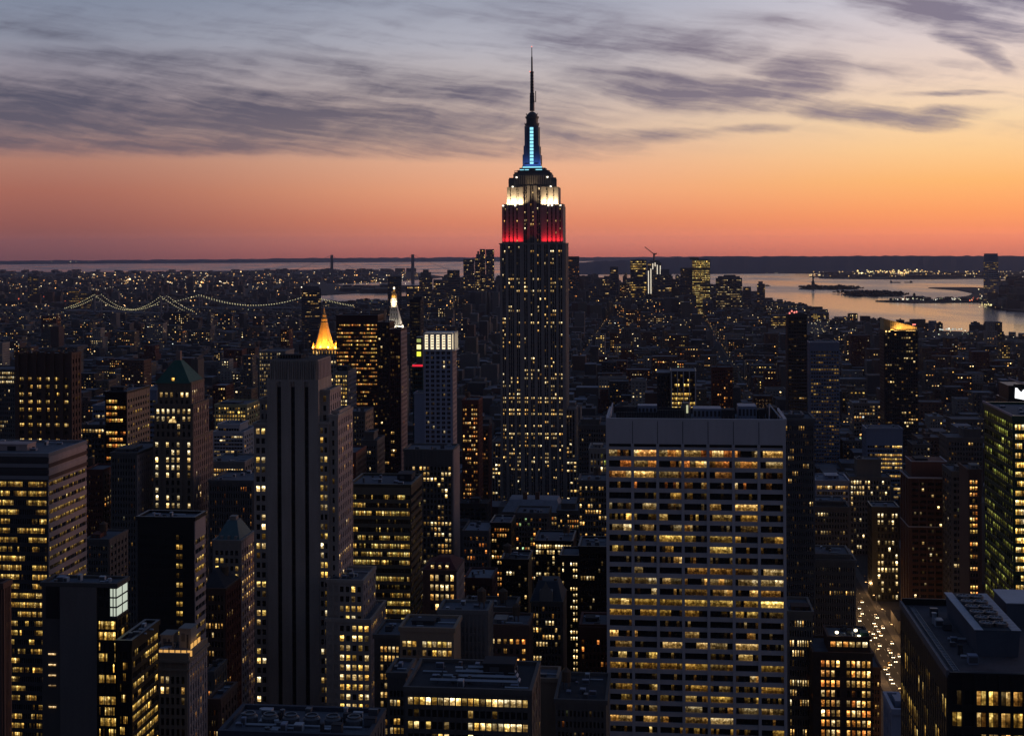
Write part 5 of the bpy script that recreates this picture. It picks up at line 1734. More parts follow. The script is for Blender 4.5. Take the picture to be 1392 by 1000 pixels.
q.quad([(0, 28, z0), (0, 1.5, z0), (0, 1.5, zl), (0, 28, zl)], AM)
for i, u in enumerate((1204.5, 1209)):
    k = b.part(('crown_lamp', i))
    k.lathe(b.x(u), -.3, [(0, b.z(451.5)), (1.0, b.z(450.8)), (1.0, b.z(449.6)), (0, b.z(449))], glow_mat('amber_lamp', (1.0, .6, .2), 2.0), 8)
k = b.part('beacon')
k.box(b.x(1240.5), b.x(1245), .3, 1.2, b.z(441.8), b.z(440.2), glow_mat('red_beacon', (1.0, .25, .2), 1.5))
root = b.done(vbot=600)
flood(root, (xb * .35, -1.2, z0 + .3), (1.0, .58, .16), 5500, (24, .8), (xb * .4, 2, z0 + 10))
flood(root, (xb * .8, -1.2, z0 + .3), (1.0, .58, .16), 1200, (10, .8), (xb * .8, 2, z0 + 6))

Y = 1300
b = tower('office_building', 'box with bright white piers framing lit floors behind the travertine slab roof', 'office building', 912, 946, 505, Y, 36, wall('dark_glass_wall', (.03, .03, .034), .4), front=fd(4, PX(6.2, Y), .5, wr=.86, hr=.6, pal=YEL, gain=.8, panes=4, run=.6, pd=.9, pm=TRAV, sd=.2, top=2.0, rowlit=lambda r: (.02, .1, .35, .3, .85, .3, .9, .6, .9)[r] if r < 9 else .5), side=fd(6, 4, .02, wr=.85, m=STEEL, pm=STEEL), vbot=560, roof=ROOFL, par=.6)
tower('office_building', 'dark windowless block joined left of the white piered box', 'office building', 893, 911.5, 507, 1310, 36, wall('dark_metal_cladding', (.03, .03, .034)), front=fd(4, 4, .01, wr=.3), side=None, vbot=560, roof=ROOFL, par=.5)
tower('apartment_tower', 'red brown tower with an orange dotted light line right of the white piered box', 'apartment tower', 968, 996, 500, 1420, 26, REDB, front=fd(9, 3.4, .06, pal=ORANGE, gain=.9, collit=lambda i: 9 if i == 5 else .6, wr=.5), side=fd(5, 3.5, .02), vbot=560, clutter=3)

Y = 1260
tower('office_building', 'glass office with blank pale top and yellow lit stepped floors', 'office building', 1178, 1227, 583, Y, 26, BLUEG, front=fd(14, PX(5.7, Y), .6, wr=.85, hr=.55, pal=YEL + WARM, gain=.95, top=PX(21, Y), run=.8, pd=.2, sd=.25, collit=lambda i: .15 if i < 3 else 1.1), side=fd(5, 4, .02), vbot=665, par=.8, clutter=3)
Y = 1150
tower('office_tower', 'tan stone tower with blank penthouse and two brilliant white window rows', 'office tower', 1155, 1211, 649, Y, 24, wall('dim_tan_stone', (.15, .13, .11)), front=fd(14, PX(7.3, Y), .12, wr=.55, hr=.62, pal=WHITE, gain=1.25, top=1.5, run=.3, rowlit=lambda r: (.3, .93, .97, .05, .4, .3, .05, .05, .25, .1, .12)[r] if r < 11 else .12, collit=lambda i: 1.6 if i < 4 else .8), side=fd(5, 3.7, .1), vbot=860, upper=((1165, 1198, 625, 4, 20, None, None),), clutter=5, indiv=True)
tower('office_building', 'bluish flat roofed block with a lit strip under its eaves near tan stone tower', 'office building', 1109, 1154, 654, 950, 28, BLUEG, front=fd(12, 4, .05, pal=WARM, rowlit=lambda r: .9 if r == 0 else .05, wr=.8, gain=.8), side=None, vbot=690, roof=ROOFL, clutter=6, huts=((1122, 1140, 646, 8, 20, BLUEG),))
tower('apartment_tower', 'dark blue stepped block with pale lit edge windows left of the brilliant white window rows', 'apartment tower', 1106, 1154, 690, 830, 24, STONE_D, front=fd(12, 3.6, .06, pal=WHITE, gain=.7, collit=lambda i: 3 if i < 2 else .6), side=fd(5, 3.6, .4, pal=WHITE, gain=.6), vbot=755, upper=((1110, 1148, 682, 4, 20, None, None),), clutter=4)
Y = 690
tower('office_building', 'dim grey block with fine vertical fins before the tan stone tower', 'office building', 1097, 1163, 762, Y, 26, wall('dim_grey_fins', (.17, .155, .145)), front=fd(20, 3.9, .03, wr=.45, hr=.5, pd=.9, pal=WARM), side=None, vbot=865, upper=((1104, 1156, 754, 2, 22, fd(16, 4, 0, wr=.4, pd=.6), None),), clutter=5)
Y = 1000
tower('apartment_tower', 'black tower with a dotted grid of white windows left of red brown ribbed tower', 'apartment tower', 1186, 1222, 690, Y, 22, BLACK, front=fd(7, PX(9.2, Y), .45, wr=.52, hr=.6, pal=WHITE, gain=1.35, run=0, top=3, rowlit=lambda r: (.2, .35, .08, .1, .12, .1, .5, .95, .9, .5, .3, .2, .25, .95, .95, .75, .8)[r] if r < 17 else .2, skip=(0,)), side=fd(5, 3.6, .05), vbot=850, indiv=True, clutter=3)
# red-brown ribbed tower
Y = 880
b = tower('office_tower', 'dark red brown ribbed tower with stepped pale edged roof', 'office tower', 1237, 1293, 649, Y, 30, wall('dark_red_brown_stone', (.085, .045, .038)), front=fd(5, PX(8, Y), .03, wr=.8, hr=.5, pal=WHITE, gain=1.3, panes=3, run=0, pd=1.1, top=2, dim=.03), side=fd(3, PX(8, Y), .03, pd=1.1), vbot=815, roof=ROOFL, par=.6, finish=False, indiv=True)
pl = wall('pale_coping', (.42, .40, .42))
x1 = b.x(1293)
zt = b.z(649)
q = b.part('coping')
q.box(-1.4, x1 + 1.4, -1.5, -1.0, zt - .3, zt + .7, pl, bottom=True)
q.box(-1.5, -1.0, -1.0, 30, zt - .3, zt + .7, pl, bottom=True)
q.box(-1.2, x1 + 1.2, -1.35, -1.1, b.z(715.5), b.z(714.3), pl, bottom=True)
q.box(-1.35, -1.1, -1.1, 30, b.z(715.5), b.z(714.3), pl, bottom=True)
q = b.part('penthouse')
q.box(b.x(1239, 4), b.x(1287, 4), 4, 26, zt, b.z(627, 0, 4), wall('rust_penthouse', (.14, .06, .045)))
q = b.part(('coping', 1, ('penthouse', 0)))
q.box(b.x(1238.4, 4), b.x(1287.6, 4), 3.6, 4.1, b.z(627, 0, 4), b.z(626, 0, 4), pl, bottom=True)
q.box(b.x(1238.4, 4), b.x(1238.4, 4) + .5, 4.1, 26, b.z(627, 0, 4), b.z(626, 0, 4), pl, bottom=True)
q.box(b.x(1287.6, 4) - .5, b.x(1287.6, 4), 4.1, 26, b.z(627, 0, 4), b.z(626, 0, 4), pl, bottom=True)
q = b.part('roof_equipment')
q.box(b.x(1245, 6), b.x(1262, 6), 8, 20, b.z(627, 0, 4), b.z(624, 0, 4) , ROOFD)
b.done(vbot=815)
tower('office_building', 'grey mid-rise with recessed bays right of the red brown ribbed tower', 'office building', 1294, 1318, 642, 850, 28, STONE_D, front=fd(4, 3.8, .04, wr=.8, pd=.7), side=fd(4, 3.8, .02), vbot=770, huts=((1300, 1312, 634, 6, 14, STONE_D),))
tower('apartment_tower', 'narrow dark tower with one orange yellow lit window column beside green glass tower', 'apartment tower', 1316, 1334, 640, 700, 22, BROWN, front=fd(4, PX(8.4, 700), .75, wr=.7, hr=.55, pal=ORANGE + YEL, gain=1.1, run=.75, top=4, skip=(3,)), side=None, vbot=760, indiv=True, huts=((1320, 1331, 632, 5, 12, STONE),))
tower('office_building', 'bluish tower block with flat roof behind the narrow orange lit column', 'office building', 1288, 1336, 596, 1050, 30, STONE_D, front=fd(12, 3.8, .05, pal=WARM), side=fd(6, 3.8, .05), vbot=640, upper=((1310, 1334, 584, 6, 22, None, None),), clutter=4)

# green glass tower at the right edge
Y = 560
gs = GREENG
b = tower('office_tower', 'green glass tower with brilliant yellow floors on its front at the right edge', 'office tower', 1377.5, 1470, 568, Y, 50, gs, front=fd(9, PX(12.8, Y), .95, wr=.97, hr=.55, pal=YEL * 2 + WHITE, gain=1.6, panes=4, run=.7, pd=.15, sd=.35, top=PX(6, Y), rowlit=lambda r: .6 if r == 0 else .95),
          side=fd(14, PX(12.8, Y), .5, wr=.9, hr=.62, pal=GREENY, gain=.27, panes=2, run=.6, pd=.25, sd=.3, top=PX(6, Y), dim=.6), vbot=815, indiv=True, roof=ROOFM, finish=False)
q = b.part('coping')
zt = b.z(568)
q.box(-.9, -.4, -.5, 50.3, zt + .6, zt + 1.5, wall('pink_coping', (.5, .38, .36)), bottom=True)
b.clutter(3, 20, 5, 40, zt, 9)
b.done(vbot=815)
# dark sign tower behind it
Y = 700
b = tower('office_tower', 'dark tower carrying a brilliant white roof sign behind the green glass tower', 'office tower', 1371, 1440, 546, Y, 24, BLACK, front=fd(8, 3.9, .03, top=4), side=fd(6, 3.9, .02), vbot=560, roof=ROOFD, finish=False)
q = b.part('sign_frame')
xs = b.x(1378)
q.box(xs, xs + 18, 0, .6, b.z(546), b.z(522), BLACK)
q.beam((b.x(1371), -.3, b.z(514)), (b.x(1371) + 24, -.3, b.z(514) - 9), .35, wall('pink_coping', (.5, .38, .36)))
q.box(b.x(1371), b.x(1371) + 24, .2, 20, b.z(546), b.z(524), BLACK)
q = b.part('lit_sign')
SG = glow_mat('white_sign_face', (.95, .97, 1.0), 1.6)
pts = [(1379.5, 540.6), (1395, 543.5), (1395, 529), (1391, 529.5), (1388.5, 533), (1385, 530), (1383, 527.3), (1380.2, 526.8)]
f_ = [(b.x(u), -.35, b.z(v)) for u, v in pts]
q.quad(f_, SG)
for i in range(len(f_)):
    p, r = f_[i], f_[(i + 1) % len(f_)]
    q.quad([(p[0], -.05, p[2]), (r[0], -.05, r[2]), r, p], SG)
b.done(vbot=560)

# big dark roof, bottom right
Y = 270
b = B('office_tower', 'near black office tower with large flat roof and long fan cooled plant unit', 'office tower', 1288, Y, 915, 3, indiv=True)
zt = b.z(916)
D_ = b.y(1224.5, 0, 825)
x1 = b.x(1480, 0, 915)
W_ = b.part('wall')
bk = wall('charcoal_cladding', (.02, .02, .022), .5)
W_.box(0, x1, 0, D_, 0, zt, bk, top=False)
b.facade('front', 0, x1, 0, D_, 0, zt, bk, n=11, fh=PX(29.2, Y), wr=.78, hr=.66, lit=.3, top=PX(16, Y), mg=PX(4, Y), pal=YEL + WARM, gain=.5, run=.4, panes=2, pd=.45, sd=.3, rowlit=lambda r: .97 if r < 4 else .4, collit=lambda i: 0 if i < 2 else 1, dim=.05)
b.facade('left', 0, x1, 0, D_, 0, zt, bk, n=22, fh=PX(29.2, Y), wr=.5, hr=.86, lit=.3, top=PX(34, Y), pal=YEL, gain=.42, run=.45, pd=.12, sd=.1, dim=.25)
b.part('roof').quad([(0, 0, zt), (x1, 0, zt), (x1, D_, zt), (0, D_, zt)], wall('big_roof_membrane', (.075, .07, .078), .9, 1.0))
Q = b.part('parapet')
Q.box(-.3, 0.25, -.3, D_, zt - .5, zt + .9, wall('roof_edge_metal', (.11, .11, .125), .6))
Q.box(.25, x1, -.3, .2, zt - .5, zt + .5, bk)
Q.box(.25, x1, D_ - .4, D_, zt - .5, zt + 1.5, bk)
tr = b.part('cleaning_track')
for xx in (1.5, 2.5):
    tr.box(xx, xx + .14, 1.5, D_ - 2, zt + .004, zt + .22, STEEL)
for i in range(44):
    tr.box(1.45, 2.7, 1.8 + i * (D_ - 4) / 44, 2.0 + i * (D_ - 4) / 44, zt + .003, zt + .12, EQUIP)
tr.box(1.5, x1, 1.5, 1.64, zt + .004, zt + .2, STEEL)
pu = b.part('plant_unit')
xa, xb = b.x(1327, 12, 880), b.x(1388, 12, 880)
ya = 12.5
yb = b.y(1285, xa, 850)
yb = max(ya + 26, min(yb, D_ - 3))
h = b.z(857, xa, ya) - zt
pu.frustum(xa + .5, xb - .4, ya + .2, yb - .2, zt + .02, xa, xb, ya, yb, zt + h, wall('plant_casing', (.07, .088, .115), .6), top=False)
pu.box(xa, xb, ya, yb, zt + h, zt + h + .15, wall('dark_plant_top', (.05, .06, .07)))
le = b.part(('ledge', 0, ('plant_unit', 0)))
le.box(xa - .25, xa + 1.5, ya - .2, yb, zt + h + .15, zt + h + .32, wall('pale_plant_ledge', (.36, .39, .44), .6), bottom=True)
n = 26
for i in range(n):
    le.box(xb - 1.7, xb + .2, ya + (yb - ya) * i / n, ya + (yb - ya) * (i + .72) / n, zt + h + .15, zt + h + .3, wall('pale_plant_ledge', (.42, .45, .50)), bottom=True)
for i in range(6):
    for j in range(2):
        fn = b.part(('fan', i * 2 + j, ('plant_unit', 0)))
        cx_, cy_ = xa + 3.0 + j * (xb - xa - 6) , ya + 2.6 + i * (yb - ya - 4) / 6 + 1
        fn.lathe(cx_, cy_, [(1.45, zt + h + .15), (1.5, zt + h + .9), (1.3, zt + h + .9), (1.25, zt + h + .4), (0, zt + h + .45)], STEEL, 14)
        for a in range(4):
            t_ = a * math.pi / 4
            fn.beam((cx_ - 1.35 * math.cos(t_), cy_ - 1.35 * math.sin(t_), zt + h + .8), (cx_ + 1.35 * math.cos(t_), cy_ + 1.35 * math.sin(t_), zt + h + .8), .05, EQUIP)
pu2 = b.part(('plant_unit', 1))
pu2.box(xb + 3, xb + 16, D_ - 17, D_ - 5, zt, zt + 5, wall('plant_casing', (.10, .12, .155)))
pu2.box(xb + 2.8, xb + 16.2, D_ - 17.2, D_ - 4.8, zt + 5, zt + 5.2, wall('pale_plant_ledge', (.42, .45, .50)))
b.clutter(6, xa - 4, 6, D_ - 6, zt, 12)
FOOT.append((0, 0, 0, 0))
b.done(vbot=1000, u0=1222, u1=1480)
# small pale block left of it
b = B('office_building', 'small pale parapeted block at the bottom edge left of the near black roof', 'office building', 1214, 400, 968, 3)
zt = b.z(968)
x1 = b.x(1232, 0, 968)
b.tier(0, x1, 0, 15, 0, zt, wall('pale_blue_stone', (.30, .31, .34)), front=None, left=fd(5, 3.9, .02), roof=ROOFM, par=1.2)
b.part(('roof_equipment', 0)).box(1.5, 3.5, 5, 11, zt, zt + 1.8, BLUEG)
b.done(vbot=1000)
# ornate buildings right of the slab's foot
Y = 640
tower('office_building', 'tall ornate pale building with tightly packed lit windows at the travertine slab foot', 'office building', 1071, 1105, 833, Y, 26, wall('pale_terracotta', (.24, .20, .17)), front=fd(9, PX(13.4, Y), .5, wr=.5, hr=.62, pal=WARM + WHITE, gain=1.1, top=2.4, run=.5, pd=.45, rowlit=lambda r: (.45, .03, .75, .7, .1, .03, .75, .8, .55, .5, .4, .5)[r % 12]), side=None, vbot=1000, indiv=True, huts=((1076, 1100, 824, 5, 12, BROWN),), par=1.2)
Y = 620
b = tower('office_building', 'ornate brown building with large orange lit windows and two rooftop floodlights', 'office building', 1106, 1186, 888, Y, 26, BROWN, front=fd(11, PX(13.4, Y), .72, wr=.62, hr=.66, pal=ORANGE + WARM, gain=1.15, top=2.0, run=.35, pd=.5, sd=.35, skip=(0, 5)), side=fd(6, 4, .1), vbot=1000, indiv=True, upper=((1126, 1182, 866, 3, 20, fd(6, PX(11, Y), .75, wr=.75, hr=.65, pal=ORANGE + WHITE, gain=.9, top=1.0), None),), finish=False)
zz = b.z(866, 0, 3)
for i, (u, v) in enumerate(((1137.5, 858.5), (1163, 855), (1167.5, 863))):
    q = b.part(('floodlight', i))
    x_ = b.x(u, 4, 860)
    q.beam((x_, 4, zz), (x_, 4, b.z(v, 0, 4)), .12, STEEL)
    q.lathe(x_, 3.8, [(0, b.z(v, 0, 4) - .6), (.75, b.z(v, 0, 4) - .2), (.75, b.z(v, 0, 4) + .5), (0, b.z(v, 0, 4) + .8)], glow_mat('roof_floodlight', (1.0, .85, .55), 4.0), 10)
q = b.part('green_awning')
q.box(b.x(1170, 4), b.x(1181, 4), 4, 9, zz, zz + 2.4, COPPER)
b.clutter(b.x(1128, 4), b.x(1176, 4), 5, 16, zz, 8)
b.done(vbot=1000)

tower('office_building', 'dark brown loft block squeezed between the rooftop floodlights building and the avenue traffic', 'office building', 1166, 1197, 908, 700, 30, BROWN, front=fd(8, 3.8, .12, pal=WARM, gain=.8), side=None, vbot=1000, clutter=4)
# ---- downtown cluster and other far towers (about 5-6 km away)
def far(label, u0, u1, vt, vb, Y, m, lit=.2, pal=WARM, gain=.85, upper=(), depth=40, cat='office tower', name='office_tower', n=None, fh=9, **k):
    return tower(name, label, cat, u0, u1, vt, Y, depth, m, rot=math.atan(((u0 + u1) / 2 - CX) / F) - TH, front=fd(n or max(3, int((u1 - u0) / 1.5)), fh, lit, wr=.7, hr=.5, pal=pal, gain=gain, pd=.5, sd=.4, top=4, mg=1, **k), side=None, vbot=vb, par=0, upper=upper)


NIGHT = wall('night_tower_stone', (.13, .12, .13))
NIGHTB = wall('night_tower_glass', (.075, .08, .10), .4)
far('square shouldered far tower left of the twin dark pinnacles, downtown', 630, 645, 352, 395, 5700, NIGHT)
far('far downtown tower with a pointed pyramidal pinnacle', 645.5, 655, 350, 395, 5900, NIGHT, upper=((647.5, 653, 345.5, 6, 30, None, None), (649, 651.6, 341.5, 12, 24, None, None)))
far('tall plain far downtown tower beside the pointed one', 652.5, 660, 338.5, 395, 5750, NIGHT)
far('tall far downtown tower with a bright lit right edge', 660.6, 672, 338.8, 395, 5700, NIGHT, lit=.1, collit=lambda i: 9 if i >= 6 else .6, pal=WARM, gain=.7)
far('dark far slab standing before the bay right of the white clock tower', 527, 546, 375, 430, 5200, NIGHTB, lit=.02)
far('far building with a curved dome like top before the bay', 570, 588, 376, 410, 5400, NIGHT, upper=((572, 586, 370, 4, 30, None, None), (575, 583, 366.5, 8, 26, None, None)))
far('far dim tower left of the square shouldered downtown tower', 608, 625, 367, 400, 5500, NIGHT, lit=.15)
far('far dim stepped block before the bay with tiny windows', 589, 609, 380, 405, 5200, NIGHT, lit=.15)
far('far block with faint windows behind the teal glass tower', 552, 570, 388, 410, 5000, NIGHT, lit=.2)
far('dark tower with glowing left side just right of the tall central tower', 771, 787.5, 348.5, 395, 5600, NIGHTB, lit=.12, pal=ORANGE)
far('far slim grey tower silhouetted against the pink water', 829.5, 840.5, 362.5, 400, 5900, NIGHTB, lit=.05)
far('far low stepped block left of the slim grey silhouette', 819, 829, 378, 405, 5600, NIGHT, upper=((821, 827.5, 376, 4, 20, None, None),))
far('far domed low block at the water right of the tall central tower', 800, 812, 388, 410, 5500, NIGHT, upper=((802, 810, 385.5, 4, 20, None, None),))
far('far tower with yellow lit top floors beside the unfinished tower', 857, 879, 353, 405, 5350, NIGHTB, lit=.35, gain=.75, pal=YEL, rowlit=lambda r: .8 if r < 4 else .35, run=.7)
b = far('unfinished far tower with vertical strings of white work lights under a crane', 880.5, 899, 357, 400, 5400, NIGHTB, lit=.03, upper=((884, 897, 354, 4, 30, None, None),))
LS = glow_mat('work_lights', (1.0, .88, .68), 1.0)
bb = B('work_light_string', 'strings of white work lights hung on the unfinished far tower', 'light string', 881, 5398, 370)
for i, (u, v0, v1) in enumerate(((881.5, 368, 399), (884.8, 365, 399), (887.5, 358, 366), (893.5, 360, 376), (897.6, 361, 377), (890.6, 357, 362))):
    bb.part(('lamp_string', i)).beam((bb.x(u), -8, bb.z(v1)), (bb.x(u), -8, bb.z(v0)), 1.1, LS)
bb.done(vbot=400)
far('far stone tower with a flat shelf top right of the unfinished tower', 893, 913, 373, 405, 5300, NIGHT, lit=.12, upper=((898, 910, 366, 4, 28, None, None),))
far('far blocky tower attached left of the golden lit office', 925, 941, 364, 402, 5300, NIGHT, lit=.06)
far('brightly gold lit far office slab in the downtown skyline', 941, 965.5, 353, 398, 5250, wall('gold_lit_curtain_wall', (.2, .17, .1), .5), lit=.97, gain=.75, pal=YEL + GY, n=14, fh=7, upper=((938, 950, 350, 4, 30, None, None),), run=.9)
far('far domed granite tower right of the golden lit office', 973, 1009, 378, 420, 5300, NIGHT, lit=.4, gain=.4, pal=WHITE, upper=((976, 1006, 375.5, 6, 34, None, None), (984, 1000, 373.6, 10, 30, None, None)))
far('far low block right of the domed granite tower', 1010, 1021, 390, 420, 5200, NIGHT, lit=.1)
far('far stepped tower alone at the waterfront right of the domed granite tower', 1029, 1040, 386, 425, 5000, NIGHT, lit=.08, upper=((1031, 1037, 382.5, 4, 20, None, None),))
far('dark twin topped block with lit windows before the far bridge', 410, 436.5, 392, 440, 3300, NIGHTB, lit=.06, pal=WARM, fh=5, upper=((412, 434, 389, 4, 30, None, None),))
far('far lit tower with a bright white roof line in the distant borough', 37.5, 53, 375, 405, 6500, NIGHT, lit=.3, pal=YEL, gain=.3, n=6)
far('far pale lit slab at the left foot of the bridge', 92, 108, 394, 418, 5450, NIGHT, lit=.6, pal=YEL, gain=.22, n=8)
far('far dim slab beside the pale lit slab behind the bridge', 108.5, 125, 397, 415, 5600, NIGHT, lit=.3, pal=YEL, gain=.25)
far('long low pier shed with a bright white row of lights on the near shore', 1273, 1312, 451.5, 462, 4080, NIGHT, lit=.95, pal=WHITE, gain=1.5, fh=9, cat='pier shed', name='pier_shed', depth=20)
far('plain grey block standing alone at the near shore left of the white lit pier shed', 1262, 1273, 436.5, 456, 4040, BLUEG, lit=.02, fh=5)
far('pale narrow block at the near shore by the right edge', 1371, 1381, 452, 468, 3800, STONE, lit=.03, fh=5)
far('second pale narrow block at the near shore touching the right edge', 1384, 1400, 453.5, 468, 3780, STONE, lit=.03, fh=5)
far('dark flat block speckled with yellow windows at the river bend', 1101, 1127, 425, 455, 4700, NIGHT, lit=.3, pal=YEL, gain=.9, fh=6)
far('dim block with yellow windows behind the slender red lamped tower', 1048, 1070, 428, 455, 4300, NIGHT, lit=.25, pal=YEL, gain=.8, fh=6)
b = tower('office_tower', 'isolated rounded top glass tower across the river reflected in the water', 'office tower', 1337, 1357.5, 355, 6400, 36, wall('grey_river_glass', (.40, .40, .44), .5), front=fd(9, 9, .45, wr=.8, hr=.5, pal=YEL, gain=.3, pd=.3, sd=.3, top=4, rowlit=lambda r: .5 if r % 9 < 5 else .2), side=None, vbot=416, par=0, roof=None, finish=False, rot=math.radians(12.9))
q = b.part('crown')
z0 = b.z(355)
xw = b.x(1357.5)
for i in range(8):
    a = i / 8
    q.box(xw * .02 + a * 2, xw * .98 - a * 2, 2 + a * 3, 34 - a * 3, z0 + (b.z(344.6) - z0) * a, z0 + (b.z(344.6) - z0) * (a + .125), BLUEG)
b.done(vbot=416)


# ================================================================== BRIDGES
def arc_bridge(name, label, tops, hts, deck_h, wid, ends, lamp, lampsz, step, sagh, tw=6.0, seed=1, cab=None):
    """Suspension bridge between two portal towers. tops: (column, row) of the tower heads; hts: their heights above the water; ends: lengths of the side spans."""
    P = []
    for (u, v), h in zip(tops, hts):
        k, d = ray(u, v)
        dist = (EYE - h) / d
        for _ in range(4):
            dist = (EYE - h + drop(dist)) / d
        P.append(Vector((k * dist, dist, -drop(dist))))
    ax = (P[1] - P[0])
    ax.z = 0
    L = ax.length
    ax.normalize()
    nx = Vector((-ax.y, ax.x, 0))
    O = P[0].copy()
    root = empty(name, O, math.atan2(ax.y, ax.x))
    tag(root, label, 'bridge')
    sm = wall('bridge_steel', (.16, .16, .18), .6)
    for i, (xx, h) in enumerate(((0, hts[0]), (L, hts[1]))):
        mb = MB()
        for s in (-1, 1):
            mb.frustum(xx - tw / 2, xx + tw / 2, s * wid - tw / 2, s * wid + tw / 2, -2, xx - tw * .4, xx + tw * .4, s * wid - tw * .4, s * wid + tw * .4, h, sm)
        for z in (deck_h - 4, deck_h + (h - deck_h) * .5, h - tw * .7):
            mb.box(xx - tw * .35, xx + tw * .35, -wid + tw * .35, wid - tw * .35, z, z + tw * .7, sm, bottom=True)
        mb.build('tower', root)
    mb = MB()
    mb.box(-ends[0], L + ends[1], -wid, wid, deck_h - 3, deck_h, sm, bottom=True)
    for k in range(int((L + ends[0] + ends[1]) / 20)):
        xx = -ends[0] + k * 20
        for s in (-1, 1):
            mb.box(xx, xx + .5, s * wid - .3, s * wid + .3, deck_h, deck_h + 3, sm)
    mb.build('deck', root)
    rnd = random.Random(seed)

    def zc(x):
        if x < 0:
            t = -x / ends[0]
            return hts[0] + (deck_h + 4 - hts[0]) * t - (hts[0] - deck_h) * .16 * 4 * t * (1 - t) * .5
        if x > L:
            t = (x - L) / ends[1]
            return hts[1] + (deck_h + 4 - hts[1]) * t - (hts[1] - deck_h) * .16 * 4 * t * (1 - t) * .5
        t = x / L
        return hts[0] + (hts[1] - hts[0]) * t - ((hts[0] + hts[1]) / 2 - sagh) * 4 * t * (1 - t)
    for s in (-1, 1):
        mb, lb = MB(), MB()
        x = -ends[0]
        prev = None
        while x <= L + ends[1]:
            p = (x, s * wid, zc(x))
            if prev:
                mb.beam(prev, p, cab or tw * .07, sm)
                if deck_h < p[2] - 3:
                    mb.beam(p, (x, s * wid, deck_h), cab * .2 if cab else tw * .025, sm)
            if lamp:
                z = p[2] + lampsz
                g = rnd.uniform(.7, 1.25)
                lb.lathe(x, s * wid, [(0, z - lampsz), (lampsz, z), (0, z + lampsz)], POINTS, 5, (lamp[0] * g, lamp[1] * g, lamp[2] * g))
            prev = p
            x += step
        o = mb.build('cable', root)
        if lb.f:
            q = lb.build('cable_lamps', o)
            q['kind'] = 'stuff'
    return root


LC = (1.15, 1.0, .52)
arc_bridge('suspension_bridge', 'bridge with garlands of pale lights on its double cables, farther left', [(133, 400.5), (223, 402.6)], (102, 102), 47, 14, (160, 130), LC, 1.35, 9.5, 52, seed=2)
arc_bridge('suspension_bridge', 'light strung bridge nearer the gold pyramid, half hidden by the dark twin topped block', [(272, 401.5), (420, 401.5)], (86, 86), 42, 13, (190, 170), LC, 1.4, 10, 48, seed=3)
arc_bridge('suspension_bridge', 'faint unlit long span bridge with two tall towers on the far bay', [(451, 346.5), (561, 345.8)], (211, 211), 70, 16, (380, 360), None, 1, 40, 82, tw=15, cab=.35)

# ================================================================== ISLANDS, STATUE, SHIPS
def isle(label, uv, seed, dens):
    P = G(*uv)
    sheet('island', P, ISLE, 4.0)
    rnd = random.Random(seed)
    mb = MB()
    xs = [p.x for p in P]
    ys = [p.y for p in P]
    for _ in range(dens):
        x, y = rnd.uniform(min(xs) + 25, max(xs) - 25), rnd.uniform(min(ys) + 20, max(ys) - 20)
        r, h = rnd.uniform(9, 18), rnd.uniform(9, 19)
        z = 3.5 - drop(math.hypot(x, y))
        for _k in range(5):
            a, b_, c = x + rnd.uniform(-r, r), y + rnd.uniform(-r, r), rnd.uniform(.35, .75) * h
            s = rnd.uniform(.35, .7) * r
            mb.lathe(a, b_, [(0, z + c * .2), (s * .8, z + c * .45), (s, z + c * .8), (s * .55, z + c * 1.15), (0, z + c * 1.35)], LEAF, 6)
    o = mb.build('trees')
    tag(o, label, None, None, 'stuff')


isle('dark belt of trees covering the statue island', [(1086, 392.6), (1104, 393.6), (1130, 393.9), (1160, 393.2), (1168, 391.8), (1150, 390.4), (1120, 390.2), (1100, 391)], 4, 110)
isle('dark belt of trees covering the second island', [(1146, 401), (1170, 402.6), (1215, 402.8), (1232, 400.8), (1214, 398.4), (1180, 397.6), (1158, 398.8)], 5, 130)


def at(u, v):
    p = ground_at(u, v)
    p.z += 4
    return p


p = at(1105.3, 392.2)
S = p.length / F                                     # metres per pixel there
root = empty('statue', p)
tag(root, 'robed statue raising a torch on a tall pedestal on its island in the bay', 'statue')
VERD = wall('verdigris', (.10, .16, .14))
mb = MB()
mb.frustum(-18, 18, -18, 18, 0, -16, 16, -16, 16, 8, STONE_D)
mb.frustum(-10, 10, -10, 10, 8, -7.5, 7.5, -7.5, 7.5, 36, STONE_D)
mb.box(-8.5, 8.5, -8.5, 8.5, 36, 39, STONE_D)
mb.build('pedestal', root)
mb = MB()
mb.lathe(0, 0, [(6.2, 39), (5.4, 48), (4.2, 58), (4.6, 66), (3.2, 70), (1.5, 72), (2.4, 74), (2.2, 77), (0, 79)], VERD, 10)
mb.beam((-3.6, 0, 68), (-7, 0, 80), 1.3, VERD)
mb.beam((4, 0, 66), (5.5, -2, 58), 1.6, VERD)
for a in range(7):
    t = math.pi * (a + .5) / 7
    mb.beam((2 * math.cos(t), 0, 76.5), (4.8 * math.cos(t), 0, 76.5 + 3.6 * math.sin(t)), .3, VERD)
body = mb.build('figure', root)
mb = MB()
mb.lathe(-7.2, 0, [(.6, 79), (1.8, 82), (1.8, 83), (1.2, 84), (.9, 87), (0, 90)], GOLD, 8)
mb.build('torch', body)


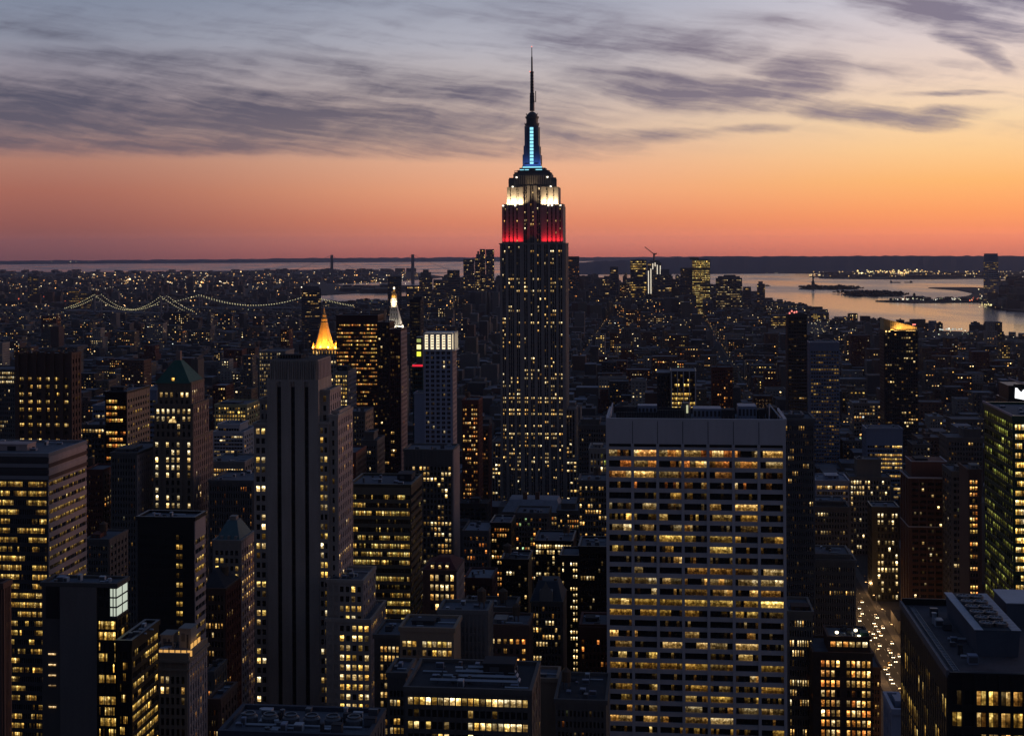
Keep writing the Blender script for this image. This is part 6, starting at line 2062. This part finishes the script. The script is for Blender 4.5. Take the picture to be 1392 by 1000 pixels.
def ship(label, u, v, Lpx, sup):
    p = ground_at(u, v)
    s = p.length / F
    L = Lpx * s
    root = empty('ship', p, R.uniform(-.2, .2))
    tag(root, label, 'ship', None)
    hm = wall('ship_hull', (.05, .04, .045))
    mb = MB()
    w_ = L * .14
    mb.frustum(-L / 2 * .9, L / 2 * .88, -w_ * .7, w_ * .7, 0, -L / 2, L / 2, -w_, w_, L * .07, hm)
    mb.build('hull', root)
    mb = MB()
    a, c = sup
    mb.box(L * a, L * c, -w_ * .7, w_ * .7, L * .07, L * .14, STONE_D)
    mb.box(L * (a + .02), L * (c - .05), -w_ * .5, w_ * .5, L * .14, L * .19, STONE_D)
    mb.build('deckhouse', root)
    mb = MB()
    mb.beam((L * (a + c) / 2, 0, L * .19), (L * (a + c) / 2, 0, L * .27), L * .01, STEEL)
    mb.build('mast', root)


ship('small dark ship on the pink water right of the tall central tower', 806, 371.3, 11, (-.15, .3))
ship('long flat barge on the water left of the dock lights', 1217, 384.2, 14, (-.45, -.3))
ship('second flat barge close right of the long one', 1235, 384.0, 11, (.2, .4))
ship('small ferry near the waterfront tower at the edge of the bay', 1043, 388.6, 8, (-.3, .25))
ship('little boat moored before the rounded glass tower across the river', 1367, 421.8, 9, (-.2, .3))

# ferry terminal across the river
p = at(1244, 408.4)
s = p.length / F
root = empty('terminal_building', p)
tag(root, 'low terminal with a peaked clock tower on the lit dock across the river', 'terminal')
mb = MB()
mb.box(-10 * s, 14 * s, 0, 40, 0, 3.0 * s, BROWN)
mb.build('wall', root)
mb = MB()
mb.frustum(-10.3 * s, 14.3 * s, -2, 42, 3 * s, -8 * s, 12 * s, 14, 28, 4.6 * s, ROOFD)
mb.build('roof', root)
mb = MB()
mb.box(-1.2 * s, 1.2 * s, 8, 22, 3 * s, 7 * s, BROWN)
mb.frustum(-1.4 * s, 1.4 * s, 7, 23, 7 * s, -.1 * s, .1 * s, 14, 16, 9 * s, ROOFD)
mb.build('clock_tower', root)

# crane over the unfinished tower
bb = B('tower_crane', 'luffing crane with a slanting jib on top of the unfinished far tower', 'crane', 889, 5405, 355)
zc_, s = bb.z(354), 5405 / F
bb.part('mast').beam((0, 5, zc_), (0, 5, bb.z(344)), 2.2, STEEL)
bb.part('jib').beam((0, 5, bb.z(345.5)), (bb.x(876.5), 5, bb.z(335.5)), 1.1, STEEL)
bb.part('counter_jib').beam((0, 5, bb.z(346)), (bb.x(893), 5, bb.z(344.5)), 1.8, STEEL)
bb.part('cab').box(-3.5, 3.5, 2, 8, bb.z(349), bb.z(346.5), STEEL)
bb.done(vbot=355)

# ================================================================== TRAFFIC ON THE AVENUE
cars = []
HL = glow_mat('headlight_lens', (1.0, .78, .48), 6.5)
paints = [wall('car_paint_%s' % n, c, .35, .1, .6) for n, c in (('black', (.02, .02, .022)), ('silver', (.35, .36, .38)), ('yellow', (.55, .35, .04)), ('white', (.6, .6, .6)))]


def car_proto(i, pm):
    root = empty('car', (0, 0, 0))
    mb = MB()
    mb.frustum(-.92, .92, -2.3, 2.3, .35, -.88, .88, -2.25, 2.25, .85, pm)
    mb.frustum(-.8, .8, -.9, 1.7, .85, -.62, .62, -.3, 1.3, 1.42, pm)
    mb.build('body', root)
    mb = MB()
    mb.frustum(-.72, .72, -.93, 1.73, .9, -.56, .56, -.36, 1.36, 1.36, GLASS, top=False)
    mb.build('windscreen', root)
    for x_, y_ in ((-.85, -1.4), (.85, -1.4), (-.85, 1.4), (.85, 1.4)):
        mb = MB()
        for a in range(12):
            t0, t1 = a * math.pi / 6, (a + 1) * math.pi / 6
            mb.quad([(x_ - .1, y_ + .33 * math.cos(t0), .33 + .33 * math.sin(t0)), (x_ + .1, y_ + .33 * math.cos(t0), .33 + .33 * math.sin(t0)), (x_ + .1, y_ + .33 * math.cos(t1), .33 + .33 * math.sin(t1)), (x_ - .1, y_ + .33 * math.cos(t1), .33 + .33 * math.sin(t1))], BLACK)
            for s_ in (-.1, .1):
                mb.quad([(x_ + s_, y_, .33), (x_ + s_, y_ + .33 * math.cos(t0), .33 + .33 * math.sin(t0)), (x_ + s_, y_ + .33 * math.cos(t1), .33 + .33 * math.sin(t1))], BLACK)
        mb.build('wheel', root)
    for x_ in (-.62, .62):
        mb = MB()
        mb.lathe(x_, -2.38, [(0, .5), (.36, .62), (.36, .84), (0, .94)], HL, 8)
        mb.build('headlight', root)
    return root


protos = []
rc = random.Random(44)
paint_word = ('black', 'silver', 'yellow', 'white')
nth = {}
for i in range(52):
    pi_ = i if i < 4 else rc.randrange(4)
    q = 700 + i * 6.2 + rc.uniform(-2, 2)
    pp = 140 + (-6.5, -2.2, 2.2, 6.5)[rc.randrange(4)]
    x_, y_ = from_grid(pp, q)
    if i < 4:
        rt = car_proto(i, paints[pi_])
        protos.append(rt)
    else:
        src = protos[pi_]
        rt = src.copy()
        COL.objects.link(rt)
        for ch in src.children:
            c = ch.copy()
            COL.objects.link(c)
            c.parent = rt
    rt.location = (x_, y_, 3.06)
    rt.rotation_euler = (0, 0, -TH)
    rt['category'] = 'car'
    rt['group'] = 'cars driving up the avenue with headlights on'
    rt['label'] = '%s car with headlights on in the avenue traffic' % paint_word[pi_]
    cars.append(rt)

lampm = glow_mat('street_lamp_head', (1.0, .55, .2), 3.0)


def lamp_post():
    root = empty('street_lamp', (0, 0, 0))
    mb = MB()
    mb.lathe(0, 0, [(.16, 0), (.1, 1.2), (.07, 8.6), (0, 8.7)], STEEL, 8)
    mb.beam((0, 0, 8.4), (1.9, 0, 9.0), .06, STEEL)
    mb.build('pole', root)
    mb = MB()
    mb.box(1.5, 2.5, -.25, .25, 8.85, 9.1, lampm, bottom=True)
    mb.build('lamp_head', root)
    return root


lp = lamp_post()
for i in range(22):
    if i:
        rt = lp.copy()
        COL.objects.link(rt)
        for ch in [k_ for k_ in lp.children if k_.type == 'MESH']:
            c = ch.copy()
            COL.objects.link(c)
            c.parent = rt
    else:
        rt = lp
    side = 1 if i % 2 else -1
    x_, y_ = from_grid(140 + side * 10.5, 640 + i * 19)
    rt.location = (x_, y_, 3.18)
    rt.rotation_euler = (0, 0, -TH + (math.pi if side > 0 else 0))
    ld = bpy.data.lights.new('lamp_light', 'POINT')
    ld.energy = 3800
    ld.color = (1.0, .55, .22)
    ld.shadow_soft_size = .4
    lo = bpy.data.objects.new('lamp_light', ld)
    COL.objects.link(lo)
    lo.parent = rt
    lo.location = (2.0, 0, 8.4)
    rt['category'] = 'street lamp'
    rt['group'] = 'orange street lamps along the avenue'
    rt['label'] = 'orange street lamp on the kerb of the avenue with car headlights'

# ================================================================== CITY BLOCKS ON THE STREET GRID
fr = random.Random(99)
CWALLS = [('grey', STONE_D), ('brown', BROWN), ('tan', wall('dull_tan_brick', (.14, .11, .085))), ('red brick', wall('dull_red_brick', (.10, .042, .035))), ('pale stone', STONE), ('charcoal', wall('charcoal_brick', (.045, .042, .042)))]
CROOFS = [ROOFM, ROOFD, ROOFD, ROOFL, ROOFM]


def blocked(p0, p1, q0, q1):
    for a, b_, c, d in FOOT:
        if p0 < b_ and p1 > a and q0 < d and q1 > c:
            return True
    return False


MX, MY = [p.x for p in MANH], [p.y for p in MANH]


def inside(x, y):
    c = False
    n = len(MANH)
    j = n - 1
    for i in range(n):
        if (MY[i] > y) != (MY[j] > y) and x < (MX[j] - MX[i]) * (y - MY[i]) / (MY[j] - MY[i]) + MX[i]:
            c = not c
        j = i
    return c


lots = []
edges = [-2600] + AVES + [1180]
for k in range(-1, 92):
    for half in (0, 1):
        q0 = 59 + 80 * (k + 7) + half * 31
        q1 = q0 + 29.5
        for pa, pb in zip(edges, edges[1:]):
            p = pa + 15
            while p < pb - 24:
                wd = fr.choice((16, 20, 24, 28, 34, 42)) if q0 < 4500 else fr.choice((22, 30, 38))
                if p + wd > pb - 15:
                    wd = pb - 15 - p
                if wd < 10:
                    break
                x, y = from_grid(p + wd / 2, q0)
                if y > 620 and abs(x) < .40 * y + 30 and inside(x, y + 30) and inside(x + 20, y):
                    lots.append((p, p + wd, q0, q1, x, y))
                p += wd + (0 if fr.random() < .8 else 3)
cand = []
for p0, p1, q0, q1, x, y in lots:
    d = math.hypot(x, y)
    u0, v0 = project((x - (p1 - p0) / 2, y, 0))
    u1, _ = project((x + (p1 - p0) / 2 + 8, y, 0))
    if u1 < -30 or u0 > 1422:
        continue
    if blocked(p0, p1, q0, q1):
        continue
    if y < 1500:
        h = fr.lognormvariate(3.55, .5)
        h = min(h, 105)
    elif y < 2700:
        h = fr.lognormvariate(3.35, .5)
        h = min(h, 95)
    elif y < 4700:
        h = fr.lognormvariate(2.9, .45)
        if fr.random() < .05:
            h *= 2.4
        h = min(h, 75)
    else:
        uu = (u0 + u1) / 2
        t = 1.0 if 600 < uu < 960 else .5
        h = fr.lognormvariate(3.6, .6) * t + 10
        h = min(h, 110 if 600 < uu < 960 else 60)
    if u0 > 1000 and y > 3300:
        h = min(h, 32 + fr.random() * 10)
    if u1 < 600 and y > 4200:
        h = min(h, 24 + fr.random() * 12)
    ok = True
    for a, b_, vb, hy, vt, lb in HEROES:
        if y < hy and u0 < b_ and u1 > a:
            h = min(h, EYE - (vb + 2 - CY) / F * y)
    if h < 7:
        continue
    h *= 1.0
    vt_ = CY + (EYE - h + drop(d)) / y * F
    um = (u0 + u1) / 2
    vis = 1.0
    for a, b_, vb, hy, vt, lb in HEROES:
        if y > hy and a - 1 < um < b_ + 1 and vt_ > vt:
            vis = 0.0
            break
    area = (u1 - u0) * (h + 14) / y * F * vis
    cand.append((area, vis, p0, p1, q0, q1, x, y, h, um, vt_))
cand.sort(key=lambda t: -t[0])
NIND = 285
ind = sorted(cand[:NIND], key=lambda t: t[7])
rest = [c for c in cand[NIND:] if c[7] > 900 or c[1] > 0]

LMK = [(HE[5], (HE[0] + HE[1]) / 2, HE[4], HE[0], HE[1], HE[2]) for HE in HEROES]
SHORT = [
    ('banded office block', -5, 65, 620, 960), ('green pyramid tower', 208, 285, 480, 705), ('brown ribbed tower', 24, 104, 482, 605), ('striped stone tower', 345, 465, 488, 970),
    ('gold pyramid', 424, 459, 420, 476), ('orange lit slab', 457, 515, 429, 600), ('white clock tower', 528, 547, 390, 470), ('white crowned tower', 563, 627, 452, 610),
    ('central tower', 660, 790, 65, 690), ('travertine slab', 824, 1070, 560, 1000), ('white piered box', 893, 948, 503, 556), ('slender lamped tower', 1071, 1098, 425, 565),
    ('pale topped tower', 1100, 1140, 465, 640), ('gold sloping crown', 1200, 1255, 433, 600), ('red brown ribbed tower', 1226, 1295, 622, 815), ('green glass tower', 1330, 1392, 548, 800),
    ('yellow lit glass office', 475, 585, 650, 850), ('brilliant white row block', 727, 778, 737, 760), ('orange lit mid-rise', 143, 190, 530, 610), ('teal hipped roof', 288, 340, 708, 880),
    ('golden lit far office', 941, 966, 350, 398), ('domed granite far tower', 973, 1009, 374, 420), ('statue island', 1087, 1167, 378, 394), ('dark twin topped block', 410, 437, 389, 440)]


def place_words(u, v):
    best = None
    for nm, a, b_, t, c in SHORT:
        du = 0 if a <= u <= b_ else min(abs(u - a), abs(u - b_))
        dv = 0 if t <= v <= c else min(abs(v - t), abs(v - c))
        dd = math.hypot(du, dv)
        if best is None or dd < best[0]:
            best = (dd, nm, a, b_, t, c)
    _, nm, a, b_, t, c = best
    h = 'left' if u < a else 'right' if u > b_ else ''
    vv = 'below' if v > c - 4 else 'above' if v < t else ''
    if h and vv:
        return '%s %s of %s' % (vv, h, nm)
    if h:
        return '%s of %s' % (h, nm)
    return '%s %s' % (vv or 'beside', nm)


used = {}


def name_block(kind, wd, feat, u, v, width):
    base = '%s %s with %s, %s' % (wd, kind, feat, place_words(u, v))
    return base


GROUP = 'filler blocks on the street grid below the towers'
pend = []
for c in ind:
    _, vis, p0, p1, q0, q1, x, y, h, um, vt = c
    cw_, wm = fr.choice(CWALLS)
    big = h > 48
    name = 'office_building' if fr.random() < .5 else 'apartment_building'
    px, py = from_grid(p0, q0)
    b = B.__new__(B)
    b.O = Vector((px, py, 3.0 - drop(math.hypot(px, py))))
    b.name, b.cat, b.group, b.indiv = name, name.replace('_', ' '), GROUP, False
    b.th, b.s_, b.c_ = TH, ST, CT
    b.parts, b.props, b.wins, b.rnd, b.vref = {}, {}, [], random.Random(int(p0 * 31 + q0)), 600
    W_, D_ = p1 - p0 - .15, q1 - q0
    rr = b.rnd
    pal = rr.choice((MIXED, WARM, WHITE, ORANGE + WARM, YEL))
    lit = rr.choice((.02, .05, .08, .12, .18, .3)) if y < 2200 else rr.choice((.05, .1, .16, .3))
    gain = .75 if y < 1500 else 1.2
    n = max(3, int(W_ / rr.uniform(2.9, 3.8)))
    nd = max(3, int(D_ / 3.6))
    f = dict(n=n, fh=rr.uniform(3.3, 4.0), wr=rr.uniform(.42, .65), hr=rr.uniform(.48, .62), pal=pal, gain=gain, lit=lit, top=rr.uniform(1.0, 2.5), run=.45, pd=.35, sd=.25)
    sf = dict(f, n=nd, lit=lit * .5)
    left = um > 905
    rf = fr.choice(CROOFS)
    feat = []
    if y > 1700:
        f.update(n=max(3, int(n * .8)), fh=4.4, wr=.4, hr=.36, gain=1.6)
        sf.update(n=max(2, int(nd * .8)), fh=4.4, wr=.4, hr=.36)
    h1 = h * (.72 if rr.random() < .35 and h > 26 else 1)
    b.tier(0, W_, 0, D_, 0, h1, wm, front=f, right=None if left else sf, left=sf if left else None, roof=rf, par=.8)
    if h1 < h:
        b.tier(W_ * rr.uniform(.05, .25), W_ * rr.uniform(.75, .95), rr.uniform(3, 7), D_ - 3, h1 - .5, h, wm, front=dict(f, n=max(2, n - 3)), right=None if left else sf, left=sf if left else None, roof=rf, par=.7)
        feat.append('set back top')
    FOOT.pop() if False else None
    if y < 1900:
        if rr.random() < .45:
            b.tank(W_ * rr.uniform(.3, .7), D_ * rr.uniform(.4, .7), h, rr.uniform(1.7, 2.5))
            feat.append('water tank')
        if rr.random() < .7 and W_ > 12:
            a = W_ * rr.uniform(.25, .5)
            b.hut(a, a + W_ * .25, 9, 17, h, rr.uniform(3, 5), wm)
            if not feat:
                feat.append('roof bulkhead')
        if y < 1300:
            b.clutter(W_ * .25 + .5, W_ * .75 - 3, 7, D_ - 8, h, rr.randrange(3, 7))
    litw = 'dark windows' if lit <= .05 else {id(MIXED): 'a few mixed', id(WHITE): 'a few white', id(YEL): 'a few yellow', id(WARM): 'a few warm'}.get(id(pal), 'a few orange') + ' windows' if lit < .2 else 'many windows lit'
    kind = ('tall ' if big else 'low ' if h < 22 else '') + cw_
    b.label = '?'
    b.done()
    HEROES.pop()
    pend.append((b.root, kind, feat[0] if feat else None, litw, um, vt))
ORD = ['leftmost', 'second', 'third', 'fourth', 'fifth', 'sixth', 'seventh', 'eighth', 'ninth', 'tenth']
by = {}
for t in pend:
    by.setdefault('%s block with %s, %s' % (t[1], t[2] or t[3], place_words(t[4], t[5])), []).append(t)
seen = set()
for base, ts in by.items():
    ts.sort(key=lambda t: t[4])
    for i, t in enumerate(ts):
        lb = base
        if len(ts) > 1:
            other = '%s block with %s, %s' % (t[1], t[3], place_words(t[4], t[5]))
            if t[2] and other not in seen and other not in by:
                lb = other
            else:
                lb = ('leftmost ' if i == 0 else ORD[i] + ' from left ') + base.replace('a few ', '')
        seen.add(lb)
        t[0]['label'] = lb

# all the smaller and farther blocks as one mass
mass = MB()
FARW = [wall('far_block_%d' % i, c, .9, .4) for i, c in enumerate(((.08, .073, .073), (.09, .058, .05), (.105, .092, .08), (.055, .055, .06), (.13, .122, .118)))]
for c in rest:
    _, vis, p0, p1, q0, q1, x, y, h, um, vt = c
    z = 2.5 - drop(math.hypot(x, y))
    m = fr.choice(FARW)
    P = [from_grid(a, b_) for a, b_ in ((p0, q0), (p1 - .2, q0), (p1 - .2, q1), (p0, q1))]
    for i in range(4):
        a, b_ = P[i], P[(i + 1) % 4]
        mass.quad([(a[0], a[1], z), (b_[0], b_[1], z), (b_[0], b_[1], z + h), (a[0], a[1], z + h)], m)
    mass.quad([(a[0], a[1], z + h) for a in P], fr.choice(CROOFS))
    if fr.random() < .5:
        a0, a1 = fr.uniform(.2, .45), fr.uniform(.55, .8)
        hh = fr.uniform(2.5, 5)
        Pp = [from_grid(p0 + (p1 - p0) * a, q0 + 29 * b_) for a, b_ in ((a0, .3), (a1, .3), (a1, .7), (a0, .7))]
        for i in range(4):
            a, b_ = Pp[i], Pp[(i + 1) % 4]
            mass.quad([(a[0], a[1], z + h), (b_[0], b_[1], z + h), (b_[0], b_[1], z + h + hh), (a[0], a[1], z + h + hh)], m)
        mass.quad([(a[0], a[1], z + h + hh) for a in Pp], fr.choice(CROOFS))
    if vis <= 0:
        continue
    g = 1.0 if y < 1600 else 1.7 if y < 3000 else 2.8
    pr = fr.choice((.0, .03, .06, .1, .2, .36)) * (1.0 if y < 3000 else 1.15)
    step = 3.6 if y < 1600 else 4.2 if y < 3000 else 6.0
    pal = fr.choice((MIXED, WARM, WHITE, ORANGE + WARM))
    sides = [((p0, q0), (p1, q0), (0, -.12))]
    sides.append(((p1 - .2, q0), (p1 - .2, q1), (.12, 0)) if um < 898 else ((p0, q1), (p0, q0), (-.12, 0)))
    ww, wh = (1.4, 1.5) if y < 1600 else (1.6, 1.7) if y < 3000 else (2.3, 2.2)
    for si, (A, Bq, off) in enumerate(sides):
        L = math.hypot(Bq[0] - A[0], Bq[1] - A[1])
        zz = 4.0
        while zz + wh < h - .6:
            a = 1.4
            while a + ww < L - .6:
                if fr.random() < pr * (1 if si == 0 else .6):
                    t0, t1 = a / L, (a + ww) / L
                    q = []
                    for t in (t0, t1):
                        q.append(from_grid(A[0] + (Bq[0] - A[0]) * t + off[0], A[1] + (Bq[1] - A[1]) * t + off[1]))
                    mass.quad([(q[0][0], q[0][1], z + zz), (q[1][0], q[1][1], z + zz), (q[1][0], q[1][1], z + zz + wh), (q[0][0], q[0][1], z + zz + wh)], GLASS, glow_of(pal, g * .55, fr))
                a += step
            zz += step if y > 3000 else 3.6
o = mass.build('distant_city_blocks')
tag(o, 'mass of low dark city blocks with scattered lit windows between the towers and the harbour', None, None, 'stuff')

# boroughs and harbour towns beyond the water: roofs and pin-prick lamps
farm = MB()


def far_boxes(n, ua, ub, va, vb, w0, w1, h0, h1):
    for _ in range(n):
        u, v = fr.uniform(ua, ub), fr.uniform(va, vb)
        p = ground_at(u, v)
        wd, dp, h = fr.uniform(w0, w1), fr.uniform(w0, w1), fr.uniform(h0, h1)
        z = p.z + 2
        farm.box(p.x - wd / 2, p.x + wd / 2, p.y, p.y + dp, z, z + h + 2, fr.choice(FARW))


far_boxes(900, -20, 420, 380, 420, 18, 50, 8, 22)
far_boxes(500, -20, 540, 369, 386, 30, 90, 8, 26)
far_boxes(60, -20, 420, 388, 418, 20, 40, 30, 60)
far_boxes(40, 330, 560, 369, 372, 40, 120, 15, 40)
far_boxes(90, 1350, 1400, 384, 421, 20, 60, 12, 46)
far_boxes(30, 1375, 1400, 392, 420, 20, 50, 40, 80)
far_boxes(14, 1214, 1335, 407.5, 410.5, 15, 50, 5, 12)
far_boxes(120, 1120, 1400, 372.5, 378.5, 40, 160, 6, 22)
far_boxes(26, 466, 552, 390.5, 398.5, 40, 120, 8, 20)
o = farm.build('distant_town')
tag(o, 'low dark boroughs and harbour sheds beyond the water', None, None, 'stuff')

lights = MB()
LCOL = [(1.0, .62, .26), (1.0, .5, .16), (1.0, .82, .55), (1.0, .74, .4), (1.0, .42, .12)]


def dot(p, px, col, zup=6):
    r = px * p.length / F / 2
    z = p.z + zup + r
    lights.lathe(p.x, p.y, [(0, z - r), (r, z), (0, z + r)], POINTS, 5, col)


def dots(n, ua, ub, va, vb, s0=.8, s1=1.5, g=1.0, cols=LCOL, zup=8, hot=.12):
    for _ in range(n):
        u, v = fr.uniform(ua, ub), fr.uniform(va, vb)
        c = fr.choice(cols)
        k = g * fr.lognormvariate(-.5, .5) * (2.4 if fr.random() < hot else 1)
        dot(ground_at(u, v), fr.uniform(s0, s1), (c[0] * k, c[1] * k, c[2] * k), zup)


dots(520, -10, 420, 379, 420, .9, 1.9, 1.8)
dots(380, 100, 560, 371, 388, .9, 1.9, 1.9)
dots(80, 0, 130, 374, 415, .8, 1.7, .9)
dots(40, 130, 185, 380, 386, 1.1, 2.3, 1.8)
dots(60, 225, 330, 384, 392, 1.1, 2.3, 1.8)
dots(40, 200, 300, 376, 392, 1.0, 2.1, 1.6)
dots(16, 470, 560, 368, 370, .8, 1.4, .8)
dots(10, 545, 570, 372, 378, 1, 1.6, .9, [(1.0, .55, .2)])
dots(24, 455, 560, 390, 398, .8, 1.4, .7)
dots(5, 70, 122, 358.6, 359.2, 1, 1.6, .7, [(1.0, .75, .5)], 40)
dots(9, 20, 110, 398, 418, 1.2, 2.2, .9, [(1.0, .16, .08)], 14)
dots(130, 1165, 1255, 367.0, 375, 1.2, 2.5, 1.9, [(1.0, .72, .25), (1.0, .82, .4), (1.0, .55, .2)], 14)
dots(240, 1100, 1336, 370.5, 378, 1.0, 2.0, 1.7, [(1.0, .6, .2), (1.0, .72, .35)])
dots(90, 1355, 1394, 366, 382, 1.0, 2.0, 1.5, [(1.0, .6, .2), (1.0, .72, .35), (1.0, .8, .6)])
dots(90, 1000, 1335, 355, 371.5, .8, 1.2, .9)
dots(26, 1356, 1394, 352, 362, .6, 1.1, .7)
dots(14, 1040, 1080, 368, 372.8, .7, 1.2, .8)
dots(24, 800, 960, 366, 372, .7, 1.2, .75)
dots(46, 1212, 1335, 408.4, 410.6, 1.1, 1.9, 1.4, [(1.0, .9, .62), (1.0, .95, .8), (.9, .9, .55)])
dots(50, 1330, 1394, 395, 421, .9, 1.8, .9, [(1.0, .8, .45), (1.0, .9, .7), (1.0, .6, .25)])
dots(40, 1334, 1362, 414.5, 417.5, 1.2, 2.2, 1.6, [(1.0, .8, .35)], 3)
dots(6, 1318, 1332, 408, 414, 1.2, 2.0, 1.0, [(1.0, .2, .1)], 12)
dots(20, 1276, 1308, 453.2, 455, 1.6, 2.4, .9, [(.85, .9, .8), (.9, .95, .9)], 12)
dots(34, 1240, 1392, 455, 462, .9, 1.7, .9, [(1.0, .85, .55), (.8, .9, .6)], 12)
dots(60, 1100, 1180, 445, 470, .9, 1.7, .9, [(1.0, .8, .4), (1.0, .9, .6)], 20)
dots(2, 1206, 1207, 400.5, 401, 1.2, 1.6, 1.0, [(1.0, .9, .7)], 3)
# street lamps seen as points down the avenues and cross streets of the island
for p_ in AVES:
    q = 900.0
    while q < 4600:
        for sd_ in (-11, 11):
            x, y = from_grid(p_ + sd_, q)
            if abs(x) < .4 * y and inside(x, y):
                c = fr.choice(LCOL)
                k = fr.uniform(.3, .9)
                dot(Vector((x, y, 3 - drop(math.hypot(x, y)))), .9, (c[0] * k, c[1] * k, c[2] * k), 8)
        q += fr.uniform(60, 170)
for kk in range(90):
    q = 50 + 80 * (kk + 8)
    p_ = -2000.0
    while p_ < 1100:
        x, y = from_grid(p_, q)
        if y > 900 and abs(x) < .4 * y and inside(x, y):
            c = fr.choice(LCOL)
            k = fr.uniform(.7, 1.9)
            dot(Vector((x, y, 3 - drop(math.hypot(x, y)))), .9, (c[0] * k, c[1] * k, c[2] * k), 9)
        p_ += fr.uniform(16, 60) if y < 3000 else fr.uniform(40, 110)
o = lights.build('distant_lights')
tag(o, 'pin-prick lamps of the boroughs, docks and shore roads beyond the water', None, None, 'stuff')

# ================================================================== EVENING AIR
hm = bpy.data.materials.new('evening_haze')
hm.use_nodes = True
h_ = NT(hm.node_tree)
pv = h_.n('ShaderNodeVolumePrincipled')
pv.inputs['Color'].default_value = (0.68, 0.72, 0.92, 1)
pv.inputs['Density'].default_value = 1.5e-5
pv.inputs['Anisotropy'].default_value = 0.55
oo = h_.n('ShaderNodeOutputMaterial')
h_.put(oo.inputs['Volume'], pv.outputs[0])
hz = MB()
hz.box(-34600, 34600, -2500, 34600, -230, 480, hm, top=True, bottom=True)
o = hz.build('haze')
o['kind'] = 'stuff'
o['label'] = 'thin evening haze that fades the far shore'
